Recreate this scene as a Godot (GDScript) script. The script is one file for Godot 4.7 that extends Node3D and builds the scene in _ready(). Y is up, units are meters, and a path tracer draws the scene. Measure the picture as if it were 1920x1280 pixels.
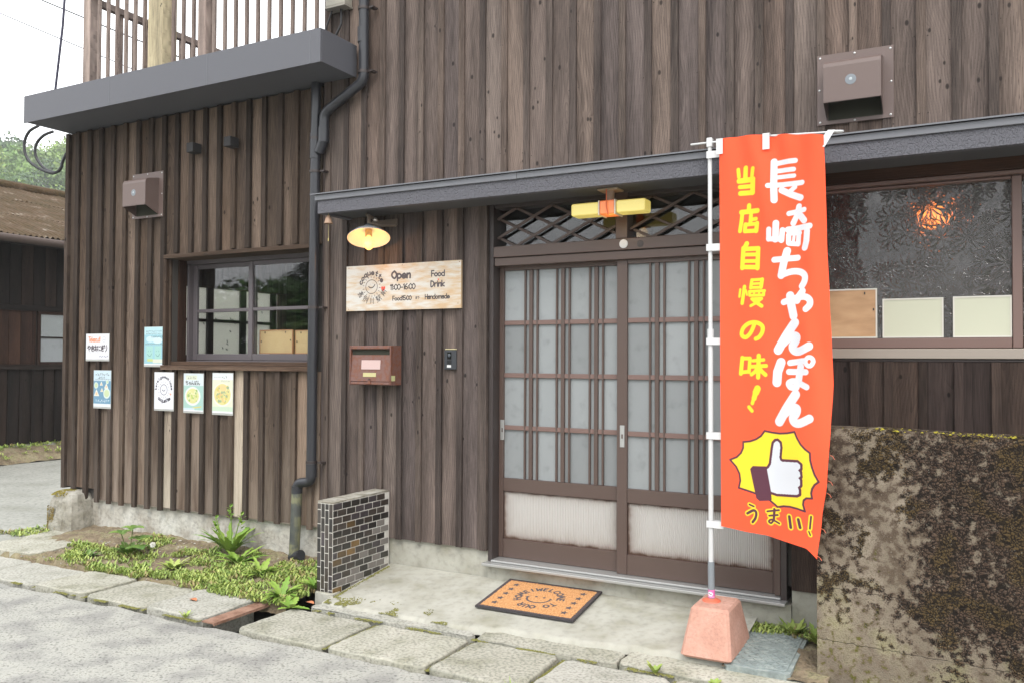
extends Node3D
# A timber shop house on a small street: board and batten wall, sliding entrance doors, a banner on a stand, a lichened concrete wall.
# World: x runs along the shop front, y up, z from the wall towards the street; metres.

var rng := RandomNumberGenerator.new()
var names := {}
var M := {}

class MB:
	var v := PackedVector3Array()
	var n := PackedVector3Array()
	var t := PackedVector2Array()
	var c := PackedColorArray()
	var tint := Color.WHITE
	var X := Transform3D()

	func vert(p: Vector3, nn: Vector3, uv: Vector2) -> void:
		v.append(X * p)
		n.append((X.basis * nn).normalized())
		t.append(uv)
		c.append(tint)

	func tri(a: Vector3, b: Vector3, d: Vector3, ua := Vector2.ZERO, ub := Vector2.ZERO, ud := Vector2.ZERO) -> void:
		var nn := (b - a).cross(d - a).normalized()
		vert(a, nn, ua)
		vert(d, nn, ud)
		vert(b, nn, ub)

	func quad(a: Vector3, b: Vector3, d: Vector3, e: Vector3, uv := Rect2(0, 0, 1, 1)) -> void:
		# a, b, d, e run counterclockwise seen from the front: lower left, lower right, upper right, upper left
		var nn := (d - a).cross(e - b).normalized()
		var u0 := uv.position
		var u1 := uv.end
		vert(a, nn, Vector2(u0.x, u1.y))
		vert(d, nn, Vector2(u1.x, u0.y))
		vert(b, nn, u1)
		vert(a, nn, Vector2(u0.x, u1.y))
		vert(e, nn, u0)
		vert(d, nn, Vector2(u1.x, u0.y))

	func squad(a: Vector3, b: Vector3, d: Vector3, e: Vector3, na: Vector3, nb: Vector3, nd: Vector3, ne: Vector3, ua := Vector2.ZERO, ub := Vector2.ZERO, ud := Vector2.ZERO, ue := Vector2.ZERO) -> void:
		vert(a, na, ua)
		vert(d, nd, ud)
		vert(b, nb, ub)
		vert(a, na, ua)
		vert(e, ne, ue)
		vert(d, nd, ud)

	func box(x0: float, x1: float, y0: float, y1: float, z0: float, z1: float) -> void:
		var a := Vector3(x0, y0, z1)
		var b := Vector3(x1, y0, z1)
		var d := Vector3(x1, y1, z1)
		var e := Vector3(x0, y1, z1)
		var f := Vector3(x0, y0, z0)
		var g := Vector3(x1, y0, z0)
		var h := Vector3(x1, y1, z0)
		var i := Vector3(x0, y1, z0)
		quad(a, b, d, e)
		quad(g, f, i, h)
		quad(b, g, h, d)
		quad(f, a, e, i)
		quad(e, d, h, i)
		quad(f, g, b, a)

	func chbox(lo: Vector3, hi: Vector3, k: float) -> void:
		# a box with chamfered edges, smooth over the chamfers
		var ce := (lo + hi) * 0.5
		var hs := (hi - lo) * 0.5
		for ax in 3:
			for s in [-1.0, 1.0]:
				var u := (ax + 1) % 3
				var w := (ax + 2) % 3
				var nn := Vector3.ZERO
				nn[ax] = s
				var p: Array[Vector3] = []
				for q in [[-1, -1], [1, -1], [1, 1], [-1, 1]]:
					var r := Vector3.ZERO
					r[ax] = s * hs[ax]
					r[u] = q[0] * (hs[u] - k)
					r[w] = q[1] * (hs[w] - k)
					p.append(ce + r)
				if s > 0:
					squad(p[0], p[1], p[2], p[3], nn, nn, nn, nn)
				else:
					squad(p[1], p[0], p[3], p[2], nn, nn, nn, nn)
		for ax in 3:
			var u := (ax + 1) % 3
			var w := (ax + 2) % 3
			for su in [-1.0, 1.0]:
				for sw in [-1.0, 1.0]:
					var p: Array[Vector3] = []
					for q in [[-1, 0], [1, 0], [1, 1], [-1, 1]]:
						var r := Vector3.ZERO
						r[ax] = q[0] * (hs[ax] - k)
						r[u] = su * (hs[u] - (k if q[1] else 0.0))
						r[w] = sw * (hs[w] - (0.0 if q[1] else k))
						p.append(ce + r)
					var nu := Vector3.ZERO
					nu[u] = su
					var nw := Vector3.ZERO
					nw[w] = sw
					if su * sw > 0:
						squad(p[1], p[0], p[3], p[2], nu, nu, nw, nw)
					else:
						squad(p[0], p[1], p[2], p[3], nu, nu, nw, nw)
		for sx in [-1.0, 1.0]:
			for sy in [-1.0, 1.0]:
				for sz in [-1.0, 1.0]:
					var s := Vector3(sx, sy, sz)
					var a := ce + s * Vector3(hs.x, hs.y - k, hs.z - k)
					var b := ce + s * Vector3(hs.x - k, hs.y, hs.z - k)
					var d := ce + s * Vector3(hs.x - k, hs.y - k, hs.z)
					if sx * sy * sz > 0:
						tri(a, b, d)
					else:
						tri(a, d, b)

	func tube(pts: Array, rad: float, sides := 10, caps := true, flat := 1.0, r_end := -1.0) -> void:
		var ring_p := []
		var ring_n := []
		var up := Vector3.UP
		var d0: Vector3 = (pts[1] - pts[0]).normalized()
		if absf(d0.dot(up)) > 0.9:
			up = Vector3.FORWARD
		var side := d0.cross(up).normalized()
		for i in pts.size():
			var d: Vector3 = (pts[mini(i + 1, pts.size() - 1)] - pts[maxi(i - 1, 0)]).normalized()
			side = (side - d * side.dot(d)).normalized()
			var o := d.cross(side)
			var rr := rad if r_end < 0.0 else lerpf(rad, r_end, float(i) / (pts.size() - 1))
			var k := 1.0
			if i > 0 and i < pts.size() - 1:
				var da: Vector3 = (pts[i] - pts[i - 1]).normalized()
				k = 1.0 / maxf(0.5, da.dot(d))
			var rp := PackedVector3Array()
			var rn := PackedVector3Array()
			for s in sides + 1:
				var an := TAU * s / sides
				var nn := side * cos(an) + o * sin(an) * flat
				rp.append(pts[i] + nn * rr * lerpf(1.0, k, 0.5))
				rn.append(nn.normalized())
			ring_p.append(rp)
			ring_n.append(rn)
		for i in pts.size() - 1:
			for s in sides:
				squad(ring_p[i][s], ring_p[i][s + 1], ring_p[i + 1][s + 1], ring_p[i + 1][s], ring_n[i][s], ring_n[i][s + 1], ring_n[i + 1][s + 1], ring_n[i + 1][s],
					Vector2(float(s) / sides, 1), Vector2(float(s + 1) / sides, 1), Vector2(float(s + 1) / sides, 0), Vector2(float(s) / sides, 0))
		if caps:
			for s in sides:
				tri(pts[0], ring_p[0][s + 1], ring_p[0][s])
				var l := pts.size() - 1
				tri(pts[l], ring_p[l][s], ring_p[l][s + 1])

	func lathe(prof: Array, segs := 20, smooth := true) -> void:
		# prof: Vector2(radius, height) from bottom to top for an outer surface
		var pn := []
		for i in prof.size():
			var a: Vector2 = prof[maxi(i - 1, 0)]
			var b: Vector2 = prof[mini(i + 1, prof.size() - 1)]
			var d := (b - a).normalized()
			pn.append(Vector2(d.y, -d.x))
		for i in prof.size() - 1:
			var p: Vector2 = prof[i]
			var q: Vector2 = prof[i + 1]
			var np: Vector2 = pn[i]
			var nq: Vector2 = pn[i + 1]
			if not smooth:
				var d := (q - p).normalized()
				np = Vector2(d.y, -d.x)
				nq = np
			for s in segs:
				var a0 := TAU * s / segs
				var a1 := TAU * (s + 1) / segs
				var e0 := Vector3(cos(a0), 0, -sin(a0))
				var e1 := Vector3(cos(a1), 0, -sin(a1))
				squad(e0 * p.x + Vector3(0, p.y, 0), e1 * p.x + Vector3(0, p.y, 0), e1 * q.x + Vector3(0, q.y, 0), e0 * q.x + Vector3(0, q.y, 0),
					e0 * np.x + Vector3(0, np.y, 0), e1 * np.x + Vector3(0, np.y, 0), e1 * nq.x + Vector3(0, nq.y, 0), e0 * nq.x + Vector3(0, nq.y, 0))

	func prism(poly: PackedVector2Array, y0: float, y1: float) -> void:
		# a polygon in (x, z) raised from y0 to y1
		var ix := Geometry2D.triangulate_polygon(poly)
		for i in range(0, ix.size(), 3):
			var a := poly[ix[i]]
			var b := poly[ix[i + 1]]
			var d := poly[ix[i + 2]]
			if (b - a).cross(d - a) > 0:
				var sw := b
				b = d
				d = sw
			tri(Vector3(a.x, y1, a.y), Vector3(b.x, y1, b.y), Vector3(d.x, y1, d.y))
			tri(Vector3(a.x, y0, a.y), Vector3(d.x, y0, d.y), Vector3(b.x, y0, b.y))
		var area := 0.0
		for i in poly.size():
			area += poly[i].cross(poly[(i + 1) % poly.size()])
		for i in poly.size():
			var a := poly[i]
			var b := poly[(i + 1) % poly.size()]
			if area > 0:
				quad(Vector3(b.x, y0, b.y), Vector3(a.x, y0, a.y), Vector3(a.x, y1, a.y), Vector3(b.x, y1, b.y))
			else:
				quad(Vector3(a.x, y0, a.y), Vector3(b.x, y0, b.y), Vector3(b.x, y1, b.y), Vector3(a.x, y1, a.y))

	func mesh() -> ArrayMesh:
		var a := []
		a.resize(Mesh.ARRAY_MAX)
		a[Mesh.ARRAY_VERTEX] = v
		a[Mesh.ARRAY_NORMAL] = n
		a[Mesh.ARRAY_TEX_UV] = t
		a[Mesh.ARRAY_COLOR] = c
		var m := ArrayMesh.new()
		m.add_surface_from_arrays(Mesh.PRIMITIVE_TRIANGLES, a)
		return m


func numbered(called: String) -> String:
	if not names.has(called):
		names[called] = 0
		return called
	names[called] += 1
	return "%s_%03d" % [called, names[called]]


func tag(o: Node, label: String, category: String, group := "") -> Node:
	o.set_meta("label", label)
	o.set_meta("category", category)
	if group:
		o.set_meta("group", group)
	return o


func thing(called: String, label: String, category: String, at := Vector3.ZERO, group := "") -> Node3D:
	var o := Node3D.new()
	o.name = numbered(called)
	add_child(o)
	o.position = at
	tag(o, label, category, group)
	return o


func put(called: String, what, mat: Material, parent: Node = self, at := Vector3.ZERO) -> MeshInstance3D:
	# one named mesh; «what» is an MB or a Mesh
	var o := MeshInstance3D.new()
	o.mesh = what.mesh() if what is MB else what
	o.material_override = mat
	if parent == self:
		o.name = numbered(called)
	else:
		var k := 0
		if not parent.has_meta("_n"):
			parent.set_meta("_n", {})
		var d: Dictionary = parent.get_meta("_n")
		k = d.get(called, 0)
		d[called] = k + 1
		o.name = called if k == 0 else "%s_%03d" % [called, k]
	o.position = at
	parent.add_child(o, true)
	return o


func struct(called: String, what, mat: Material, parent: Node = self) -> MeshInstance3D:
	var o := put(called, what, mat, parent)
	o.set_meta("kind", "structure")
	return o


func lin(r: float, g: float, b: float) -> Color:
	return Color(r, g, b).linear_to_srgb()


func mat(col: Color, rough := 0.8, metal := 0.0) -> StandardMaterial3D:
	var m := StandardMaterial3D.new()
	m.albedo_color = col
	m.roughness = rough
	m.metallic = metal
	return m


func noise(sd: int, freq: float, oct := 4, kind := FastNoiseLite.TYPE_SIMPLEX_SMOOTH) -> FastNoiseLite:
	var n := FastNoiseLite.new()
	n.seed = sd
	n.frequency = freq
	n.noise_type = kind
	n.fractal_octaves = oct
	return n


func ntex(sd: int, freq: float, oct: int, cols: Array, size := 512, kind := FastNoiseLite.TYPE_SIMPLEX_SMOOTH) -> NoiseTexture2D:
	# cols: [offset, Color linear] pairs
	var t := NoiseTexture2D.new()
	t.width = size
	t.height = size
	t.seamless = true
	t.seamless_blend_skirt = 0.2
	t.noise = noise(sd, freq, oct, kind)
	var g := Gradient.new()
	var offs := PackedFloat32Array()
	var cc := PackedColorArray()
	for p in cols:
		offs.append(p[0])
		cc.append((p[1] as Color).linear_to_srgb())
	g.offsets = offs
	g.colors = cc
	t.color_ramp = g
	return t


func gray(v: float) -> Color:
	return Color(v, v, v)


func rough_stone(sd: int, fine: Array, fine_scale: float, big: Array, big_scale: float, rough := 0.92, bump := 0.0) -> StandardMaterial3D:
	# two layers of noise laid over the world: fine grain times large stains
	var m := StandardMaterial3D.new()
	m.roughness = rough
	m.uv1_triplanar = true
	m.uv1_world_triplanar = true
	m.uv1_scale = Vector3.ONE * fine_scale
	m.albedo_texture = ntex(sd, 0.03, 5, fine)
	m.detail_enabled = true
	m.detail_blend_mode = BaseMaterial3D.BLEND_MODE_MUL
	m.detail_uv_layer = BaseMaterial3D.DETAIL_UV_2
	m.detail_albedo = ntex(sd + 7, 0.012, 5, big)
	m.uv2_triplanar = true
	m.uv2_world_triplanar = true
	m.uv2_scale = Vector3.ONE * big_scale
	if bump > 0.0:
		m.heightmap_enabled = true
		m.heightmap_scale = bump
		m.heightmap_texture = ntex(sd + 3, 0.045, 5, [[0.0, gray(0.0)], [0.35, gray(0.4)], [1.0, gray(1.0)]])
	return m


# ---------------------------------------------------------------- drawing on flat print

func stroke(im: Image, pts: PackedVector2Array, w: float, col: Color, w1 := -1.0) -> void:
	var r0 := w * 0.5
	var r1 := r0 if w1 < 0.0 else w1 * 0.5
	var iw := im.get_width()
	var ih := im.get_height()
	for i in maxi(1, pts.size() - 1):
		var a := pts[i]
		var b := pts[mini(i + 1, pts.size() - 1)]
		var ra := lerpf(r0, r1, float(i) / maxf(1.0, pts.size() - 1))
		var rb := lerpf(r0, r1, float(i + 1) / maxf(1.0, pts.size() - 1))
		var rm := maxf(ra, rb) + 1.0
		var ab := b - a
		var l2 := maxf(ab.length_squared(), 0.0001)
		for y in range(maxi(0, int(minf(a.y, b.y) - rm)), mini(ih, int(maxf(a.y, b.y) + rm) + 1)):
			for x in range(maxi(0, int(minf(a.x, b.x) - rm)), mini(iw, int(maxf(a.x, b.x) + rm) + 1)):
				var p := Vector2(x + 0.5, y + 0.5)
				var k := clampf((p - a).dot(ab) / l2, 0.0, 1.0)
				var cov := clampf(lerpf(ra, rb, k) - p.distance_to(a + ab * k) + 0.5, 0.0, 1.0)
				if cov > 0.0:
					im.set_pixel(x, y, im.get_pixel(x, y).lerp(col, cov * col.a))


func points(s: String, k := 1.0, off := Vector2.ZERO) -> PackedVector2Array:
	var out := PackedVector2Array()
	for q in s.split(" ", false):
		var xy := q.split(",")
		out.append(Vector2(float(xy[0]), float(xy[1])) * k + off)
	return out


func smooth_line(p: PackedVector2Array) -> PackedVector2Array:
	if p.size() < 4:
		return p
	var out := PackedVector2Array()
	for i in p.size() - 1:
		var p0 := p[maxi(i - 1, 0)]
		var p3 := p[mini(i + 2, p.size() - 1)]
		for k in 4:
			out.append(p[i].cubic_interpolate(p[i + 1], p0, p3, k / 4.0))
	out.append(p[p.size() - 1])
	return out


func fill_poly(im: Image, poly: PackedVector2Array, col: Color) -> void:
	var lo := poly[0]
	var hi := poly[0]
	for q in poly:
		lo = lo.min(q)
		hi = hi.max(q)
	for y in range(maxi(0, int(lo.y)), mini(im.get_height(), int(hi.y) + 1)):
		var xs := []
		for i in poly.size():
			var a := poly[i]
			var b := poly[(i + 1) % poly.size()]
			if (a.y <= y + 0.5) != (b.y <= y + 0.5):
				xs.append(a.x + (y + 0.5 - a.y) / (b.y - a.y) * (b.x - a.x))
		xs.sort()
		for i in range(0, xs.size() - 1, 2):
			var x0 := maxi(0, int(round(xs[i])))
			var x1 := mini(im.get_width(), int(round(xs[i + 1])))
			if x1 > x0:
				im.fill_rect(Rect2i(x0, y, x1 - x0, 1), col)


const GLYPH := {
	"C": [9, "7,2 5,0 2,1 0,4 0,7 2,9 5,10 7,8"], "c": [7, "6,5 4,4 1,5 0,7 1,9 3,10 6,9"], "o": [8, "3,4 0,6 0,8 3,10 6,8 6,6 3,4"], "q": [8, "6,5 3,4 0,6 0,8 3,10 6,8;6,4 6,13"],
	"u": [8, "0,4 0,8 2,10 5,9 6,7;6,4 6,10"], "e": [8, "0,7 6,7 5,5 3,4 0,6 0,8 2,10 6,9"], "t": [6, "2,1 2,8 4,10 5,9;0,4 5,4"], "O": [9, "4,0 0,3 0,7 4,10 7,7 7,3 4,0"],
	"p": [8, "0,4 0,13;0,5 3,4 6,6 6,8 3,10 0,9"], "n": [7, "0,4 0,10;0,6 3,4 5,5 5,10"], "1": [4, "0,2 2,0 2,10"], "0": [8, "3,0 0,3 0,7 3,10 6,7 6,3 3,0"], ":": [3, "1,4 1,4.4;1,8 1,8.4"],
	"-": [7, "0,6 5,6"], "6": [8, "5,0 2,2 0,6 0,8 3,10 6,8 5,6 3,5 0,7"], "5": [7, "5,0 0,0 0,4 3,4 5,6 5,8 3,10 0,9"], "F": [7, "0,10 0,0 5,0;0,5 4,5"], "d": [8, "6,0 6,10;6,5 3,4 0,6 0,8 3,10 6,9"],
	"D": [8, "0,0 0,10 4,9 6,6 6,4 4,1 0,0"], "r": [5, "0,4 0,10;0,6 2,4 4,4"], "i": [3, "1,4 1,10;1,1 1,1.3"], "k": [7, "0,0 0,10;5,4 0,7 5,10"], "H": [8, "0,0 0,10;6,0 6,10;0,5 6,5"],
	"a": [7, "0,5 3,4 5,5 5,10;5,7 2,6 0,8 2,10 5,9"], "m": [10, "0,4 0,10;0,6 2,4 4,5 4,10;4,6 6,4 8,5 8,10"], "W": [11, "0,0 2,10 5,3 7,10 9,0"], "E": [7, "5,0 0,0 0,10 5,10;0,5 4,5"],
	"L": [7, "0,0 0,10 5,10"], "M": [10, "0,10 1,0 4,7 7,0 8,10"], "T": [8, "0,0 6,0;3,0 3,10"], "U": [9, "0,0 0,7 3,10 6,7 6,0"], "R": [8, "0,10 0,0 4,0 6,2 4,5 0,5;3,5 6,10"], "!": [4, "1,0 1,6;1,9 1,9.5"],
	"g": [8, "6,5 3,4 0,6 0,8 3,10 6,8;6,4 6,12 3,13 0,12"], "w": [9, "0,4 2,10 4,5 6,10 8,4"], "s": [7, "5,5 3,4 0,5 1,7 4,7 5,9 3,10 0,9"], " ": [5, ""],
	"や": [12, "0,5 4,3 8,2 10,4 8,7 6,7;5,0 6,2;2,1 6,11"], "き": [11, "1,3 9,2;1,6 9,5;4,0 8,8 4,7;2,8 3,11 8,11"], "お": [12, "0,3 7,3;4,0 4,10 1,10 1,8 6,6 9,8 7,11;9,2 11,4"], "に": [11, "1,1 0,6 1,11;4,3 9,2;4,8 6,10 10,10"],
	"ぎ": [12, "1,3 8,2;1,6 8,5;4,0 7,8 4,7;2,8 3,11 8,11;9,0 10,1;11,0 11.5,1"], "り": [9, "1,1 1,6;6,0 7,5 6,9 3,12"], "ち": [11, "0,3 9,2;4,0 2,7 6,5 9,7 8,10 4,11"], "ゃ": [10, "1,7 5,5 8,6 8,9 6,9;3,4 5,12;5,3 6,5"],
	"ん": [11, "4,0 0,11 4,6 6,7 6,10 8,11 10,7"], "ぽ": [12, "1,1 0,6 1,11;4,2 9,2;4,6 9,6;7,2 7,10 4,10 5,8 9,11;11,0 12,1 11,2 10,1 11,0"], "ま": [11, "1,2 9,2;1,5 9,5;5,0 5,10 2,11 2,9 5,8 9,11"], "で": [12, "1,2 9,1 5,5 5,8 8,11;9,4 10,5;11,4 12,5"],
	"嘉": [12, "2,1 10,1;6,0 6,3;3,3 9,3;4,4 8,4 8,6 4,6 4,4;1,7 11,7;3,9 4,12 1,12;2,9 5,9;7,9 10,9 10,12 7,12 7,9"], "例": [12, "2,0 0,4;1,3 1,12;3,1 7,1;5,1 3,7;4,4 7,4 4,12;9,2 9,9;11,0 11,12"],
	"川": [11, "2,1 1,11;5,2 5,10;9,0 9,12"], "駅": [12, "1,1 6,1;1,1 1,8 6,8 5,12;3,1 3,8;1,3 5,3;1,6 5,6;0,12 4,10;8,1 11,1 11,5 8,5;8,1 7,12;9,6 12,12"], "前": [12, "3,0 4,2;8,0 7,2;0,3 12,3;2,5 1,12;2,5 6,5 6,12;2,7 6,7;2,9 6,9;8,5 8,10;11,4 11,12"],
}


func text_width(s: String, size: float) -> float:
	var w := 0.0
	for ch in s:
		w += GLYPH[ch][0] if GLYPH.has(ch) else 11
	return w * size / 10.0


func glyph(im: Image, ch: String, at: Vector2, size: float, ang: float, col: Color, w: float) -> void:
	# «at» is the glyph's left end of its baseline
	if not GLYPH.has(ch):
		return
	for s in (GLYPH[ch][1] as String).split(";", false):
		var p := points(s)
		for i in p.size():
			p[i] = at + ((p[i] - Vector2(0, 10)) * size / 10.0).rotated(ang)
		stroke(im, smooth_line(p) if p.size() > 3 and ch in "CcoqueOpn056daDRUmgs" else p, w, col)


func write_text(im: Image, s: String, at: Vector2, size: float, col: Color, w: float, ang := 0.0, squeeze := 1.0) -> void:
	var x := 0.0
	for ch in s:
		glyph(im, ch, at + Vector2(x, 0).rotated(ang), size, ang, col, w)
		x += (GLYPH[ch][0] if GLYPH.has(ch) else 11) * size / 10.0 * squeeze


func arc_text(im: Image, s: String, ce: Vector2, rad: float, a0: float, a1: float, size: float, col: Color, w: float, inward := false, sy := 1.0) -> void:
	# letters spread from angle a0 to a1 (radians, 0 = up, clockwise); the feet of the letters towards the centre unless inward
	for i in s.length():
		var a := lerpf(a0, a1, float(i) / maxf(1.0, s.length() - 1))
		var dir := Vector2(sin(a), -cos(a) * sy)
		var rot := a + (PI if inward else 0.0)
		var wd: float = (GLYPH[s[i]][0] if GLYPH.has(s[i]) else 11) * size / 10.0
		var foot := ce + dir * rad + (Vector2(-wd * 0.45, 0.0)).rotated(rot)
		glyph(im, s[i], foot, size, rot, col, w)


func itex(im: Image) -> ImageTexture:
	return ImageTexture.create_from_image(im)


# ---------------------------------------------------------------- materials

const WOOD_COLS := 16

func wood_image(sd: int, dark: Color, light: Color, bleach: float) -> Array:
	# sixteen weathered cedar boards side by side, each 64 pixels wide; bleach greys and lightens them towards the foot, where rain splashes
	var w := 1024
	var h := 1024
	var im := Image.create(w, h, false, Image.FORMAT_RGB8)
	var hm := Image.create(w, h, false, Image.FORMAT_L8)
	var na := noise(sd, 0.006, 3)
	var nb := noise(sd + 1, 0.02, 2)
	var nf := noise(sd + 2, 0.5, 2)
	var ns := noise(sd + 3, 0.012, 4)
	var r := RandomNumberGenerator.new()
	r.seed = sd
	var cw := w / WOOD_COLS
	for cidx in WOOD_COLS:
		var u0 := r.randf_range(-0.3, 1.3)
		var rings := r.randf_range(8.0, 17.0)
		var base := r.randf_range(-0.10, 0.09)
		var depth := r.randf_range(0.05, 0.35)
		var knots := []
		for k in r.randi_range(2, 7):
			knots.append(Vector3(r.randf_range(0.1, 0.9), r.randf_range(0, h), r.randf_range(1.6, 3.4)))
		var warp := PackedFloat32Array()
		var cut := PackedFloat32Array()
		for y in h:
			warp.append(na.get_noise_2d(cidx * 200.0, y * 0.45) * 0.42)
			cut.append(depth + 0.42 * na.get_noise_2d(cidx * 200.0 + 90.0, y * 0.42) + 0.02 * nb.get_noise_2d(cidx * 90.0, y * 0.6))
		for y in h:
			var near := []
			for k in knots:
				var dy := absf(y - k.y)
				dy = minf(dy, h - dy)
				if dy < 40.0:
					near.append(Vector3(k.x, dy, k.z))
			for x in cw:
				var u := (x + 0.5) / cw
				var d := u - u0 - warp[y]
				var bend := 0.0
				var spot := 0.0
				for k in near:
					var dx: float = (u - k.x) * cw
					var q: float = dx * dx + k.y * k.y * 0.25
					bend += 0.16 * exp(-q / (k.z * k.z * 9.0))
					spot = maxf(spot, smoothstep(k.z * k.z * 1.6, k.z * k.z * 0.35, dx * dx + k.y * k.y * 0.5))
				var rr := sqrt(d * d + cut[y] * cut[y]) * rings + bend * 7.0
				var t := rr - floorf(rr)
				var ring := t * t * t
				var fib := nf.get_noise_2d(cidx * 64.0 + x, y * 0.035)
				var st := ns.get_noise_2d((cidx * 64.0 + x) * 1.6, y * 0.16)
				var split := smoothstep(0.93, 1.0, 1.0 - absf(nb.get_noise_2d(cidx * 64.0 + x * 1.5, y * 0.03 + cidx * 50.0)) * 6.0) * clampf(st * 2.0, 0.0, 1.0)
				var foot := clampf((y / float(h) - 0.55) / 0.45, 0.0, 1.0) * bleach
				var val := clampf(0.42 + base * 1.2 - 0.22 * (ring - 0.35) + 0.27 * fib + 0.40 * st - split * 0.35 + foot * 0.34, 0.02, 1.0)
				var col := dark.lerp(light, val)
				col = col.lerp(Color(0.60, 0.57, 0.535), foot * clampf(0.42 + st * 1.4, 0.0, 0.75))
				col = col.lerp(dark * 0.55, spot * 0.75)
				im.set_pixel(cidx * cw + x, y, col)
				var hv := clampf(0.6 - ring * 0.35 + fib * 0.25 - spot * 0.2, 0.0, 1.0)
				hm.set_pixel(cidx * cw + x, y, Color(hv, hv, hv))
	return [itex(im), itex(hm)]


func wood_mats(called: String, tex: Array, tints: Array, rough := 0.82) -> void:
	M[called] = []
	for k in tints:
		var m := mat(k, rough)
		m.albedo_texture = tex[0]
		m.heightmap_enabled = true
		m.heightmap_texture = tex[1]
		m.heightmap_scale = 0.16
		m.metallic_specular = 0.3
		M[called].append(m)


func board(x0: float, x1: float, y0: float, y1: float, z0: float, z1: float, vscale := 3.2, voff := -1.0, col := -1) -> MB:
	# a board whose grain comes from one column of the wood picture
	var b := MB.new()
	var cidx := col if col >= 0 else rng.randi_range(0, WOOD_COLS - 1)
	var u0 := (cidx + 0.06) / WOOD_COLS
	var u1 := (cidx + 0.94) / WOOD_COLS
	var wid := minf(1.0, (x1 - x0) / 0.15)
	u1 = u0 + (u1 - u0) * maxf(wid, 0.3)
	if rng.randf() < 0.5:
		var s := u0
		u0 = u1
		u1 = s
	var v0 := 1.0 - y0 / vscale
	var v1 := 1.0 - y1 / vscale
	if voff < 0.0:
		# anywhere along the picture's height, without running over its end
		var vs := maxf(vscale, (y1 - y0) * 1.02)
		v1 = rng.randf() * (1.0 - (y1 - y0) / vs)
		v0 = v1 + (y1 - y0) / vs
	var e := 0.0025
	var us := lerpf(u0, u1, 0.12)
	# front, two slim arrises, sides, ends
	b.quad(Vector3(x0 + e, y0, z1), Vector3(x1 - e, y0, z1), Vector3(x1 - e, y1, z1), Vector3(x0 + e, y1, z1), Rect2(u0, v1, u1 - u0, v0 - v1))
	b.quad(Vector3(x1 - e, y0, z1), Vector3(x1, y0, z1 - e), Vector3(x1, y1, z1 - e), Vector3(x1 - e, y1, z1), Rect2(us, v1, 0.002, v0 - v1))
	b.quad(Vector3(x0, y0, z1 - e), Vector3(x0 + e, y0, z1), Vector3(x0 + e, y1, z1), Vector3(x0, y1, z1 - e), Rect2(us, v1, 0.002, v0 - v1))
	b.quad(Vector3(x1, y0, z1 - e), Vector3(x1, y0, z0), Vector3(x1, y1, z0), Vector3(x1, y1, z1 - e), Rect2(u0, v1, (us - u0), v0 - v1))
	b.quad(Vector3(x0, y0, z0), Vector3(x0, y0, z1 - e), Vector3(x0, y1, z1 - e), Vector3(x0, y1, z0), Rect2(u0, v1, (us - u0), v0 - v1))
	b.quad(Vector3(x0, y0, z0), Vector3(x1, y0, z0), Vector3(x1, y0, z1), Vector3(x0, y0, z1), Rect2(us, v0, 0.004, 0.01))
	b.quad(Vector3(x0, y1, z1), Vector3(x1, y1, z1), Vector3(x1, y1, z0), Vector3(x0, y1, z0), Rect2(us, v1, 0.004, 0.01))
	return b


func hboard(x0: float, x1: float, y0: float, y1: float, z0: float, z1: float) -> MB:
	# a board with its grain lying along x
	var b := board(0, y1 - y0, 0, x1 - x0, z0, z1)
	var o := MB.new()
	o.X = Transform3D(Basis(Vector3(0, -1, 0), Vector3(1, 0, 0), Vector3(0, 0, 1)), Vector3(x0, y1, 0))
	for i in b.v.size():
		o.vert(b.v[i], b.n[i], b.t[i])
	return o


func zboard(x0: float, x1: float, y0: float, y1: float, z0: float, z1: float) -> MB:
	# a board standing with its broad face towards +x or -x
	var b := board(0, z1 - z0, y0, y1, 0, x1 - x0)
	var o := MB.new()
	o.X = Transform3D(Basis(Vector3(0, 0, -1), Vector3(0, 1, 0), Vector3(1, 0, 0)), Vector3(x0, 0, z1))
	for i in b.v.size():
		o.vert(b.v[i], b.n[i], b.t[i])
	return o


func box(x0: float, x1: float, y0: float, y1: float, z0: float, z1: float) -> MB:
	var b := MB.new()
	b.box(x0, x1, y0, y1, z0, z1)
	return b


func cbox(x0: float, x1: float, y0: float, y1: float, z0: float, z1: float, k := 0.004) -> MB:
	var b := MB.new()
	b.chbox(Vector3(x0, y0, z0), Vector3(x1, y1, z1), k)
	return b


func tube(pts: Array, rad: float, sides := 12, col := Color.WHITE) -> MB:
	var b := MB.new()
	b.tint = col
	b.tube(pts, rad, sides)
	return b


func pick(a: Array):
	return a[rng.randi_range(0, a.size() - 1)]


func textured(im: Image, rough := 0.7) -> StandardMaterial3D:
	var m := mat(Color.WHITE, rough)
	m.albedo_texture = itex(im)
	m.texture_repeat = false
	return m


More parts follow.
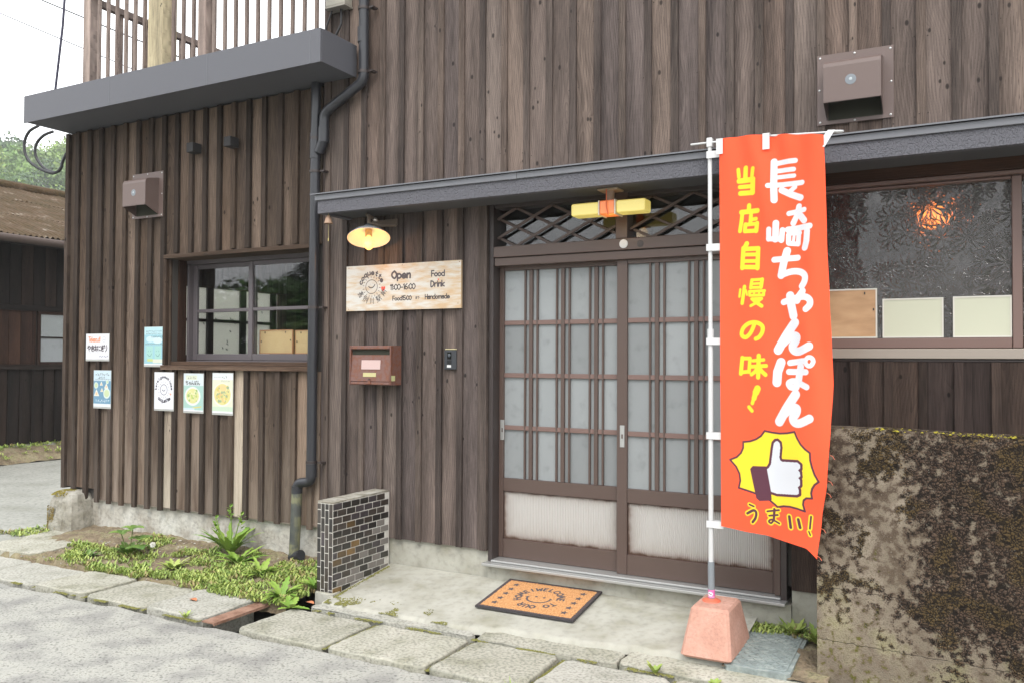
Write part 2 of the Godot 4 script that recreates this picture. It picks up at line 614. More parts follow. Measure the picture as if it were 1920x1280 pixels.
func make_materials() -> void:
	var wa := wood_image(11, Color(0.225, 0.190, 0.165), Color(0.53, 0.465, 0.415), 0.75)
	wood_mats("annex", wa, [Color(1.009, 0.998, 0.987), Color(0.910, 0.899, 0.888), Color(0.965, 0.942, 0.921), Color(0.812, 0.801, 0.790), Color(1.020, 0.987, 0.953)])
	wood_mats("annex_pale", wa, [Color(1.335, 1.371, 1.359)])
	wood_mats("batten_dark", wa, [Color(0.660, 0.650, 0.650), Color(0.575, 0.565, 0.565), Color(0.746, 0.724, 0.703)])
	var wm := wood_image(47, Color(0.238, 0.210, 0.197), Color(0.545, 0.490, 0.458), 0.0)
	wood_mats("main", wm, [Color(1.033, 1.033, 1.033), Color(0.966, 0.955, 0.955), Color(1.099, 1.077, 1.055), Color(1.011, 0.977, 0.955), Color(0.911, 0.911, 0.933)])
	wood_mats("main_batten", wm, [Color(0.903, 0.893, 0.881), Color(0.827, 0.822, 0.822), Color(0.979, 0.957, 0.936), Color(0.740, 0.735, 0.740)])
	wood_mats("main_low", wm, [Color(1.010, 1.010, 1.010), Color(0.945, 0.934, 0.934), Color(1.076, 1.054, 1.032), Color(0.989, 0.956, 0.934), Color(0.891, 0.891, 0.913)])
	wood_mats("low_batten", wm, [Color(0.884, 0.874, 0.863), Color(0.810, 0.805, 0.805), Color(0.959, 0.938, 0.916), Color(0.725, 0.719, 0.725)])
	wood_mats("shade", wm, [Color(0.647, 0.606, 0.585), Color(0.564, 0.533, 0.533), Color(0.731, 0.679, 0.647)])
	wood_mats("old", wm, [Color(0.42, 0.39, 0.37), Color(0.36, 0.34, 0.33), Color(0.50, 0.45, 0.42)])
	wood_mats("old_warm", wm, [Color(0.62, 0.50, 0.43), Color(0.54, 0.44, 0.39)])
	wood_mats("trim", wa, [Color(0.858, 0.795, 0.753), Color(0.733, 0.691, 0.659)])
	wood_mats("rail", wm, [Color(1.42, 1.42, 1.42), Color(1.30, 1.29, 1.29), Color(1.55, 1.60, 1.42)])
	M.room = mat(lin(0.05, 0.045, 0.04), 0.9)
	M.fascia = mat(lin(0.098, 0.099, 0.112), 0.5)
	M.fascia.metallic_specular = 0.4
	M.drip = mat(lin(0.14, 0.143, 0.158), 0.45)
	var st := mat(lin(0.105, 0.104, 0.119), 0.85)
	st.uv1_triplanar = true
	st.uv1_world_triplanar = true
	st.uv1_scale = Vector3.ONE * 3.0
	st.heightmap_enabled = true
	st.heightmap_scale = 0.6
	st.heightmap_texture = ntex(91, 0.03, 3, [[0.0, gray(0)], [0.40, gray(0.1)], [0.5, gray(0.8)], [0.62, gray(0.35)], [1.0, gray(0.6)]], 512)
	M.stucco = st
	M.soffit = mat(lin(0.07, 0.07, 0.074), 0.8)
	M.pvc = mat(lin(0.026, 0.027, 0.032), 0.28)
	M.bronze = mat(lin(0.085, 0.056, 0.046), 0.42)
	M.bronze_dark = mat(lin(0.04, 0.03, 0.028), 0.45)
	M.bronze_light = mat(lin(0.16, 0.10, 0.085), 0.45)
	M.cowl = mat(lin(0.125, 0.088, 0.078), 0.45)
	M.alum = mat(lin(0.45, 0.45, 0.44), 0.38, 0.6)
	M.alum_warm = mat(lin(0.31, 0.265, 0.225), 0.45, 0.2)
	M.window_grey = mat(lin(0.095, 0.082, 0.088), 0.5)
	var fr := mat(lin(0.25, 0.265, 0.27), 0.38)
	fr.uv1_triplanar = true
	fr.uv1_world_triplanar = true
	fr.uv1_scale = Vector3.ONE * 1.3
	fr.albedo_texture = ntex(5, 0.012, 5, [[0.0, gray(0.78)], [0.22, gray(0.92)], [0.36, gray(0.98)], [1.0, gray(1.0)]], 512)
	fr.heightmap_enabled = true
	fr.heightmap_scale = 0.05
	fr.heightmap_texture = ntex(6, 0.06, 4, [[0.0, gray(0)], [1.0, gray(1)]], 256)
	M.frosted = fr
	M.frosted_set = [fr]
	for k in 3:
		var f2: StandardMaterial3D = fr.duplicate()
		f2.albedo_color = fr.albedo_color * [0.90, 1.05, 0.96][k]
		f2.uv1_offset = Vector3(0.37 * (k + 1), 0.21 * (k + 1), 0)
		M.frosted_set.append(f2)
	var gl := mat(Color(0.05, 0.06, 0.055, 0.012), 0.02)
	gl.transparency = BaseMaterial3D.TRANSPARENCY_ALPHA
	gl.metallic_specular = 0.75
	M.glass = gl
	var lg := mat(Color(0.97, 0.97, 0.96), 0.6)
	lg.backlight_enabled = true
	lg.backlight = Color(1.0, 1.0, 0.97)
	M.leaf_glass = lg
	var pale := rough_stone(31, [[0.0, gray(0.62)], [0.5, gray(0.9)], [1.0, gray(1.0)]], 1.4, [[0.0, Color(0.30, 0.27, 0.22)], [0.38, Color(0.46, 0.44, 0.39)], [0.7, Color(0.56, 0.55, 0.50)], [1.0, Color(0.62, 0.61, 0.57)]], 0.55, 0.9, 0.3)
	M.plaster = pale
	M.block = rough_stone(33, [[0.0, gray(0.55)], [0.5, gray(0.88)], [1.0, gray(1.0)]], 1.8, [[0.0, Color(0.17, 0.15, 0.11)], [0.4, Color(0.30, 0.28, 0.23)], [0.7, Color(0.40, 0.38, 0.33)], [1.0, Color(0.48, 0.46, 0.41)]], 1.1, 0.95, 0.4)
	M.porch = rough_stone(41, [[0.0, gray(0.72)], [0.45, gray(0.93)], [1.0, gray(1.0)]], 1.1, [[0.0, Color(0.27, 0.26, 0.19)], [0.35, Color(0.36, 0.35, 0.295)], [0.6, Color(0.41, 0.40, 0.345)], [1.0, Color(0.45, 0.44, 0.385)]], 0.5, 0.9, 0.12)
	M.slab = []
	for k in 3:
		var f := [1.0, 0.9, 1.08][k] as float
		M.slab.append(rough_stone(51 + k * 20, [[0.0, gray(0.40)], [0.34, gray(0.70)], [0.55, gray(0.92)], [1.0, gray(1.0)]], 2.6, [[0.0, Color(0.24, 0.235, 0.17) * f], [0.4, Color(0.36, 0.35, 0.285) * f], [1.0, Color(0.46, 0.44, 0.375) * f]], 0.6, 0.95, 0.3))
	M.road = rough_stone(71, [[0.0, gray(0.25)], [0.27, gray(0.60)], [0.42, gray(0.91)], [1.0, gray(1.0)]], 2.6, [[0.0, Color(0.225, 0.218, 0.205)], [0.38, Color(0.305, 0.30, 0.272)], [0.55, Color(0.36, 0.355, 0.318)], [1.0, Color(0.395, 0.388, 0.342)]], 0.5, 0.95, 0.35)
	M.lane = rough_stone(76, [[0.0, gray(0.5)], [0.4, gray(0.85)], [1.0, gray(1.0)]], 1.2, [[0.0, Color(0.24, 0.24, 0.20)], [0.4, Color(0.30, 0.30, 0.265)], [1.0, Color(0.37, 0.365, 0.325)]], 0.22, 0.95, 0.4)
	M.soil = rough_stone(81, [[0.0, gray(0.45)], [0.5, gray(0.85)], [1.0, gray(1.0)]], 2.0, [[0.0, Color(0.13, 0.10, 0.06)], [0.45, Color(0.25, 0.19, 0.125)], [0.62, Color(0.27, 0.24, 0.13)], [1.0, Color(0.36, 0.29, 0.21)]], 0.9, 1.0, 1.2)
	M.earth = mat(lin(0.10, 0.085, 0.06), 1.0)
	M.dark_gap = mat(lin(0.03, 0.03, 0.02), 1.0)
	M.rust = rough_stone(95, [[0.0, gray(0.6)], [1.0, gray(1.0)]], 3.0, [[0.0, Color(0.20, 0.10, 0.06)], [0.5, Color(0.34, 0.19, 0.13)], [1.0, Color(0.40, 0.25, 0.18)]], 1.5, 0.85, 0.2)
	M.char = mat(lin(0.022, 0.020, 0.021), 0.75)
	M.rust_dark = mat(lin(0.035, 0.025, 0.02), 0.8)
	M.white = mat(lin(0.60, 0.60, 0.60), 0.4)
	M.cable = mat(lin(0.02, 0.02, 0.022), 0.5)
	M.tile = []
	for k in [Vector3(0.030, 0.027, 0.024), Vector3(0.045, 0.036, 0.030), Vector3(0.050, 0.042, 0.046), Vector3(0.024, 0.022, 0.020), Vector3(0.062, 0.052, 0.045), Vector3(0.17, 0.098, 0.030), Vector3(0.095, 0.06, 0.025)]:
		var m := mat(lin(k.x, k.y, k.z), 0.28)
		m.uv1_triplanar = true
		m.uv1_world_triplanar = true
		m.uv1_scale = Vector3.ONE * 3.0
		m.albedo_texture = ntex(101, 0.03, 4, [[0.0, gray(0.6)], [0.5, gray(0.95)], [1.0, gray(1.0)]], 256)
		m.metallic_specular = 0.6
		M.tile.append(m)
	var td := mat(lin(0.17, 0.155, 0.14), 0.8)
	M.tile_dusty = td
	M.leaf = mat(Color.WHITE, 0.6)
	M.leaf.vertex_color_use_as_albedo = true
	M.leaf.backlight_enabled = true
	M.leaf.backlight = Color(0.18, 0.24, 0.06)
	M.bark = mat(lin(0.07, 0.055, 0.04), 0.95)
	M.moss = mat(Color.WHITE, 1.0)
	M.moss.vertex_color_use_as_albedo = true


func _ready() -> void:
	rng.seed = 20240
	var cam := Camera3D.new()
	cam.name = "camera"
	add_child(cam)
	cam.transform = Transform3D(Basis(Vector3(0.880927, 0.004537, -0.473230), Vector3(0.005998, 0.999767, 0.020749), Vector3(0.473214, -0.021117, 0.880694)), Vector3(0, 1.5, 4.6))
	cam.fov = 43.66
	cam.near = 0.05
	cam.far = 1000.0
	cam.current = true
	var we := WorldEnvironment.new()
	we.name = "environment"
	var en := Environment.new()
	en.background_mode = Environment.BG_SKY
	en.tonemap_mode = Environment.TONE_MAPPER_LINEAR
	en.tonemap_exposure = 1.38
	en.sdfgi_enabled = true
	en.ssao_enabled = true
	en.ssil_enabled = true
	en.fog_enabled = true
	en.fog_density = 0.0012
	en.fog_light_color = Color(0.95, 0.96, 0.96)
	var sk := ProceduralSkyMaterial.new()
	sk.sky_energy_multiplier = 1.0
	sk.sky_top_color = Color(1.42, 1.44, 1.47)
	sk.sky_horizon_color = Color(1.22, 1.23, 1.24)
	sk.sky_curve = 1.0
	sk.ground_horizon_color = Color(0.35, 0.36, 0.34)
	sk.ground_bottom_color = Color(0.3, 0.3, 0.28)
	en.sky = Sky.new()
	en.sky.sky_material = sk
	we.environment = en
	add_child(we)
	var sun := DirectionalLight3D.new()
	sun.name = "sun"
	sun.light_energy = 0.5
	sun.light_angular_distance = 24.0
	sun.light_color = Color(1.0, 0.975, 0.94)
	sun.shadow_enabled = true
	sun.sky_mode = DirectionalLight3D.SKY_MODE_LIGHT_ONLY
	add_child(sun)
	sun.look_at_from_position(Vector3(2.5, 6.5, 5.0), Vector3.ZERO)

	make_materials()
	build_ground()
	build_house()
	build_neighbour()
	build_hill()
	build_fittings()
	build_banner()
	build_right_wall()
	build_small()
	build_plants()
	build_far_trees()


# ---------------------------------------------------------------- the shop house

const UPPER_FOOT := 2.62
const BATTEN_PITCH := 0.1547

func build_house() -> void:
	var h := thing("wooden_house", "dark brown board and batten timber shop house with sliding entrance doors and a flat balcony", "house")
	# structural wall behind the boards, left out where doors and windows are
	var wall := MB.new()
	for r in [[-6.70, -5.50, 0.33, 3.40], [-5.50, -4.04, 0.33, 1.43], [-5.50, -4.04, 2.285, 3.40], [-4.04, -3.93, 0.33, 3.40], [-3.93, -2.63, 0.33, 5.2], [-2.63, -0.84, 2.47, 5.2], [-0.84, -0.74, 0.33, 5.2],
			[-0.74, 1.3, 0.33, 1.50], [-0.74, 1.3, 2.47, 5.2], [1.3, 3.2, 0.33, 5.2]]:
		wall.box(r[0], r[1], r[2], r[3], -0.14, -0.012)
	put("wall_core", wall, M.room, h)
	var side := MB.new()
	side.box(-6.74, -6.60, 0.33, 3.40, -0.60, -0.142)
	side.box(-6.74, -6.60, 0.33, 1.53, -2.45, -0.60)
	side.box(-6.74, -6.60, 2.20, 3.40, -2.45, -0.60)
	side.box(-6.74, -6.60, 0.33, 3.40, -4.0, -2.45)
	put("side_wall", side, M.annex[1], h)
	put("partition", box(-4.0, -3.93, 0.33, 5.2, -4.0, -0.142), M.room, h)
	put("rear_wall", box(-6.74, 3.2, 0.33, 5.2, -4.14, -4.002), M.room, h)
	put("end_wall", box(3.05, 3.2, 0.33, 5.2, -4.0, -0.142), M.room, h)
	put("floor", box(-6.60, 3.05, 0.2, 0.33, -4.0, -0.142), M.room, h)
	put("roof", box(-3.95, 3.4, 5.202, 5.35, -4.4, 0.45), M.drip, h)
	# boards of the annex
	var ac := []
	for k in 18:
		ac.append(-6.625 + 0.1515 * k)
	var edges := [-6.735]
	edges.append_array(ac)
	edges.append(-3.972)
	for i in edges.size() - 1:
		var x0: float = edges[i] + 0.0012
		var x1: float = edges[i + 1] - 0.0012
		var zz := 0.016 + rng.randf_range(-0.002, 0.002)
		var ci := rng.randi_range(0, 15)
		var foot := 0.338
		var mt: Material = pick(M.annex)
		if i == 13:
			mt = M.annex_pale[0]
		if x1 < -5.50 or x0 > -4.03:
			put("board", board(x0, x1, foot if x0 > -6.45 else 0.42, 3.40, 0.0, zz, 3.5, 0.0, ci), mt, h)
		elif x0 < -5.50 and x1 > -5.50:
			put("board", board(x0, x1, foot, 1.41, 0.0, zz, 3.5, 0.0, ci), M.annex_pale[0], h)
			put("board", board(x0, -5.501, 1.411, 2.287, 0.0, zz, 3.5, 0.0, ci), mt, h)
			put("board", board(x0, x1, 2.288, 3.40, 0.0, zz, 3.5, 0.0, ci), mt, h)
		else:
			put("board", board(x0, x1, foot, 1.41, 0.0, zz, 3.5, 0.0, ci), M.annex_pale[0] if i == 13 else mt, h)
			put("board", board(x0, x1, 2.30, 3.40, 0.0, zz, 3.5, 0.0, (ci + 5) % 16), pick(M.annex), h)
	for i in ac.size():
		var c: float = ac[i] + rng.randf_range(-0.004, 0.004)
		var dark: Material = pick(M.batten_dark)
		var wd := 0.022 + rng.randf_range(-0.002, 0.002)
		var foot := 0.315 if i > 0 else 0.405
		if c < -5.50 or c > -4.05:
			put("batten", board(c - wd, c + wd, foot, 3.40, 0.019, 0.042, 3.5, 0.0), dark, h)
		else:
			put("batten", board(c - wd, c + wd, foot + 0.012, 1.41, 0.019, 0.042, 3.5, 0.0), dark, h)
			put("batten", board(c - wd, c + wd, 2.305 + rng.randf_range(0.0, 0.008), 3.40, 0.019, 0.042, 3.5, 0.0), dark, h)
	put("corner_board", board(-6.775, -6.733, 0.405, 3.40, -0.07, 0.045, 3.5, 0.0), M.batten_dark[0], h)
	# boards of the main house: upper wall
	var mc := []
	for k in 46:
		mc.append(-2.52 + BATTEN_PITCH * (k - 9))
	for i in mc.size():
		var x0: float = (mc[i] - BATTEN_PITCH) + 0.001
		var x1: float = mc[i] - 0.001
		if i == 0:
			x0 = -3.968
		if x1 > 3.2:
			break
		var up := UPPER_FOOT
		if x1 < -3.62:
			up = 0.326
		put("board", board(x0, x1, up, 5.2, 0.0, 0.016 + rng.randf_range(-0.002, 0.002)), pick(M.main), h)
		put("batten", board(mc[i] - 0.021 + rng.randf_range(-0.002, 0.002), mc[i] + 0.021, up, 5.2, 0.018, 0.034), pick(M.main_batten), h)
	# below the canopy, beside the door and under the shop window
	for i in mc.size():
		var x0: float = mc[i] - BATTEN_PITCH + 0.001
		var x1: float = mc[i] - 0.001
		if x0 > -3.78 and x1 < -2.64:
			put("board", board(x0, x1, 0.325, UPPER_FOOT - 0.002, 0.0, 0.016 + rng.randf_range(-0.002, 0.002)), pick(M.main_low), h)
			put("batten", board(mc[i] - 0.021, mc[i] + 0.021, 0.325, UPPER_FOOT - 0.002, 0.018, 0.036), pick(M.low_batten), h)
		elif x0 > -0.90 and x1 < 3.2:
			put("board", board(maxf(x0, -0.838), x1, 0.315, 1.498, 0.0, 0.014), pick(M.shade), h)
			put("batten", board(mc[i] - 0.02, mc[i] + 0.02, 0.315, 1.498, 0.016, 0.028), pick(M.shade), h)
	var nl := MB.new()
	for c in mc:
		if c > 1.2 or c < -3.3:
			continue
		for k in 7:
			var ny := UPPER_FOOT + 0.12 + k * 0.37 + rng.randf_range(-0.05, 0.05)
			for q in [[c - 0.008, 0.034], [c + 0.030, 0.0165], [c - 0.030, 0.0165]]:
				if rng.randf() < 0.6:
					nl.X = Transform3D(Basis(Vector3.RIGHT, PI / 2), Vector3(q[0], ny + rng.randf_range(-0.02, 0.02), q[1]))
					nl.lathe([Vector2(0.0035, 0.0), Vector2(0.0025, 0.0015), Vector2(0.0, 0.002)], 6)
	var no := put("nails", nl, M.rust_dark, h)
	no.set_meta("kind", "stuff")
	put("corner_board", board(-2.675, -2.632, 0.322, 2.46, -0.10, 0.038), M.low_batten[1], h)
	# foundation
	put("foundation", box(-6.735, -3.93, -0.1, 0.332, -0.14, -0.018), M.plaster, h)
	put("foundation", box(-3.928, -2.63, -0.1, 0.322, -0.14, -0.004), M.porch, h)
	put("foundation", box(-2.628, -0.82, -0.1, 0.238, -0.14, 0.012), M.porch, h)
	put("foundation", box(-0.818, 3.2, -0.1, 0.312, -0.14, -0.004), M.porch, h)
	var lip := MB.new()
	lip.box(-6.40, -3.97, 0.331, 0.337, -0.02, 0.012)
	put("flashing", lip, M.alum_warm, h)
	build_annex_window(h)
	build_entrance(h)
	build_shop_window(h)
	build_canopy(h)
	build_balcony(h)


func part(called: String, parent: Node) -> Node3D:
	var o := Node3D.new()
	o.name = called
	parent.add_child(o, true)
	return o


func build_annex_window(h: Node) -> void:
	var w := part("annex_window", h)
	put("head_casing", hboard(-5.53, -4.03, 2.270, 2.300, -0.14, 0.055), M.trim[1], w)
	put("sill_casing", hboard(-5.545, -4.02, 1.410, 1.445, -0.14, 0.06), M.trim[0], w)
	put("sill_slope", hboard(-5.50, -4.04, 1.446, 1.474, -0.14, 0.0), M.trim[0], w)
	put("jamb", zboard(-5.535, -5.505, 1.447, 2.268, -0.06, 0.05), M.trim[1], w)
	put("jamb", zboard(-5.504, -5.490, 1.476, 2.268, -0.14, -0.062), M.old_warm[0], w)
	put("jamb", zboard(-4.056, -4.030, 1.447, 2.268, -0.14, 0.05), M.trim[0], w)
	# outer frame of the sliding sashes
	var z0 := -0.215
	var z1 := -0.142
	put("frame", cbox(-5.492, -4.04, 1.455, 1.482, z0, z1 + 0.002), M.window_grey, w)
	put("frame", cbox(-5.492, -4.04, 2.240, 2.290, z0, z1 + 0.002), M.window_grey, w)
	put("frame", cbox(-5.492, -5.470, 1.483, 2.239, z0, z1 + 0.001), M.window_grey, w)
	for s in 2:
		var sash := "sash" 
		var x0 := -5.468 if s == 0 else -4.838
		var x1 := -4.79 if s == 0 else -4.06
		var zb := -0.178 - 0.030 * (1 - s)
		var zf := zb + 0.026
		put(sash, cbox(x0, x0 + 0.045, 1.484, 2.238, zb, zf), M.window_grey, w)
		put(sash, cbox(x1 - 0.045, x1, 1.484, 2.238, zb, zf), M.window_grey, w)
		put(sash, cbox(x0 + 0.046, x1 - 0.046, 1.484, 1.534, zb, zf - 0.001), M.window_grey, w)
		put(sash, cbox(x0 + 0.046, x1 - 0.046, 2.205, 2.238, zb, zf - 0.001), M.window_grey, w)
		put("glazing_bar", cbox(x0 + 0.046, x1 - 0.046, 1.858, 1.884, zb, zf - 0.002), M.window_grey, w)
		put("pane", box(x0 + 0.045, x1 - 0.045, 1.534, 1.858, zb + 0.010, zb + 0.013), M.glass, w)
		put("pane", box(x0 + 0.045, x1 - 0.045, 1.884, 2.205, zb + 0.010, zb + 0.013), M.glass, w)
	# figured glass window in the annex's side wall, seen through the room
	var sw := part("side_window", h)
	for s in 4:
		var za := -0.65 - s * 0.44
		put("pane", box(-6.735, -6.729, 1.53, 1.86, za - 0.36, za), M.leaf_glass, sw)
		put("pane", box(-6.735, -6.729, 1.89, 2.20, za - 0.36, za), M.leaf_glass, sw)
		put("mullion", box(-6.745, -6.71, 1.53, 2.20, za - 0.44, za - 0.361), M.window_grey, sw)
		put("glazing_bar", box(-6.745, -6.71, 1.861, 1.889, za - 0.36, za), M.window_grey, sw)
		for k in 9:
			# pressed leaf motifs of the figured glass
			var lf := MB.new()
			var lp := Vector3(-6.727, rng.randf_range(1.56, 2.16), za - rng.randf_range(0.03, 0.33))
			lf.X = Transform3D(Basis(Vector3.RIGHT, rng.randf_range(0.2, 1.2)), lp)
			lf.lathe([Vector2(0.0, -0.018), Vector2(0.006, -0.008), Vector2(0.007, 0.0), Vector2(0.005, 0.01), Vector2(0.0, 0.02)], 8)
			put("leaf_motif", lf, M.white, sw)


func ibar(x0: float, x1: float, y0: float, y1: float, z0: float, z1: float) -> MB:
	return cbox(x0, x1, y0, y1, z0, z1, 0.002)


func build_entrance(h: Node) -> void:
	var f := part("entrance_frame", h)
	put("jamb", cbox(-2.630, -2.598, 0.24, 2.46, -0.14, 0.012), M.bronze_dark, f)
	put("jamb", cbox(-0.872, -0.840, 0.24, 2.46, -0.14, 0.012), M.bronze_dark, f)
	put("jamb_cover", cbox(-0.905, -0.873, 0.275, 2.06, -0.10, 0.004), M.bronze, f)
	put("lintel", cbox(-2.597, -0.873, 2.128, 2.196, -0.14, 0.018), M.bronze, f)
	put("lintel", cbox(-2.597, -0.873, 2.076, 2.127, -0.14, 0.002), M.bronze, f)
	put("threshold", cbox(-2.64, -0.838, 0.240, 0.258, -0.14, 0.075), M.alum, f)
	put("threshold", cbox(-2.60, -0.87, 0.259, 0.272, -0.14, 0.028), M.alum, f)
	var seal := MB.new()
	seal.X = Transform3D(Basis(Vector3.RIGHT, PI / 2), Vector3(-1.74, 2.163, 0.018))
	seal.lathe([Vector2(0.026, 0.0), Vector2(0.024, 0.005), Vector2(0.0, 0.006)], 16)
	put("round_sticker", seal, M.white, f)
	var hole := MB.new()
	hole.X = Transform3D(Basis(Vector3.RIGHT, PI / 2), Vector3(-1.64, 2.158, 0.018))
	hole.lathe([Vector2(0.020, 0.0), Vector2(0.018, 0.002), Vector2(0.0, 0.0025)], 14)
	put("round_plug", hole, M.bronze_dark, f)
	# transom lights with diagonal bars
	put("mullion", cbox(-1.795, -1.722, 2.197, 2.462, -0.10, 0.006), M.bronze, f)
	put("transom_head", cbox(-2.597, -0.873, 2.436, 2.462, -0.10, 0.0), M.bronze_dark, f)
	for seg in [[-2.597, -1.796], [-1.721, -0.873]]:
		var x0: float = seg[0]
		var x1: float = seg[1]
		put("transom_pane", box(x0, x1, 2.197, 2.437, -0.075, -0.071), M.glass, f)
		for dirn in [1.0, -1.0]:
			var k := -2
			while k < 6:
				# y = 2.32 + 0.485 * (x - xc) * dirn, cut to the light's rectangle
				var xc: float = x0 + 0.13 + 0.245 * k
				var lo := maxf(x0, xc - 0.12 / 0.485)
				var hi := minf(x1, xc + 0.12 / 0.485)
				k += 1
				if hi - lo < 0.04:
					continue
				var a := Vector3(lo, 2.317 + 0.485 * (lo - xc) * dirn, 0)
				var b := Vector3(hi, 2.317 + 0.485 * (hi - xc) * dirn, 0)
				var m := MB.new()
				m.X = Transform3D(Basis(Vector3.BACK, atan2(b.y - a.y, b.x - a.x)), (a + b) * 0.5)
				var zz := -0.046 if dirn > 0 else -0.059
				m.chbox(Vector3(-a.distance_to(b) * 0.5, -0.0085, zz), Vector3(a.distance_to(b) * 0.5, 0.0085, zz + 0.012), 0.002)
				put("lattice_bar", m, M.bronze, f)
	# two sliding doors
	door(h, -2.597, -1.745, -0.098, -0.066, [-2.378, -2.162, -1.945], -2.567, -1.795, -2.592)
	door(h, -1.797, -0.874, -0.060, -0.028, [-1.558, -1.332, -1.108], -1.735, -0.918, -1.797)


func dirt_panel() -> StandardMaterial3D:
	if M.has("dirt_panel"):
		return M.dirt_panel
	var w := 192
	var h := 96
	var im := Image.create(w, h, false, Image.FORMAT_RGB8)
	var n := noise(61, 0.035, 4)
	var n2 := noise(62, 0.2, 2)
	for y in h:
		for x in w:
			var e := minf(minf(x, w - 1 - x), minf(y * 1.2, (h - 1 - y) * 0.8)) + n.get_noise_2d(x, y) * 3.0
			var d := exp(-maxf(e, 0.0) / 2.2) * 0.8 + 0.25 * exp(-maxf(e, 0.0) / 9.0)
			var low := clampf((y / float(h) - 0.5) * 0.4 + n2.get_noise_2d(x * 2.0, y * 0.15) * 0.12, 0.0, 0.35)
			var c := Color(0.70, 0.69, 0.675).lerp(Color(0.60, 0.555, 0.51), low)
			im.set_pixel(x, y, c.lerp(Color(0.28, 0.19, 0.15), clampf(d, 0.0, 0.9)))
	M.dirt_panel = textured(im, 0.5)
	return M.dirt_panel


func door(h: Node, x0: float, x1: float, z0: float, z1: float, groups: Array, in0: float, in1: float, grip: float) -> void:
	var d := part("sliding_door", h)
	put("stile", ibar(x0, in0, 0.274, 2.095, z0, z1), M.bronze, d)
	put("stile", ibar(in1, x1, 0.274, 2.095, z0, z1), M.bronze, d)
	put("rail", ibar(in0 + 0.001, in1 - 0.001, 2.052, 2.095, z0, z1 - 0.002), M.bronze, d)
	put("rail", ibar(in0 + 0.001, in1 - 0.001, 0.684, 0.764, z0, z1 - 0.002), M.bronze, d)
	put("rail", ibar(in0 + 0.001, in1 - 0.001, 0.274, 0.388, z0, z1 - 0.002), M.bronze, d)
	var xs := [in0]
	for g in groups:
		xs.append(g)
	xs.append(in1)
	var ys := [0.764, 1.078, 1.403, 1.727, 2.052]
	var zp := z0 + 0.012
	for i in 4:
		for j in 4:
			put("pane", box(xs[i] + (0.0 if i == 0 else 0.0005), xs[i + 1] - 0.0005, ys[j] + 0.0005, ys[j + 1] - 0.0005, zp - 0.004, zp), pick(M.frosted_set), d)
	for g in groups:
		put("glazing_bar", ibar(g - 0.012, g + 0.012, 0.765, 2.051, zp + 0.001, z1 - 0.001), M.bronze, d)
		put("glazing_bar", ibar(g - 0.048, g - 0.036, 0.765, 2.051, zp + 0.001, z1 - 0.004), M.bronze, d)
		put("glazing_bar", ibar(g + 0.036, g + 0.048, 0.765, 2.051, zp + 0.001, z1 - 0.004), M.bronze, d)
	for j in 3:
		put("cross_bar", ibar(in0 + 0.001, in1 - 0.001, ys[j + 1] - 0.014, ys[j + 1] + 0.014, zp + 0.002, z1 - 0.006), M.bronze_light, d)
	# ribbed kick panel
	var k := MB.new()
	var n := 72
	var px := in0
	for i in n:
		var xa := lerpf(in0, in1, float(i) / n)
		var xb := lerpf(in0, in1, (i + 0.5) / n)
		var xc := lerpf(in0, in1, (i + 1.0) / n)
		k.quad(Vector3(xa, 0.388, zp), Vector3(xb, 0.388, zp + 0.005), Vector3(xb, 0.684, zp + 0.005), Vector3(xa, 0.684, zp), Rect2(float(i) / n, 0, 0.5 / n, 1))
		k.quad(Vector3(xb, 0.388, zp + 0.005), Vector3(xc, 0.388, zp), Vector3(xc, 0.684, zp), Vector3(xb, 0.684, zp + 0.005), Rect2((i + 0.5) / n, 0, 0.5 / n, 1))
	put("kick_panel", k, dirt_panel(), d)
	var hb := MB.new()
	var gx := grip + (0.02 if grip > -2.0 else 0.006)
	hb.chbox(Vector3(gx, 1.00, z1), Vector3(gx + 0.028, 1.125, z1 + 0.004), 0.0015)
	var hd := put("handle", hb, M.alum, d)
	put("finger_slot", cbox(gx + 0.010, gx + 0.018, 1.05, 1.075, z1 + 0.0035, z1 + 0.006, 0.001), M.bronze, d)


func petal_glass() -> StandardMaterial3D:
	# figured glass pressed with overlapping flowers
	var s := 640
	var im := Image.create(s, s, false, Image.FORMAT_L8)
	im.fill(Color(0.3, 0.3, 0.3))
	var r := RandomNumberGenerator.new()
	r.seed = 5
	for f in 95:
		var cx := r.randf_range(0, s)
		var cy := r.randf_range(0, s)
		var np := r.randi_range(9, 14)
		var rad := r.randf_range(34, 70)
		var a0 := r.randf() * TAU
		for y in range(int(cy - rad), int(cy + rad)):
			for x in range(int(cx - rad), int(cx + rad)):
				var d := Vector2(x - cx, y - cy)
				var l := d.length() / rad
				if l > 1.0 or l < 0.06:
					continue
				var t := fposmod((d.angle() + a0) / TAU * np, 1.0) - 0.5
				var wv := sin(clampf((l - 0.06) / 0.94, 0, 1) * PI) * 0.48 + 0.02
				if absf(t) < wv:
					var q := 1.0 - pow(absf(t) / wv, 2.0)
					var hv := 0.3 + 0.7 * q * (0.25 + 0.75 * l) * (1.0 if l < 0.9 else (1.0 - l) * 10.0)
					im.set_pixel(posmod(x, s), posmod(y, s), Color(hv, hv, hv))
	var g := mat(Color(0.9, 0.87, 0.85, 0.03), 0.03)
	g.refraction_enabled = true
	g.refraction_scale = 0.05
	g.heightmap_enabled = true
	g.heightmap_texture = itex(im)
	g.heightmap_scale = 0.36
	g.metallic_specular = 0.35
	return g


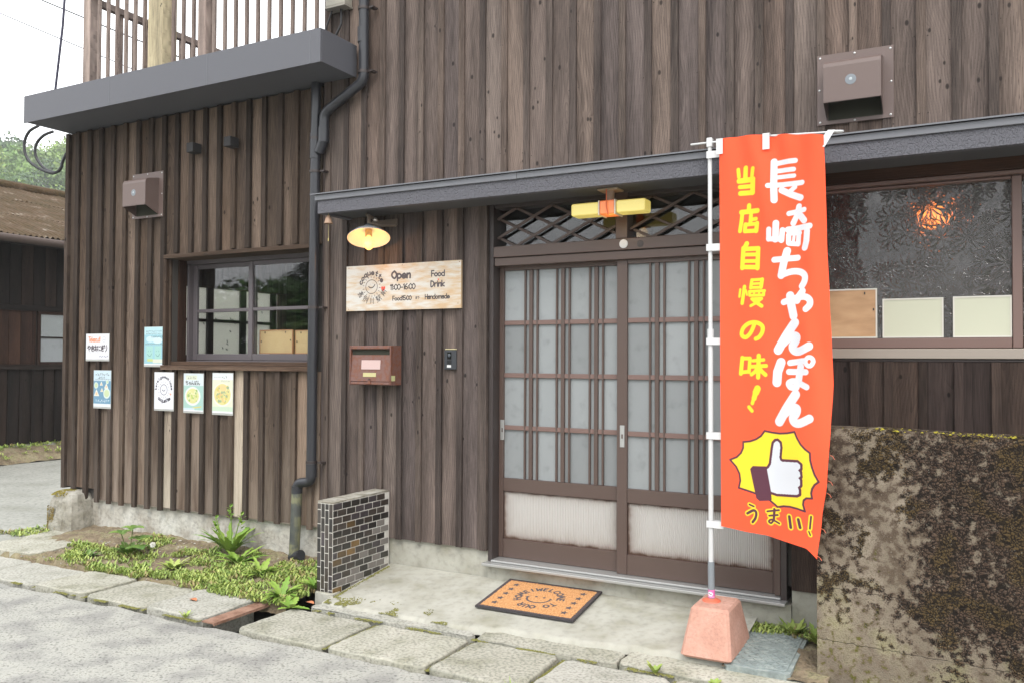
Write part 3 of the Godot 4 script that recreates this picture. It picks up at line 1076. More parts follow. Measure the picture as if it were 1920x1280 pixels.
func build_shop_window(h: Node) -> void:
	var w := part("shop_window", h)
	var pg := petal_glass()
	put("head_board", hboard(-0.74, 1.30, 2.400, 2.468, -0.14, 0.004), M.old_warm[0], w)
	put("frame", cbox(-0.74, 1.30, 2.378, 2.399, -0.14, -0.006), M.bronze_light, w)
	put("frame", cbox(-0.74, -0.70, 1.566, 2.377, -0.14, -0.006), M.bronze_light, w)
	put("frame", cbox(1.26, 1.30, 1.566, 2.377, -0.14, -0.006), M.bronze_light, w)
	put("window_sill", cbox(-0.75, 1.31, 1.512, 1.562, -0.14, 0.03), M.alum_warm, w)
	put("drip_board", cbox(-0.75, 1.31, 1.498, 1.511, -0.10, 0.018), M.bronze_dark, w)
	for s in 2:
		var x0 := -0.699 if s == 0 else 0.182
		var x1 := 0.22 if s == 0 else 1.259
		var zb := -0.062 - 0.034 * s
		if s == 0:
			x1 = 0.180
		put("sash", cbox(x0, x0 + 0.042, 1.564, 2.376, zb - 0.012, zb + 0.028), M.bronze_light, w)
		put("sash", cbox(x1 - (0.0 if s == 0 else 0.042), x1 + (0.042 if s == 0 else 0.0), 1.564, 2.376, zb - 0.010, zb + 0.030), M.bronze_light, w)
		put("sash", cbox(x0 + 0.043, x1 - 0.001, 1.564, 1.614, zb - 0.012, zb + 0.028), M.bronze_light, w)
		put("sash", cbox(x0 + 0.043, x1 - 0.001, 2.362, 2.376, zb - 0.012, zb + 0.028), M.bronze_light, w)
		var g := MB.new()
		g.quad(Vector3(x0 + 0.04, 1.61, zb), Vector3(x1, 1.61, zb), Vector3(x1, 2.365, zb), Vector3(x0 + 0.04, 2.365, zb), Rect2(s * 0.37, 0.2, (x1 - x0) / 0.72, 0.755 / 0.72))
		g.quad(Vector3(x1, 1.61, zb - 0.004), Vector3(x0 + 0.04, 1.61, zb - 0.004), Vector3(x0 + 0.04, 2.365, zb - 0.004), Vector3(x1, 2.365, zb - 0.004), Rect2(0, 0, 1, 1))
		put("pane", g, pg, w)


func build_canopy(h: Node) -> void:
	var c := part("entrance_canopy", h)
	put("fascia", box(-3.73, 2.9, 2.441, 2.523, 0.290, 0.338), M.stucco, c)
	put("fascia", box(-3.73, -3.685, 2.441, 2.523, 0.04, 0.289), M.stucco, c)
	put("drip_edge", cbox(-3.748, 2.92, 2.524, 2.560, 0.26, 0.350, 0.003), M.drip, c)
	var roof := MB.new()
	roof.quad(Vector3(-3.775, 2.568, 0.365), Vector3(2.93, 2.568, 0.365), Vector3(2.93, 2.625, 0.037), Vector3(-3.775, 2.625, 0.037))
	roof.quad(Vector3(2.93, 2.561, 0.365), Vector3(-3.775, 2.561, 0.365), Vector3(-3.775, 2.612, 0.037), Vector3(2.93, 2.612, 0.037))
	roof.quad(Vector3(-3.775, 2.561, 0.365), Vector3(2.93, 2.561, 0.365), Vector3(2.93, 2.568, 0.365), Vector3(-3.775, 2.568, 0.365))
	roof.quad(Vector3(-3.775, 2.612, 0.037), Vector3(-3.775, 2.561, 0.365), Vector3(-3.775, 2.568, 0.365), Vector3(-3.775, 2.625, 0.037))
	put("roof_sheet", roof, M.drip, c)
	for sx in [-2.31, -0.92, 0.6]:
		put("drip_seam", cbox(sx, sx + 0.05, 2.5235, 2.5606, 0.3501, 0.3515, 0.0005), M.drip, c)
		put("drip_seam", box(sx + 0.0502, sx + 0.052, 2.5235, 2.5606, 0.3501, 0.3508), M.dark_gap, c)
	put("soffit", box(-3.684, 2.9, 2.452, 2.464, 0.04, 0.289), M.soffit, c)


func build_balcony(h: Node) -> void:
	var b := part("balcony", h)
	put("deck", box(-6.772, -3.660, 3.412, 3.618, 0.047, 0.402), M.fascia, b)
	put("deck", box(-6.772, -3.975, 3.412, 3.600, -4.0, 0.046), M.fascia, b)
	put("fascia_sheet", cbox(-6.778, -3.655, 3.402, 3.624, 0.403, 0.412, 0.002), M.fascia, b)
	put("fascia_sheet", cbox(-3.659, -3.652, 3.404, 3.622, 0.047, 0.402, 0.002), M.fascia, b)
	put("fascia_seam", cbox(-3.742, -3.738, 3.404, 3.622, 0.412, 0.4135, 0.0005), M.drip, b)
	for sx in [-5.72, -4.68]:
		put("fascia_seam", cbox(sx, sx + 0.004, 3.404, 3.622, 0.412, 0.4135, 0.0005), M.drip, b)
	# railing
	var rl: Array = M.rail
	var zf := 0.33
	put("post", board(-6.11, -6.025, 3.60, 4.325, zf - 0.05, zf + 0.03), rl[0], b)
	put("post", board(-5.335, -5.18, 3.60, 5.2, zf - 0.08, zf + 0.05), rl[2], b)
	put("post", board(-4.835, -4.755, 3.60, 5.2, zf - 0.05, zf + 0.03), rl[1], b)
	put("top_rail", hboard(-6.11, -3.62, 4.326, 4.372, zf - 0.05, zf + 0.04), rl[1], b)
	var first := board(-0.0115, 0.0115, 0, 0.726, -0.0115, 0.0115)
	var fm := first.mesh()
	var x := -5.955
	while x < -3.70:
		if absf(x + 5.26) > 0.10 and absf(x + 4.795) > 0.06:
			put("baluster", fm, rl[rng.randi_range(0, 1)], b, Vector3(x, 3.60, zf))
		x += 0.1045
	# the return along the left end
	var zs := zf - 0.16
	put("side_rail", zboard(-6.095, -6.045, 4.28, 4.33, -2.6, zf - 0.052), rl[1], b)
	while zs > -2.5:
		put("baluster", fm, rl[rng.randi_range(0, 1)], b, Vector3(-6.07, 3.555, zs))
		zs -= 0.118
	put("post", board(-6.11, -6.03, 3.60, 4.33, -2.68, -2.602), rl[0], b)


# ---------------------------------------------------------------- ground

func grid(x0: float, x1: float, z0: float, z1: float, nx: int, nz: int, height: Callable) -> MB:
	# a sheet of ground; height(x, z) gives y
	var b := MB.new()
	var hs := []
	for j in nz + 1:
		var row := PackedVector3Array()
		for i in nx + 1:
			var x := lerpf(x0, x1, float(i) / nx)
			var z := lerpf(z0, z1, float(j) / nz)
			var p: Vector3 = height.call(x, z)
			row.append(p)
		hs.append(row)
	var nn := func(i: int, j: int) -> Vector3:
		var dx: Vector3 = hs[j][mini(i + 1, nx)] - hs[j][maxi(i - 1, 0)]
		var dz: Vector3 = hs[mini(j + 1, nz)][i] - hs[maxi(j - 1, 0)][i]
		return dz.cross(dx).normalized()
	var norms := []
	for j in nz + 1:
		var row := PackedVector3Array()
		for i in nx + 1:
			var q: Vector3 = nn.call(i, j)
			row.append(q)
		norms.append(row)
	for j in nz:
		for i in nx:
			b.squad(hs[j + 1][i], hs[j + 1][i + 1], hs[j][i + 1], hs[j][i], norms[j + 1][i], norms[j + 1][i + 1], norms[j][i + 1], norms[j][i])
	return b


func ragged(x0: float, x1: float, z0: float, z1: float, sd: int, amp := 0.008, corner := 0.02) -> PackedVector2Array:
	var n := noise(sd, 9.0, 3)
	var p := PackedVector2Array()
	var per := [Vector2(x0 + corner, z0), Vector2(x1 - corner, z0), Vector2(x1, z0 + corner), Vector2(x1, z1 - corner), Vector2(x1 - corner, z1), Vector2(x0 + corner, z1), Vector2(x0, z1 - corner), Vector2(x0, z0 + corner)]
	for i in 8:
		var a: Vector2 = per[i]
		var b: Vector2 = per[(i + 1) % 8]
		var m := maxi(1, int(a.distance_to(b) / 0.045))
		for k in m:
			var q := a.lerp(b, float(k) / m)
			p.append(q + Vector2(n.get_noise_2d(q.x, q.y), n.get_noise_2d(q.x + 40.0, q.y)) * amp)
	return p


func stone_slab(poly: PackedVector2Array, y0: float, y1: float, tilt := Vector2.ZERO, ch := 0.01) -> MB:
	# a slab with worn arrises; tilt leans its top
	var ce := Vector2.ZERO
	for q in poly:
		ce += q / poly.size()
	var inner := PackedVector2Array()
	for q in poly:
		inner.append(q + (ce - q).normalized() * ch)
	var b := MB.new()
	var ht := func(q: Vector2, y: float) -> Vector3:
		return Vector3(q.x, y + (q - ce).dot(tilt), q.y)
	var up := Vector3(0, 1, 0)
	var ix := Geometry2D.triangulate_polygon(inner)
	for i in range(0, ix.size(), 3):
		var a: Vector2 = inner[ix[i]]
		var d: Vector2 = inner[ix[i + 1]]
		var e: Vector2 = inner[ix[i + 2]]
		if (d - a).cross(e - a) > 0:
			var sw := d
			d = e
			e = sw
		b.tri(ht.call(a, y1), ht.call(d, y1), ht.call(e, y1))
	for i in poly.size():
		var j := (i + 1) % poly.size()
		var o1 := Vector3((poly[i] - ce).x, 0, (poly[i] - ce).y).normalized()
		var o2 := Vector3((poly[j] - ce).x, 0, (poly[j] - ce).y).normalized()
		b.squad(ht.call(poly[j], y1 - ch * 0.8), ht.call(poly[i], y1 - ch * 0.8), ht.call(inner[i], y1), ht.call(inner[j], y1), o2, o1, up, up)
		b.quad(Vector3(poly[j].x, y0, poly[j].y), Vector3(poly[i].x, y0, poly[i].y), ht.call(poly[i], y1 - ch * 0.8), ht.call(poly[j], y1 - ch * 0.8))
	return b


func build_ground() -> void:
	var base := MB.new()
	base.quad(Vector3(-400, -0.15, 400), Vector3(400, -0.15, 400), Vector3(400, -0.15, -400), Vector3(-400, -0.15, -400))
	struct("ground", base, M.earth)
	var n := noise(3, 1.6, 4)
	var n2 := noise(4, 7.0, 3)
	var road := grid(-7.5, 3.0, 0.0, 1.0, 240, 70, func(x: float, s: float) -> Vector3:
		var e := 1.232 + n.get_noise_2d(x * 1.2, 7.0) * 0.035 + n2.get_noise_2d(x, 3.0) * 0.012
		var z := lerpf(e, 4.4, s * s)
		return Vector3(x, lerpf(0.012, 0.026, clampf(s * 12.0, 0.0, 1.0)) + n2.get_noise_2d(x * 0.7, z * 0.7) * 0.004 + n.get_noise_2d(x, z) * 0.006, z))
	struct("road", road, M.road)
	var far := MB.new()
	far.quad(Vector3(-300, 0.012, 300), Vector3(300, 0.012, 300), Vector3(300, 0.012, 4.36), Vector3(-300, 0.012, 4.36))
	far.quad(Vector3(-300, 0.012, 4.36), Vector3(-7.46, 0.012, 4.36), Vector3(-7.46, 0.012, 1.26), Vector3(-300, 0.012, 1.26))
	far.quad(Vector3(2.96, 0.012, 4.36), Vector3(300, 0.012, 4.36), Vector3(300, 0.012, 1.26), Vector3(2.96, 0.012, 1.26))
	struct("road_surface", far, M.road)
	# lane between the two houses
	var lane := grid(-11.0, -6.62, -26.0, 1.30, 90, 220, func(x: float, z: float) -> Vector3:
		var y := 0.062 + 0.014 * clampf(-6.7 - x, 0.0, 5.0)
		y -= clampf((z - 0.65) / 0.6, 0.0, 1.0) * (y - 0.006)
		var crack := absf(n.get_noise_2d(x * 0.5 + 60.0, z * 0.5))
		var joint := 0.0
		for jz in [-0.52, -2.35, -4.2, -6.1]:
			joint = maxf(joint, 1.0 - absf(z - jz - 0.03 * n.get_noise_2d(x, 9.0)) / 0.03)
		return Vector3(x, y + n2.get_noise_2d(x * 0.4, z * 0.4) * 0.005 - clampf(joint, 0.0, 1.0) * 0.010 - (0.006 if crack < 0.012 else 0.0), z))
	struct("lane", lane, M.lane)
	# entrance apron, falling towards the street, its front edge broken away
	var apron := grid(-3.372, -0.99, 0.0, 1.0, 130, 44, func(x: float, s: float) -> Vector3:
		var e := 0.700 + n2.get_noise_2d(x * 0.5, 2.0) * 0.010
		var bite := smoothstep(-2.45, -2.1, x) * 0.07 + smoothstep(-1.75, -1.45, x) * 0.05
		e -= bite + (n2.get_noise_2d(x * 0.7, 33.0) * 0.025 if x > -2.35 else 0.0)
		var z := s * e
		var y := 0.155 - 0.128 * z + n2.get_noise_2d(x * 0.3, z * 0.3) * 0.003
		if s > 0.965:
			y -= (s - 0.965) / 0.035 * 0.035
		return Vector3(x, y, z))
	struct("entrance_apron", apron, M.porch)
	var curb := Node3D.new()
	curb.name = "apron_edging"
	add_child(curb)
	curb.set_meta("kind", "structure")
	for q in [[-3.40, -2.30, 0.690, 0.752, 0.056, 1], [-2.285, -1.50, 0.60, 0.752, 0.053, 0], [-1.49, -0.62, 0.57, 0.75, 0.055, 2]]:
		put("edging_stone", stone_slab(ragged(q[0], q[1], q[2], q[3], int(q[0] * 50), 0.016), -0.12, q[4], Vector2(0, -0.05)), M.slab[q[5]], curb)
	# drain covers along the street
	var pave := Node3D.new()
	pave.name = "pavement"
	add_child(pave)
	pave.set_meta("kind", "structure")
	for q in [[-6.92, -5.96, 0.79, 1.21, 0.028, 1], [-5.94, -5.33, 0.80, 1.20, 0.034, 1], [-5.30, -4.83, 0.785, 1.205, 0.050, 2], [-4.81, -4.285, 0.775, 1.20, 0.042, 0], [-4.265, -3.80, 0.77, 1.20, 0.052, 1],
			[-3.505, -2.91, 0.775, 1.225, 0.042, 0], [-2.885, -2.29, 0.77, 1.225, 0.044, 2], [-2.265, -1.775, 0.772, 1.225, 0.048, 0], [-1.75, -1.21, 0.775, 1.225, 0.042, 1], [-1.185, -0.63, 0.775, 1.225, 0.045, 0], [-0.61, -0.05, 0.80, 1.225, 0.042, 2], [-0.03, 0.55, 0.80, 1.225, 0.042, 0], [0.57, 1.16, 0.80, 1.225, 0.042, 1], [1.18, 1.75, 0.80, 1.225, 0.042, 2], [1.77, 2.4, 0.80, 1.225, 0.042, 0]]:
		put("slab", stone_slab(ragged(q[0], q[1], q[2], q[3], int(q[0] * 90), 0.012, 0.028), -0.12, q[4], Vector2(rng.randf_range(-0.01, 0.01), rng.randf_range(-0.012, 0.012)), 0.014), M.slab[q[5]], pave)
	put("slab", stone_slab(ragged(-6.66, -6.02, 0.12, 0.765, 77, 0.03, 0.06), -0.1, 0.078, Vector2(0.01, -0.03), 0.012), M.slab[2], pave)
	struct("drain", box(-3.795, -3.508, -0.148, -0.10, 0.775, 1.22), M.dark_gap)
	# planted strip of bare soil and moss at the foot of the annex
	var soil := grid(-6.42, -3.56, -0.02, 0.80, 150, 50, func(x: float, z: float) -> Vector3:
		return Vector3(x, 0.115 - 0.085 * z + n.get_noise_2d(x * 1.4, z * 1.4) * 0.02 + n2.get_noise_2d(x * 2.0, z * 2.0) * 0.010 - (0.05 if z > 0.775 else 0.0), z))
	struct("soil_bed", soil, M.soil)
	var soil2 := grid(-1.03, -0.56, 0.0, 0.60, 40, 40, func(x: float, z: float) -> Vector3:
		return Vector3(x, 0.105 - 0.06 * z + n.get_noise_2d(x * 2.0, z * 2.0) * 0.02 + n2.get_noise_2d(x * 2.0, z * 2.0) * 0.008, z))
	struct("soil_patch", soil2, M.soil)


# ---------------------------------------------------------------- the house across the lane

func build_neighbour() -> void:
	var h := thing("neighbour_house", "old dark timber house with mossy corrugated roof across the lane", "house")
	var X := -11.3
	put("wall_core", box(X - 0.2, X - 0.01, 0.2, 3.1, -9.0, 1.6), M.room, h)
	put("rear_part", box(X - 6.0, X - 0.21, 0.2, 3.1, -9.0, 1.6), M.room, h)
	var z := 0.4
	var i := 0
	while z > -5.2:
		var wz := 0.165 + rng.randf_range(-0.012, 0.012)
		var wz0 := z - wz + 0.003
		put("board", zboard(X - 0.008, X + 0.012 + rng.randf_range(0, 0.004), 0.33, 1.335, wz0, z), pick(M.old), h)
		if i % 1 == 0:
			put("batten", zboard(X + 0.016, X + 0.034, 0.33, 1.335, z - 0.02, z + 0.015), M.old[1], h)
		if z < -2.66 - 0.02 and z > -3.36:
			pass
		elif z - wz < -2.60 and z > -2.66:
			put("board", zboard(X - 0.008, X + 0.010, 1.405, 2.13, -2.60, z), pick(M.old_warm), h)
		else:
			put("board", zboard(X - 0.008, X + 0.010, 1.405, 2.13, wz0, z), pick(M.old_warm), h)
		put("board", zboard(X - 0.008, X + 0.012, 2.205, 3.08, wz0, z), pick(M.old), h)
		z -= wz
		i += 1
	put("band_board", zboard(X - 0.005, X + 0.055, 1.338, 1.400, -5.2, 0.45), M.old[0], h)
	put("band_board", zboard(X - 0.005, X + 0.050, 2.135, 2.200, -5.2, 0.45), M.old[1], h)
	var w := part("window", h)
	for fz in [-2.635, -3.355]:
		put("frame", box(X + 0.0, X + 0.035, 1.405, 2.13, fz - 0.02, fz + 0.02), M.old_warm[1], w)
	put("frame", box(X + 0.0, X + 0.033, 1.405, 1.44, -3.334, -2.656), M.old_warm[1], w)
	put("frame", box(X + 0.0, X + 0.033, 2.09, 2.128, -3.334, -2.656), M.old_warm[1], w)
	put("frame", box(X + 0.0, X + 0.030, 1.765, 1.785, -3.334, -2.656), M.old[0], w)
	put("pane", box(X + 0.008, X + 0.014, 1.441, 1.764, -3.334, -2.656), M.frosted, w)
	put("pane", box(X + 0.008, X + 0.014, 1.786, 2.089, -3.334, -2.656), M.glass, w)
	put("blind", box(X - 0.004, X + 0.002, 1.786, 2.089, -3.334, -2.656), mat(lin(0.16, 0.18, 0.17), 0.8), w)
	# roof: corrugated sheets under moss
	var roof := part("roof", h)
	var n := noise(15, 2.2, 3)
	var ny := 26
	var rows := 3
	var slope := 0.345
	for s in rows:
		var xa := -10.62 - s * 1.25
		var xb := xa - 1.32
		var sheet := grid(0.0, 1.0, -6.4, 1.9, 10, 520, func(t: float, zz: float) -> Vector3:
			var x := lerpf(xb, xa, t)
			var y := 3.06 + (-10.62 - x) * slope + 0.014 * (1.0 - t * 0.0) * sin(zz * TAU / 0.075) + n.get_noise_2d(x, zz) * 0.02 
			return Vector3(x, y + 0.006 * s, zz))
		put("corrugated_sheet", sheet, roof_mat(), roof)
	put("ridge", tube([Vector3(-14.45, 4.42, -6.5), Vector3(-14.45, 4.42, 2.0)], 0.09, 10), roof_mat(), roof)
	var far := MB.new()
	far.quad(Vector3(-18.4, 3.06, -6.4), Vector3(-18.4, 3.06, 1.9), Vector3(-14.4, 4.44, 1.9), Vector3(-14.4, 4.44, -6.4))
	put("rear_slope", far, roof_mat(), roof)
	put("eaves_board", box(-11.0, -10.66, 2.98, 3.015, -6.3, 1.8), M.old[1], h)
	put("gable_wall", gable(-11.4, -17.5, 3.08, -6.2), M.old[0], h)
	put("gutter", tube([Vector3(-10.57, 2.985, -6.4), Vector3(-10.57, 3.0, 1.9)], 0.05, 10), mat(lin(0.06, 0.04, 0.032), 0.8), h)
	put("foundation", box(X - 0.1, X + 0.005, -0.1, 0.328, -5.2, 0.45), M.plaster, h)
	var ns := noise(16, 1.4, 4)
	var strip := grid(-11.32, -10.86, -5.2, 0.5, 24, 120, func(x: float, zz: float) -> Vector3:
		var t := (x + 11.32) / 0.46
		return Vector3(x, 0.30 - t * t * 0.17 + ns.get_noise_2d(x * 3.0, zz * 2.0) * 0.035, zz))
	struct("soil_verge", strip, M.soil)


func gable(x0: float, x1: float, y: float, z: float) -> MB:
	var b := MB.new()
	var top := Vector3((x0 + x1) / 2, y + 1.2, z)
	b.tri(Vector3(x0, y, z), top, Vector3(x1, y, z))
	b.tri(Vector3(x0, y, z - 0.05), Vector3(x1, y, z - 0.05), top - Vector3(0, 0, 0.05))
	return b


func roof_mat() -> StandardMaterial3D:
	if not M.has("mossroof"):
		var m := rough_stone(121, [[0.0, Color(0.5, 0.48, 0.35)], [0.45, Color(0.75, 0.70, 0.6)], [0.80, Color(0.95, 0.9, 0.85)], [0.84, Color(1, 1, 1)], [1.0, Color(1, 1, 1)]], 0.8, [[0.0, Color(0.040, 0.034, 0.008)], [0.42, Color(0.070, 0.043, 0.016)], [0.68, Color(0.085, 0.052, 0.028)], [0.84, Color(0.30, 0.28, 0.26)], [1.0, Color(0.42, 0.40, 0.38)]], 0.35, 1.0, 1.0)
		M.mossroof = m
	return M.mossroof


# ---------------------------------------------------------------- wooded hill

func hill_y(x: float, z: float) -> float:
	var d := Vector2(x + 118.0, z + 78.0)
	var t := Vector2(d.x * 0.56 - d.y * 0.83, d.x * 0.83 + d.y * 0.56)
	return 29.0 * exp(-(t.x * t.x) / 9000.0 - (t.y * t.y) / 2400.0) - 2.0


func leaf_clump(count: int, size: float, sd: int, squash := 1.0, up := 0.35) -> MB:
	# a crown of many leaf faces spread through lobes
	var r := RandomNumberGenerator.new()
	r.seed = sd
	var lobes := []
	for k in 7:
		lobes.append([Vector3(r.randf_range(-0.55, 0.55), r.randf_range(-0.45, 0.6) * squash, r.randf_range(-0.55, 0.55)), r.randf_range(0.32, 0.55), r.randf_range(0.75, 1.2)])
	var b := MB.new()
	for i in count:
		var l: Array = lobes[r.randi_range(0, 6)]
		var d := Vector3(r.randfn(), r.randfn(), r.randfn()).normalized()
		var rad: float = l[1] * pow(r.randf(), 0.28)
		var p: Vector3 = l[0] + d * Vector3(1, 0.85 * squash, 1) * rad
		var nn := (d + Vector3(r.randfn(), r.randfn() + up, r.randfn()) * 0.55).normalized()
		var a := nn.cross(Vector3(r.randfn(), r.randfn(), r.randfn())).normalized()
		var c := nn.cross(a)
		var s := size * r.randf_range(0.6, 1.35)
		var g: float = l[2] * r.randf_range(0.8, 1.2)
		b.tint = Color(g, g * r.randf_range(0.94, 1.06), g * r.randf_range(0.8, 1.1))
		var tip := p + a * s
		var e1 := p + c * s * 0.42 + nn * s * 0.08
		var e2 := p - c * s * 0.42 + nn * s * 0.08
		b.tri(p - a * s * 0.6, e2, tip)
		b.tri(p - a * s * 0.6, tip, e1)
	return b


func build_hill() -> void:
	var g := grid(-260.0, 0.0, -230.0, 20.0, 60, 60, func(x: float, z: float) -> Vector3:
		return Vector3(x, hill_y(x, z) if hill_y(x, z) > 0.05 else -0.3, z))
	struct("hill", g, mat(lin(0.045, 0.075, 0.02), 1.0))
	for kind in 3:
		var mm := MultiMesh.new()
		mm.transform_format = MultiMesh.TRANSFORM_3D
		mm.use_colors = true
		mm.mesh = leaf_clump(620, 0.10, 200 + kind, 1.15).mesh()
		var spots := []
		for i in 4200:
			var x := rng.randf_range(-215.0, -45.0)
			var z := rng.randf_range(-185.0, -22.0)
			var y := hill_y(x, z)
			if y > 0.2 and absf((Vector2(x, z - 4.6).angle() - Vector2(-0.845, -0.535).angle())) < 0.34:
				spots.append(Vector3(x, y, z))
		spots.resize(mini(spots.size(), 560))
		mm.instance_count = spots.size()
		for i in spots.size():
			var s := rng.randf_range(2.0, 3.6)
			var b := Basis(Vector3.UP, rng.randf() * TAU).scaled(Vector3(s, s * rng.randf_range(0.9, 1.3), s))
			mm.set_instance_transform(i, Transform3D(b, spots[i] + Vector3(0, s * 0.6, 0)))
			var q := rng.randf()
			var c := Color(0.10, 0.20, 0.035).lerp(Color(0.27, 0.345, 0.07), q)
			if rng.randf() < 0.22:
				c = Color(0.06, 0.115, 0.035)
			mm.set_instance_color(i, c)
		var o := MultiMeshInstance3D.new()
		o.multimesh = mm
		o.material_override = M.leaf
		o.name = numbered("forest_on_hill")
		o.set_meta("kind", "stuff")
		tag(o, "green broadleaf forest covering the hill beyond the mossy roof", "forest")
		add_child(o)


func build_far_trees() -> void:
	# trees and a hedge across the street, which the window panes mirror
	var crown := leaf_clump(5200, 0.085, 300, 1.2).mesh()
	var cone := MB.new()
	var r := RandomNumberGenerator.new()
	r.seed = 9
	for i in 5200:
		var t := pow(r.randf(), 0.8)
		var rad := (1.0 - t) * 0.42 * pow(r.randf(), 0.35) * (0.8 + 0.35 * sin(t * 40.0)) + 0.01
		var an := r.randf() * TAU
		var p := Vector3(cos(an) * rad, t * 2.4 - 1.0, sin(an) * rad)
		var out := Vector3(cos(an), -0.35, sin(an)).normalized()
		var sd := out.cross(Vector3.UP).normalized()
		var s := 0.085 * r.randf_range(0.6, 1.3)
		var q := r.randf_range(0.7, 1.25)
		cone.tint = Color(q, q, q)
		cone.tri(p + sd * s * 0.3, p - sd * s * 0.3, p + out * s)
	var cmesh := cone.mesh()
	var green := [mat(lin(0.08, 0.16, 0.04), 0.7), mat(lin(0.13, 0.21, 0.05), 0.7), mat(lin(0.05, 0.095, 0.04), 0.7)]
	for m in green:
		m.vertex_color_use_as_albedo = true
		m.backlight_enabled = true
		m.backlight = Color(0.05, 0.08, 0.02)
	var spots := [
		["broadleaf_tree", "round bushy tree across the street with a mid green crown", -28.0, 16.0, 1.9, 0], ["broadleaf_tree", "low light green bushy tree across the street", -24.0, 15.5, 1.75, 1],
		["broadleaf_tree", "wide dark green tree across the street between bushes and conifers", -20.6, 16.5, 2.1, 0], ["broadleaf_tree", "yellow green rounded tree across the street", -14.5, 15.5, 2.2, 1],
		["conifer_tree", "tall dark conifer across the street, the slimmer one", -21.5, 19.5, 3.1, 2], ["conifer_tree", "tall dark conifer across the street, the broader one", -19.0, 18.5, 3.6, 2],
		["broadleaf_tree", "large green tree across the street opposite the entrance", -8.0, 21.0, 2.2, 0], ["broadleaf_tree", "smaller green tree across the street opposite the shop window", 2.0, 20.0, 2.1, 1]]
	for s in spots:
		var con: bool = s[0] == "conifer_tree"
		var o := thing(s[0], s[1], "tree", Vector3(s[2], 0, s[3]), "trees across the street")
		var k: float = s[4]
		var c := put("crown", cmesh if con else crown, green[s[5]], o, Vector3(0, k * (1.25 if con else 1.05), 0))
		c.scale = Vector3(k * (1.3 if con else 1.5), k, k * (1.3 if con else 1.5))
		c.rotation.y = s[2]
		put("trunk", tube([Vector3(0, -0.2, 0), Vector3(0.05, k * 0.6, 0), Vector3(0, k * 1.3, 0.03)], 0.16, 8), M.bark, o)
	var hd := MultiMesh.new()
	hd.transform_format = MultiMesh.TRANSFORM_3D
	hd.mesh = leaf_clump(1400, 0.12, 330, 0.9).mesh()
	hd.instance_count = 40
	for i in 40:
		hd.set_instance_transform(i, Transform3D(Basis(Vector3.UP, rng.randf() * TAU).scaled(Vector3(1.5, 1.25, 1.3)), Vector3(-34.0 + i * 1.05, 1.0 + rng.randf_range(-0.1, 0.25), 15.5 + rng.randf_range(-0.3, 0.3))))
	var o := MultiMeshInstance3D.new()
	o.multimesh = hd
	o.name = "hedge"
	o.material_override = green[0]
	o.set_meta("kind", "stuff")
	tag(o, "long dense green hedge across the street", "hedge")
	add_child(o)


# ---------------------------------------------------------------- things fixed to the house

func hood(label: String, at: Vector3) -> void:
	# a sheet metal vent cowl, open below
	var t := thing("vent_hood", label, "vent hood", at, "brown vent hoods on the boards")
	put("back_plate", cbox(-0.180, 0.180, -0.180, 0.180, 0.036, 0.041, 0.002), M.cowl, t)
	put("duct_mouth", box(-0.125, 0.125, -0.16, 0.10, 0.0412, 0.0425), M.dark_gap, t)
	var b := MB.new()
	var prof := [Vector2(0.042, 0.128), Vector2(0.125, 0.112), Vector2(0.147, 0.106), Vector2(0.160, 0.094), Vector2(0.165, 0.075), Vector2(0.165, -0.100)]
	var hw := 0.132
	for side in 2:
		var k := 0.0 if side == 0 else 0.003
		for i in prof.size() - 1:
			var p: Vector2 = prof[i]
			var q: Vector2 = prof[i + 1]
			var d := (q - p).normalized()
			var nn := Vector2(-d.y, d.x)
			if side == 0:
				b.quad(Vector3(-hw, q.y, q.x), Vector3(hw, q.y, q.x), Vector3(hw, p.y, p.x), Vector3(-hw, p.y, p.x))
			else:
				b.quad(Vector3(hw, q.y - 0.002, q.x - k), Vector3(-hw, q.y - 0.002, q.x - k), Vector3(-hw, p.y - k, p.x - k), Vector3(hw, p.y - k, p.x - k))
		for s in [-1.0, 1.0]:
			var x: float = s * (hw - k)
			for i in prof.size() - 1:
				var p: Vector2 = prof[i]
				var q: Vector2 = prof[i + 1]
				var back := Vector3(x, -0.16, 0.042)
				if (s > 0) == (side == 0):
					b.tri(back, Vector3(x, q.y, q.x), Vector3(x, p.y, p.x))
				else:
					b.tri(back, Vector3(x, p.y, p.x), Vector3(x, q.y, q.x))
	put("cowl", b, M.cowl, t)
	var st := MB.new()
	st.X = Transform3D(Basis(Vector3.RIGHT, PI / 2), Vector3(-0.005, 0.0, 0.1652))
	st.lathe([Vector2(0.026, 0.0), Vector2(0.025, 0.001), Vector2(0.0, 0.0012)], 18)
	put("round_sticker", st, mat(lin(0.17, 0.19, 0.21), 0.35), t)
	var hl := MB.new()
	hl.X = Transform3D(Basis(Vector3.RIGHT, PI / 2), Vector3(-0.005, 0.002, 0.1662))
	hl.lathe([Vector2(0.008, 0.0), Vector2(0.006, 0.001), Vector2(0.0, 0.0012)], 12)
	put("sticker_print", hl, mat(lin(0.36, 0.40, 0.42), 0.4), t)
	for q in [[-0.165, 0.165], [0.0, 0.168], [0.165, 0.165], [-0.165, -0.165], [0.0, -0.170], [0.165, -0.165], [0.168, 0.0], [-0.168, 0.0]]:
		var sc := MB.new()
		sc.X = Transform3D(Basis(Vector3.RIGHT, PI / 2), Vector3(q[0], q[1], 0.041))
		sc.lathe([Vector2(0.006, 0.0), Vector2(0.005, 0.002), Vector2(0.0, 0.003)], 8)
		put("screw", sc, M.alum, t)


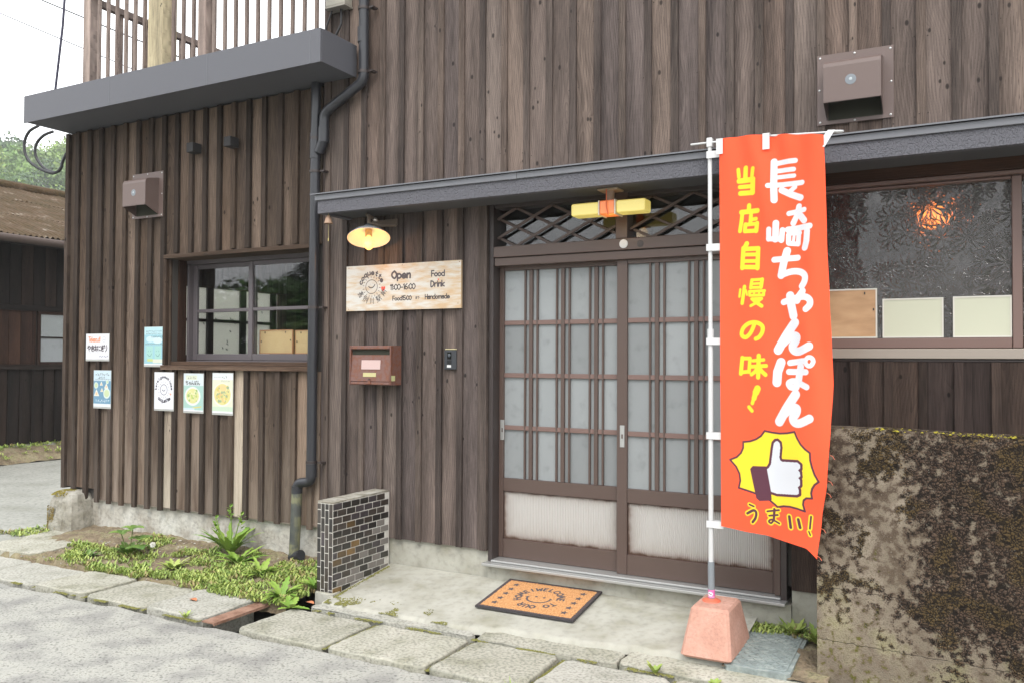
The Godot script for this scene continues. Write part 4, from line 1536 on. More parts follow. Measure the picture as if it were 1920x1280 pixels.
func build_fittings() -> void:
	hood("brown sheet metal vent hood high above the banner and canopy", Vector3(-0.50, 2.880, 0))
	hood("brown sheet metal vent hood on the boards above the pasted notices", Vector3(-5.735, 2.785, 0.006))
	for i in 2:
		var t := thing("timber_block", ["dark square timber block under the balcony, nearer the vent hood", "dark square timber block under the balcony, nearer the drainpipe"][i], "timber block", Vector3([-5.175, -4.785][i], 3.088, 0.04), "square timber blocks under the balcony")
		put("end_grain", cbox(-0.036, 0.036, -0.036, 0.036, 0.0, 0.085, 0.004), M.char, t)
	build_pipes()
	build_mailbox()
	build_shop_sign()
	build_notices()
	build_wall_lamp()
	build_canopy_lamp()
	# door intercom
	var ic := thing("intercom", "black plastic door intercom with a yellow caulked top, between mailbox and door", "intercom", Vector3(-2.892, 1.497, 0.0))
	put("body", cbox(-0.046, 0.046, -0.062, 0.062, 0.015, 0.044, 0.005), mat(lin(0.030, 0.033, 0.038), 0.45), ic)
	put("caulk", cbox(-0.046, 0.048, 0.0625, 0.069, 0.016, 0.036, 0.003), mat(lin(0.5, 0.45, 0.25), 0.7), ic)
	put("lens_panel", cbox(-0.022, 0.010, 0.004, 0.048, 0.044, 0.0455, 0.0008), mat(lin(0.008, 0.008, 0.01), 0.15), ic)
	var le := MB.new()
	le.X = Transform3D(Basis(Vector3.RIGHT, PI / 2), Vector3(-0.006, 0.028, 0.0455))
	le.lathe([Vector2(0.011, 0.0), Vector2(0.009, 0.003), Vector2(0.0, 0.0045)], 16)
	put("lens", le, mat(lin(0.05, 0.06, 0.07), 0.08), ic)
	put("call_button", cbox(-0.022, 0.010, -0.026, -0.002, 0.044, 0.0475, 0.001), mat(lin(0.012, 0.012, 0.014), 0.3), ic)
	put("name_plate", cbox(-0.022, 0.008, -0.048, -0.032, 0.044, 0.046, 0.0006), M.white, ic)
	# wind bell under the canopy's corner
	var wb := thing("wind_bell", "small clay wind bell hanging by a cord from the corner of the canopy", "wind bell", Vector3(-3.671, 2.418, 0.30))
	var bell := MB.new()
	bell.lathe([Vector2(0.026, -0.042), Vector2(0.030, -0.040), Vector2(0.025, -0.030), Vector2(0.020, -0.010), Vector2(0.015, 0.0), Vector2(0.010, 0.004), Vector2(0.011, 0.012), Vector2(0.0, 0.016)], 16)
	put("bell", bell, mat(lin(0.33, 0.21, 0.14), 0.6), wb)
	put("cord", tube([Vector3(0, 0.014, 0), Vector3(0.001, 0.06, 0.0), Vector3(0, 0.13, 0.045)], 0.0022, 6), mat(lin(0.5, 0.42, 0.16), 0.8), wb)
	put("clapper_cord", tube([Vector3(0, -0.03, 0), Vector3(0.001, -0.14, 0)], 0.0013, 5), mat(lin(0.4, 0.34, 0.16), 0.8), wb)
	put("pendant", cbox(-0.004, 0.004, -0.155, -0.135, -0.001, 0.001, 0.0008), mat(lin(0.5, 0.42, 0.16), 0.8), wb)
	# meter box at the upper left corner of the main wall
	var mb := thing("junction_box", "pale grey cable junction box at the wall corner above the balcony", "junction box", Vector3(-3.80, 3.96, 0.02))
	put("case", cbox(-0.085, 0.085, -0.05, 0.16, 0.0, 0.085, 0.006), mat(lin(0.36, 0.34, 0.29), 0.5), mb)
	put("rim", cbox(-0.09, 0.09, -0.066, -0.051, 0.0, 0.09, 0.003), mat(lin(0.30, 0.28, 0.24), 0.5), mb)
	put("lead", tube([Vector3(0.02, -0.06, 0.04), Vector3(0.025, -0.17, 0.045), Vector3(-0.02, -0.25, 0.05), Vector3(-0.09, -0.28, 0.04), Vector3(-0.14, -0.36, 0.06)], 0.008, 8), M.cable, mb)
	put("lead", tube([Vector3(-0.06, -0.06, 0.04), Vector3(-0.10, -0.17, 0.05), Vector3(-0.13, -0.30, 0.07)], 0.006, 8), M.cable, mb)


func elbow(pts: Array, rad: float) -> Array:
	# rounds the corners of a pipe's course
	var out := [pts[0]]
	for i in range(1, pts.size() - 1):
		var p: Vector3 = pts[i]
		var a: Vector3 = p + (pts[i - 1] - p).normalized() * rad
		var b: Vector3 = p + (pts[i + 1] - p).normalized() * rad
		for k in 6:
			var t := k / 5.0
			out.append(a.lerp(p, t).lerp(p.lerp(b, t), t))
	out.append(pts[pts.size() - 1])
	return out


func collar(p0: Vector3, p1: Vector3, r: float) -> MB:
	return tube([p0, p1], r, 16)


func build_pipes() -> void:
	var t := thing("drainpipe", "black plastic downpipe from the balcony to the soil, kinked near its foot", "drainpipe")
	put("pipe", tube(elbow([Vector3(-3.981, 3.405, 0.078), Vector3(-3.984, 2.6, 0.078), Vector3(-3.992, 1.4, 0.078), Vector3(-3.992, 0.655, 0.078), Vector3(-4.112, 0.640, 0.085), Vector3(-4.128, 0.20, 0.085)], 0.045), 0.034, 16), M.pvc, t)
	put("socket", collar(Vector3(-3.992, 0.78, 0.078), Vector3(-3.992, 0.69, 0.078), 0.038), M.pvc, t)
	put("socket", collar(Vector3(-4.113, 0.62, 0.085), Vector3(-4.114, 0.57, 0.085), 0.038), M.pvc, t)
	put("socket", collar(Vector3(-3.982, 3.06, 0.078), Vector3(-3.983, 2.88, 0.078), 0.0385), M.pvc, t)
	put("lower_pipe", tube([Vector3(-4.114, 0.575, 0.085), Vector3(-4.129, 0.14, 0.09)], 0.0365, 16), stained_pvc(), t)
	put("shoe", tube([Vector3(-4.15, 0.125, 0.085), Vector3(-4.05, 0.155, 0.11)], 0.036, 14), M.pvc, t)
	for y in [3.03, 2.80, 1.86, 0.80]:
		put("clip", collar(Vector3(-3.981 - (3.4 - y) * 0.004, y, 0.078), Vector3(-3.981 - (3.4 - y) * 0.004, y - 0.018, 0.078), 0.0395), M.bronze_dark, t)
		put("clip_arm", box(-3.935, -3.90, y - 0.015, y - 0.004, 0.03, 0.085), M.bronze_dark, t)
	var u := thing("branch_drainpipe", "black plastic roof downpipe with a slanting offset that joins the balcony pipe", "drainpipe")
	put("pipe", tube(elbow([Vector3(-3.578, 5.1, 0.080), Vector3(-3.566, 3.36, 0.080), Vector3(-3.905, 3.19, 0.080), Vector3(-3.908, 2.99, 0.080)], 0.05), 0.034, 16), M.pvc, u)
	put("socket", collar(Vector3(-3.907, 3.09, 0.080), Vector3(-3.909, 2.985, 0.080), 0.0385), M.pvc, u)
	put("socket", collar(Vector3(-3.575, 3.72, 0.080), Vector3(-3.574, 3.62, 0.080), 0.0375), M.pvc, u)
	put("branch_tee", tube([Vector3(-3.908, 3.0, 0.080), Vector3(-3.95, 2.92, 0.079)], 0.036, 14), M.pvc, u)
	for y in [3.86, 3.43]:
		put("clip", collar(Vector3(-3.570, y, 0.080), Vector3(-3.570, y - 0.02, 0.080), 0.0395), M.bronze_dark, u)
		put("clip_arm", box(-3.525, -3.49, y - 0.015, y - 0.004, 0.03, 0.085), M.bronze_dark, u)


func stained_pvc() -> StandardMaterial3D:
	var m := mat(Color.WHITE, 0.5)
	m.uv1_triplanar = true
	m.uv1_world_triplanar = true
	m.uv1_scale = Vector3(2.0, 1.2, 2.0)
	m.albedo_texture = ntex(131, 0.02, 4, [[0.0, Color(0.05, 0.055, 0.055)], [0.45, Color(0.085, 0.09, 0.08)], [0.56, Color(0.17, 0.17, 0.10)], [1.0, Color(0.22, 0.215, 0.13)]], 256)
	return m


func rusty() -> StandardMaterial3D:
	var m := mat(Color.WHITE, 0.5)
	m.uv1_triplanar = true
	m.uv1_world_triplanar = true
	m.uv1_scale = Vector3.ONE * 2.2
	m.albedo_texture = ntex(141, 0.022, 5, [[0.0, Color(0.165, 0.088, 0.074)], [0.5, Color(0.155, 0.075, 0.06)], [0.60, Color(0.155, 0.058, 0.034)], [1.0, Color(0.20, 0.08, 0.045)]], 512)
	return m


func build_mailbox() -> void:
	var t := thing("mailbox", "rusty reddish brown metal mailbox with a letter slot, under the shop sign", "mailbox", Vector3(-3.443, 1.459, 0.036))
	var m := rusty()
	var w := 0.168
	var h := 0.127
	var zf := 0.115
	put("body", box(-w, w, -h, h, 0.0, zf - 0.022), m, t)
	# front rim with rounded corners
	put("rim", cbox(-w, -w + 0.010, -h, h, zf - 0.021, zf, 0.003), m, t)
	put("rim", cbox(w - 0.010, w, -h, h, zf - 0.021, zf, 0.003), m, t)
	put("rim", cbox(-w + 0.0105, w - 0.0105, h - 0.024, h, zf - 0.021, zf, 0.006), m, t)
	put("rim", cbox(-w + 0.0105, w - 0.0105, -h, -h + 0.022, zf - 0.021, zf, 0.006), m, t)
	put("letter_slot", box(-w + 0.011, w - 0.011, h - 0.062, h - 0.025, zf - 0.0215, zf - 0.020), M.dark_gap, t)
	var d := MB.new()
	var y0 := -h + 0.024
	var y1 := h - 0.060
	d.quad(Vector3(-w + 0.012, y0, zf - 0.001), Vector3(w - 0.012, y0, zf - 0.001), Vector3(w - 0.012, y1, zf - 0.014), Vector3(-w + 0.012, y1, zf - 0.014))
	d.quad(Vector3(-w + 0.012, y1, zf - 0.014), Vector3(w - 0.012, y1, zf - 0.014), Vector3(w - 0.012, y1, zf - 0.021), Vector3(-w + 0.012, y1, zf - 0.021))
	put("flap", d, m, t)
	var lean := Basis(Vector3.RIGHT, -0.085)
	var pl := func(x0: float, x1: float, ya: float, yb: float, zz: float) -> MB:
		var q := MB.new()
		var f := func(x: float, y: float) -> Vector3:
			return Vector3(x, y, lerpf(zf - 0.001, zf - 0.014, (y - y0) / (y1 - y0)) + zz)
		q.quad(f.call(x0, ya), f.call(x1, ya), f.call(x1, yb), f.call(x0, yb))
		q.quad(f.call(x0, yb), f.call(x1, yb), f.call(x1, yb) - Vector3(0, 0, zz), f.call(x0, yb) - Vector3(0, 0, zz))
		q.quad(f.call(x0, ya) - Vector3(0, 0, zz), f.call(x1, ya) - Vector3(0, 0, zz), f.call(x1, ya), f.call(x0, ya))
		return q
	put("name_plate", pl.call(-0.072, 0.082, -0.026, 0.034, 0.003), mat(lin(0.50, 0.36, 0.34), 0.4), t)
	put("number_plate", pl.call(-0.055, 0.050, -0.074, -0.048, 0.002), mat(lin(0.45, 0.41, 0.20), 0.5), t)
	put("latch", cbox(-0.016, 0.010, -h + 0.004, -h + 0.030, zf - 0.002, zf + 0.007, 0.003), m, t)
	put("latch", cbox(-0.012, 0.006, -h + 0.033, -h + 0.040, zf - 0.006, zf + 0.004, 0.002), M.bronze_dark, t)
	put("sticker", box(w + 0.0005, w + 0.0015, -0.100, -0.066, 0.068, 0.106), mat(lin(0.50, 0.50, 0.25), 0.5), t)


func build_shop_sign() -> void:
	var w := 912
	var h := 302
	var im := Image.create(w, h, false, Image.FORMAT_RGB8)
	var n := noise(21, 0.010, 4)
	var nf := noise(22, 0.05, 3)
	for y in h:
		for x in w:
			var a := n.get_noise_2d(x * 0.6, y * 2.2) * 1.2 + nf.get_noise_2d(x * 0.25, y * 2.5) * 0.5
			var right := clampf((x / float(w) - 0.35) * 0.7, 0.0, 0.4) + clampf((y / float(h) - 0.6) * 0.6, 0.0, 0.25)
			im.set_pixel(x, y, Color(0.885, 0.865, 0.82).lerp(Color(0.84, 0.71, 0.555), clampf(0.18 + a * 0.7 + right * 0.8, 0.0, 1.0)))
	var ink := Color(0.33, 0.30, 0.31)
	var fine := Color(0.27, 0.24, 0.24)
	arc_text(im, "coquette", Vector2(212, 146), 82, -1.22, 1.12, 33, ink, 8.0)
	var ring := PackedVector2Array()
	for i in 41:
		var a := TAU * i / 40.0
		ring.append(Vector2(212 + 48 * cos(a), 144 + 46 * sin(a)))
	stroke(im, ring, 3.6, fine)
	for i in 18:
		var a := TAU * i / 18.0 + 0.12
		stroke(im, PackedVector2Array([Vector2(212 + 62 * cos(a), 144 + 60 * sin(a)), Vector2(212 + 74 * cos(a), 144 + 72 * sin(a))]), 3.0, fine)
	stroke(im, smooth_line(points("188,142 200,150 214,151 228,145 240,130")), 6.0, fine)
	stroke(im, points("199,128 202,127"), 2.5, Color(0.6, 0.58, 0.58))
	stroke(im, points("222,124 226,123"), 2.5, Color(0.6, 0.58, 0.58))
	heart(im, Vector2(308, 160), 22.0)
	arc_text(im, "嘉例川駅前", Vector2(214, 130), 124, PI + 0.98, PI - 1.02, 34, fine, 4.0, true, 0.98)
	write_text(im, "Open", Vector2(380, 96), 47, ink, 12.5, 0.0, 1.02)
	write_text(im, "11:00-16:00", Vector2(366, 170), 35, fine, 6.4, 0.0, 0.88)
	write_text(im, "Food15:00", Vector2(386, 240), 27, fine, 5.8, 0.0, 0.92)
	write_text(im, "まで", Vector2(566, 234), 14, fine, 2.8, 0.0, 0.95)
	write_text(im, "Food", Vector2(690, 94), 35, ink, 8.2, 0.0, 0.95)
	write_text(im, "Drink", Vector2(686, 160), 36, ink, 8.6, 0.0, 1.0)
	heart(im, Vector2(742, 116), 8.0)
	write_text(im, "Handomade", Vector2(642, 238), 28, fine, 6.2, 0.0, 0.95)
	var m := textured(im, 0.6)
	m.albedo_color = Color(0.86, 0.87, 0.89)
	var t := thing("shop_sign", "whitewashed wooden shop sign with hand painted opening hours, beside the door", "sign", Vector3(-3.72, 1.820, 0.037))
	var b := MB.new()
	b.quad(Vector3(0, 0, 0.016), Vector3(0.912, 0, 0.016), Vector3(0.912, 0.302, 0.016), Vector3(0, 0.302, 0.016))
	put("painted_face", b, m, t)
	var e := MB.new()
	e.box(0.0, 0.912, 0.0, 0.302, 0.0, 0.0155)
	put("plank", e, mat(lin(0.50, 0.36, 0.22), 0.7), t)
	for q in [[0.9, 0.292], [0.02, 0.29], [0.89, 0.03], [0.02, 0.012], [0.46, 0.292]]:
		var s := MB.new()
		s.X = Transform3D(Basis(Vector3.RIGHT, PI / 2), Vector3(q[0], q[1], 0.016))
		s.lathe([Vector2(0.0035, 0.0), Vector2(0.002, 0.001), Vector2(0.0, 0.0012)], 8)
		put("nail", s, M.rust, t)


func heart(im: Image, c: Vector2, r: float, col := Color(0.95, 0.36, 0.28)) -> void:
	var p := PackedVector2Array()
	for i in 30:
		var a := TAU * i / 30.0
		p.append(c + Vector2(0.062 * 16.0 * pow(sin(a), 3), -0.072 * (13 * cos(a) - 5 * cos(2 * a) - 2 * cos(3 * a) - cos(4 * a))) * r * 0.8)
	fill_poly(im, p, col)


func paper(w: int, h: int, col: Color) -> Image:
	var im := Image.create(w, h, false, Image.FORMAT_RGB8)
	im.fill(col)
	return im


func disc(im: Image, c: Vector2, r: float, col: Color, sy := 1.0) -> void:
	var p := PackedVector2Array()
	for i in 36:
		p.append(c + Vector2(cos(TAU * i / 36.0), sin(TAU * i / 36.0) * sy) * r)
	fill_poly(im, p, col)


func scribble(im: Image, x0: float, x1: float, y: float, size: float, col: Color, sd: int) -> void:
	# a line of small print too fine to read
	var r := RandomNumberGenerator.new()
	r.seed = sd
	var x := x0
	while x < x1:
		var w := size * r.randf_range(0.5, 0.9)
		for k in 3:
			stroke(im, PackedVector2Array([Vector2(x + r.randf() * w, y + r.randf() * size), Vector2(x + r.randf() * w, y + r.randf() * size)]), size * 0.16, col)
		x += w + size * 0.25


func build_notices() -> void:
	var dark := Color(0.28, 0.25, 0.27)
	var white := Color(0.93, 0.93, 0.94)
	var list := []
	# 1 grilled rice balls
	var a := paper(284, 205, white)
	write_text(a, "Takeout!", Vector2(34, 62), 38, Color(0.93, 0.60, 0.46), 9, 0.0, 0.70)
	disc(a, Vector2(222, 44), 23, Color(0.70, 0.70, 0.71))
	disc(a, Vector2(222, 44), 20, white)
	stroke(a, smooth_line(points("212,46 217,51 226,51 232,45")), 3, Color(0.6, 0.6, 0.62))
	write_text(a, "やきおにぎり", Vector2(18, 132), 40, Color(0.20, 0.13, 0.17), 8.0, 0.0, 0.92)
	scribble(a, 30, 250, 146, 8, Color(0.55, 0.53, 0.56), 3)
	scribble(a, 165, 260, 172, 18, Color(0.35, 0.36, 0.48), 4)
	list.append([a, -6.463, -6.175, 1.487, 1.693, "white paper notice with an orange heading, above the blue rice ball poster"])
	# 2 two smiling cups over a blue scene
	var b := paper(220, 298, Color(0.62, 0.80, 0.84))
	b.fill_rect(Rect2i(0, 0, 220, 60), Color(0.74, 0.88, 0.90))
	disc(b, Vector2(70, 95), 48, Color(0.80, 0.90, 0.92), 0.5)
	disc(b, Vector2(150, 105), 55, Color(0.84, 0.92, 0.93), 0.45)
	scribble(b, 20, 190, 26, 13, Color(0.42, 0.46, 0.48), 5)
	scribble(b, 20, 195, 46, 13, Color(0.42, 0.46, 0.48), 6)
	scribble(b, 75, 200, 70, 14, Color(0.36, 0.40, 0.42), 7)
	scribble(b, 10, 210, 128, 12, Color(0.45, 0.42, 0.36), 8)
	for k in 2:
		var cx := 62.0 + 94.0 * k
		fill_poly(b, PackedVector2Array([Vector2(cx - 38, 148), Vector2(cx + 38, 148), Vector2(cx + 33, 256), Vector2(cx - 33, 256)]), Color(0.66, 0.84, 0.80))
		stroke(b, points("%d,186 %d,192" % [int(cx) - 14, int(cx) - 14]), 4, Color(0.40, 0.55, 0.55))
		stroke(b, points("%d,186 %d,192" % [int(cx) + 12, int(cx) + 12]), 4, Color(0.40, 0.55, 0.55))
		stroke(b, smooth_line(points("%d,212 %d,226 %d,228 %d,222 %d,208" % [int(cx) - 22, int(cx) - 8, int(cx) + 4, int(cx) + 14, int(cx) + 22])), 4, Color(0.40, 0.55, 0.55))
	b.fill_rect(Rect2i(38, 250, 66, 20), Color(0.80, 0.85, 0.55))
	b.fill_rect(Rect2i(100, 252, 108, 30), Color(0.88, 0.89, 0.82))
	b.fill_rect(Rect2i(0, 288, 220, 10), white)
	list.append([b, -5.748, -5.528, 1.445, 1.740, "pale blue poster of two smiling drinks, stuck beside the annex window"])
	# 3 blue rice ball poster
	var c := paper(214, 298, Color(0.45, 0.62, 0.72))
	c.fill_rect(Rect2i(0, 0, 214, 84), Color(0.80, 0.88, 0.91))
	scribble(c, 25, 195, 20, 22, Color(0.45, 0.47, 0.47), 9)
	scribble(c, 60, 150, 48, 22, Color(0.42, 0.45, 0.46), 10)
	scribble(c, 20, 205, 66, 12, Color(0.45, 0.47, 0.47), 11)
	for q in [[32, 122, 26, 0], [96, 108, 20, 1], [160, 128, 26, 1], [104, 160, 20, 1], [38, 186, 34, 1], [166, 186, 42, 0], [172, 92, 16, 0]]:
		if q[3] == 0:
			disc(c, Vector2(q[0], q[1]), q[2], Color(0.86, 0.91, 0.88))
			disc(c, Vector2(q[0], q[1]), q[2] * 0.72, Color(0.80, 0.86, 0.68))
		else:
			fill_poly(c, PackedVector2Array([Vector2(q[0], q[1] - q[2]), Vector2(q[0] + q[2], q[1] + q[2] * 0.7), Vector2(q[0] - q[2], q[1] + q[2] * 0.7)]), Color(0.93, 0.92, 0.85))
			disc(c, Vector2(q[0], q[1] + 4), q[2] * 0.4, Color(0.93, 0.80, 0.64))
	scribble(c, 30, 200, 238, 22, Color(0.88, 0.92, 0.94), 12)
	c.fill_rect(Rect2i(0, 272, 214, 26), Color(0.90, 0.92, 0.93))
	list.append([c, -6.358, -6.146, 1.100, 1.396, "blue poster of rice balls and bowls, lowest near the house corner"])
	# 4 white poster with the sun face
	var d := paper(214, 284, Color(0.94, 0.94, 0.96))
	arc_text(d, "kareigawaekimae", Vector2(106, 132), 80, -1.52, 1.52, 20, Color(0.25, 0.25, 0.28), 5.0, false, 1.12)
	arc_text(d, "coquette", Vector2(112, 128), 104, PI + 0.66, PI - 0.66, 27, Color(0.22, 0.21, 0.25), 6.5, true, 1.0)
	var rg := PackedVector2Array()
	for i in 33:
		rg.append(Vector2(106 + 40 * cos(TAU * i / 32.0), 134 + 40 * sin(TAU * i / 32.0)))
	stroke(d, rg, 4.6, Color(0.36, 0.36, 0.40))
	for i in 16:
		var an := TAU * i / 16.0
		stroke(d, PackedVector2Array([Vector2(106 + 54 * cos(an), 134 + 56 * sin(an)), Vector2(106 + 64 * cos(an), 134 + 66 * sin(an))]), 3.6, Color(0.5, 0.5, 0.53))
	stroke(d, smooth_line(points("86,134 98,142 112,142 122,133")), 5.5, Color(0.30, 0.30, 0.34))
	heart(d, Vector2(182, 168), 13, Color(0.95, 0.68, 0.56))
	list.append([d, -5.624, -5.410, 1.105, 1.389, "white poster printed with a smiling sun in a ring of letters"])
	# 5 noodle soup
	var e := paper(210, 287, Color(0.68, 0.82, 0.78))
	e.fill_rect(Rect2i(0, 0, 210, 92), Color(0.86, 0.90, 0.91))
	e.fill_rect(Rect2i(26, 14, 120, 34), Color(0.88, 0.90, 0.80))
	scribble(e, 42, 135, 20, 20, Color(0.50, 0.52, 0.46), 14)
	write_text(e, "ちゃんぽん", Vector2(22, 82), 27, Color(0.36, 0.38, 0.35), 5, 0.0, 1.05)
	disc(e, Vector2(98, 172), 84, Color(0.92, 0.93, 0.90), 0.86)
	disc(e, Vector2(98, 170), 68, Color(0.88, 0.87, 0.60), 0.84)
	for k in 26:
		var q := Vector2(98, 168) + Vector2(rng.randf_range(-46, 46), rng.randf_range(-40, 40))
		disc(e, q, rng.randf_range(5, 15), pick([Color(0.72, 0.80, 0.42), Color(0.85, 0.89, 0.72), Color(0.92, 0.90, 0.70), Color(0.62, 0.74, 0.44)]))
	stroke(e, points("100,262 186,250"), 9, Color(0.86, 0.82, 0.46))
	e.fill_rect(Rect2i(0, 262, 120, 16), Color(0.82, 0.88, 0.92))
	e.fill_rect(Rect2i(0, 277, 210, 10), white)
	list.append([e, -5.296, -5.086, 1.098, 1.384, "noodle soup bowl poster with pale heading, middle of the row under the window"])
	# 6 yellow noodle dish
	var f := paper(210, 298, Color(0.90, 0.91, 0.80))
	f.fill_rect(Rect2i(0, 0, 210, 50), Color(0.91, 0.93, 0.93))
	scribble(f, 18, 90, 26, 10, Color(0.66, 0.68, 0.68), 15)
	scribble(f, 98, 140, 20, 20, Color(0.55, 0.57, 0.55), 16)
	scribble(f, 90, 172, 52, 14, Color(0.66, 0.66, 0.62), 17)
	disc(f, Vector2(104, 162), 98, Color(0.91, 0.92, 0.88), 0.9)
	disc(f, Vector2(104, 158), 86, Color(0.90, 0.86, 0.58), 0.92)
	for k in 60:
		var q := Vector2(104, 158) + Vector2(rng.randf_range(-62, 62), rng.randf_range(-60, 60))
		disc(f, q, rng.randf_range(5, 13), pick([Color(0.86, 0.80, 0.42), Color(0.93, 0.87, 0.62), Color(0.70, 0.76, 0.50), Color(0.90, 0.78, 0.52), Color(0.62, 0.70, 0.55)]))
	disc(f, Vector2(112, 110), 34, Color(0.94, 0.82, 0.58), 0.7)
	f.fill_rect(Rect2i(0, 250, 210, 48), Color(0.80, 0.88, 0.78))
	f.fill_rect(Rect2i(0, 284, 210, 14), white)
	list.append([f, -4.988, -4.780, 1.094, 1.391, "yellow noodle dish poster, last of the row towards the drainpipe"])
	for q in list:
		var t := thing("notice", q[5], "poster", Vector3(q[1], q[3], 0.0435), "posters pasted on the annex boards")
		var w: float = q[2] - q[1]
		var h: float = q[4] - q[3]
		var s := MB.new()
		var nx := 6
		for i in nx:
			var xa := w * i / nx
			var xb := w * (i + 1) / nx
			var za := 0.0025 + 0.0015 * sin(i * 1.9)
			var zb := 0.0025 + 0.0015 * sin((i + 1) * 1.9)
			s.quad(Vector3(xa, 0, za), Vector3(xb, 0, zb), Vector3(xb, h, zb), Vector3(xa, h, za), Rect2(float(i) / nx, 0, 1.0 / nx, 1))
		var pm := textured(q[0], 0.45)
		pm.albedo_color = Color(0.87, 0.87, 0.88)
		put("print", s, pm, t)
		var sl := mat(Color(0.93, 0.95, 0.95, 0.25), 0.08)
		sl.transparency = BaseMaterial3D.TRANSPARENCY_ALPHA
		put("plastic_sleeve", box(-0.004, w + 0.004, -0.014, h + 0.003, -0.0005, 0.0005), mat(lin(0.36, 0.36, 0.34), 0.3), t)


func build_wall_lamp() -> void:
	var at := Vector3(-3.409, 2.290, 0.215)
	var t := thing("wall_lamp", "enamel shaded wall lamp with a glowing bare bulb above the shop sign", "lamp", at)
	var tilt := Basis(Vector3.BACK, 0.24) * Basis(Vector3.RIGHT, -0.27)
	var x := Transform3D(tilt, Vector3.ZERO)
	var up := MB.new()
	up.X = x
	up.lathe([Vector2(0.1368, -0.0155), Vector2(0.1376, -0.0120), Vector2(0.1040, 0.0189), Vector2(0.0600, 0.0430), Vector2(0.0360, 0.0516), Vector2(0.0304, 0.0731), Vector2(0.0000, 0.0757)], 40)
	put("shade_outer", up, mat(lin(0.20, 0.21, 0.22), 0.18), t)
	var un := MB.new()
	un.X = x
	un.lathe([Vector2(0.0000, 0.0430), Vector2(0.0360, 0.0413), Vector2(0.0600, 0.0344), Vector2(0.1024, 0.0120), Vector2(0.1344, -0.0146), Vector2(0.1368, -0.0155)].map(func(v): return v), 40)
	put("shade_inner", un, mat(lin(0.78, 0.74, 0.64), 0.35), t)
	var so := MB.new()
	so.X = x
	so.lathe([Vector2(0.0, -0.002), Vector2(0.022, 0.0), Vector2(0.022, 0.048)], 20)
	put("socket", so, mat(lin(0.42, 0.34, 0.18), 0.35, 0.6), t)
	var bl := MB.new()
	bl.X = x
	bl.lathe([Vector2(0.0, -0.098), Vector2(0.014, -0.095), Vector2(0.028, -0.080), Vector2(0.033, -0.062), Vector2(0.031, -0.045), Vector2(0.020, -0.018), Vector2(0.014, -0.003)], 20)
	var glow := mat(Color(1.0, 0.85, 0.55), 0.1)
	glow.emission_enabled = true
	glow.emission = Color(1.0, 0.74, 0.36)
	glow.emission_energy_multiplier = 1.5
	put("bulb", bl, glow, t)
	var li := OmniLight3D.new()
	li.name = "bulb_glow"
	li.light_color = Color(1.0, 0.68, 0.34)
	li.light_energy = 0.020
	li.light_size = 0.02
	li.omni_range = 6.0
	li.omni_attenuation = 2.0
	li.shadow_enabled = true
	li.position = tilt * Vector3(0, -0.060, 0)
	t.add_child(li)
	put("arm", tube(elbow([Vector3(0.0, 0.08, -0.0), Vector3(-0.005, 0.125, -0.01), Vector3(-0.06, 0.155, -0.05), Vector3(-0.055, 0.12, -0.178)], 0.03), 0.010, 10), mat(lin(0.22, 0.17, 0.13), 0.45), t)
	put("brace", tube([Vector3(0.0, 0.085, 0.0), Vector3(0.06, 0.07, -0.06), Vector3(0.085, 0.085, -0.178)], 0.006, 8), mat(lin(0.22, 0.17, 0.13), 0.45), t)
	put("knob", knob(Vector3(0.03, 0.105, -0.03), 0.017), mat(lin(0.55, 0.50, 0.45), 0.2, 0.7), t)
	put("rosette", cbox(-0.11, 0.10, 0.085, 0.130, -0.180, -0.171, 0.003), mat(lin(0.15, 0.11, 0.085), 0.5), t)


func knob(p: Vector3, r: float) -> MB:
	var b := MB.new()
	b.X = Transform3D(Basis(), p)
	var pr := []
	for i in 9:
		var a := PI * i / 8.0 - PI / 2
		pr.append(Vector2(cos(a) * r, sin(a) * r))
	b.lathe(pr, 14)
	return b


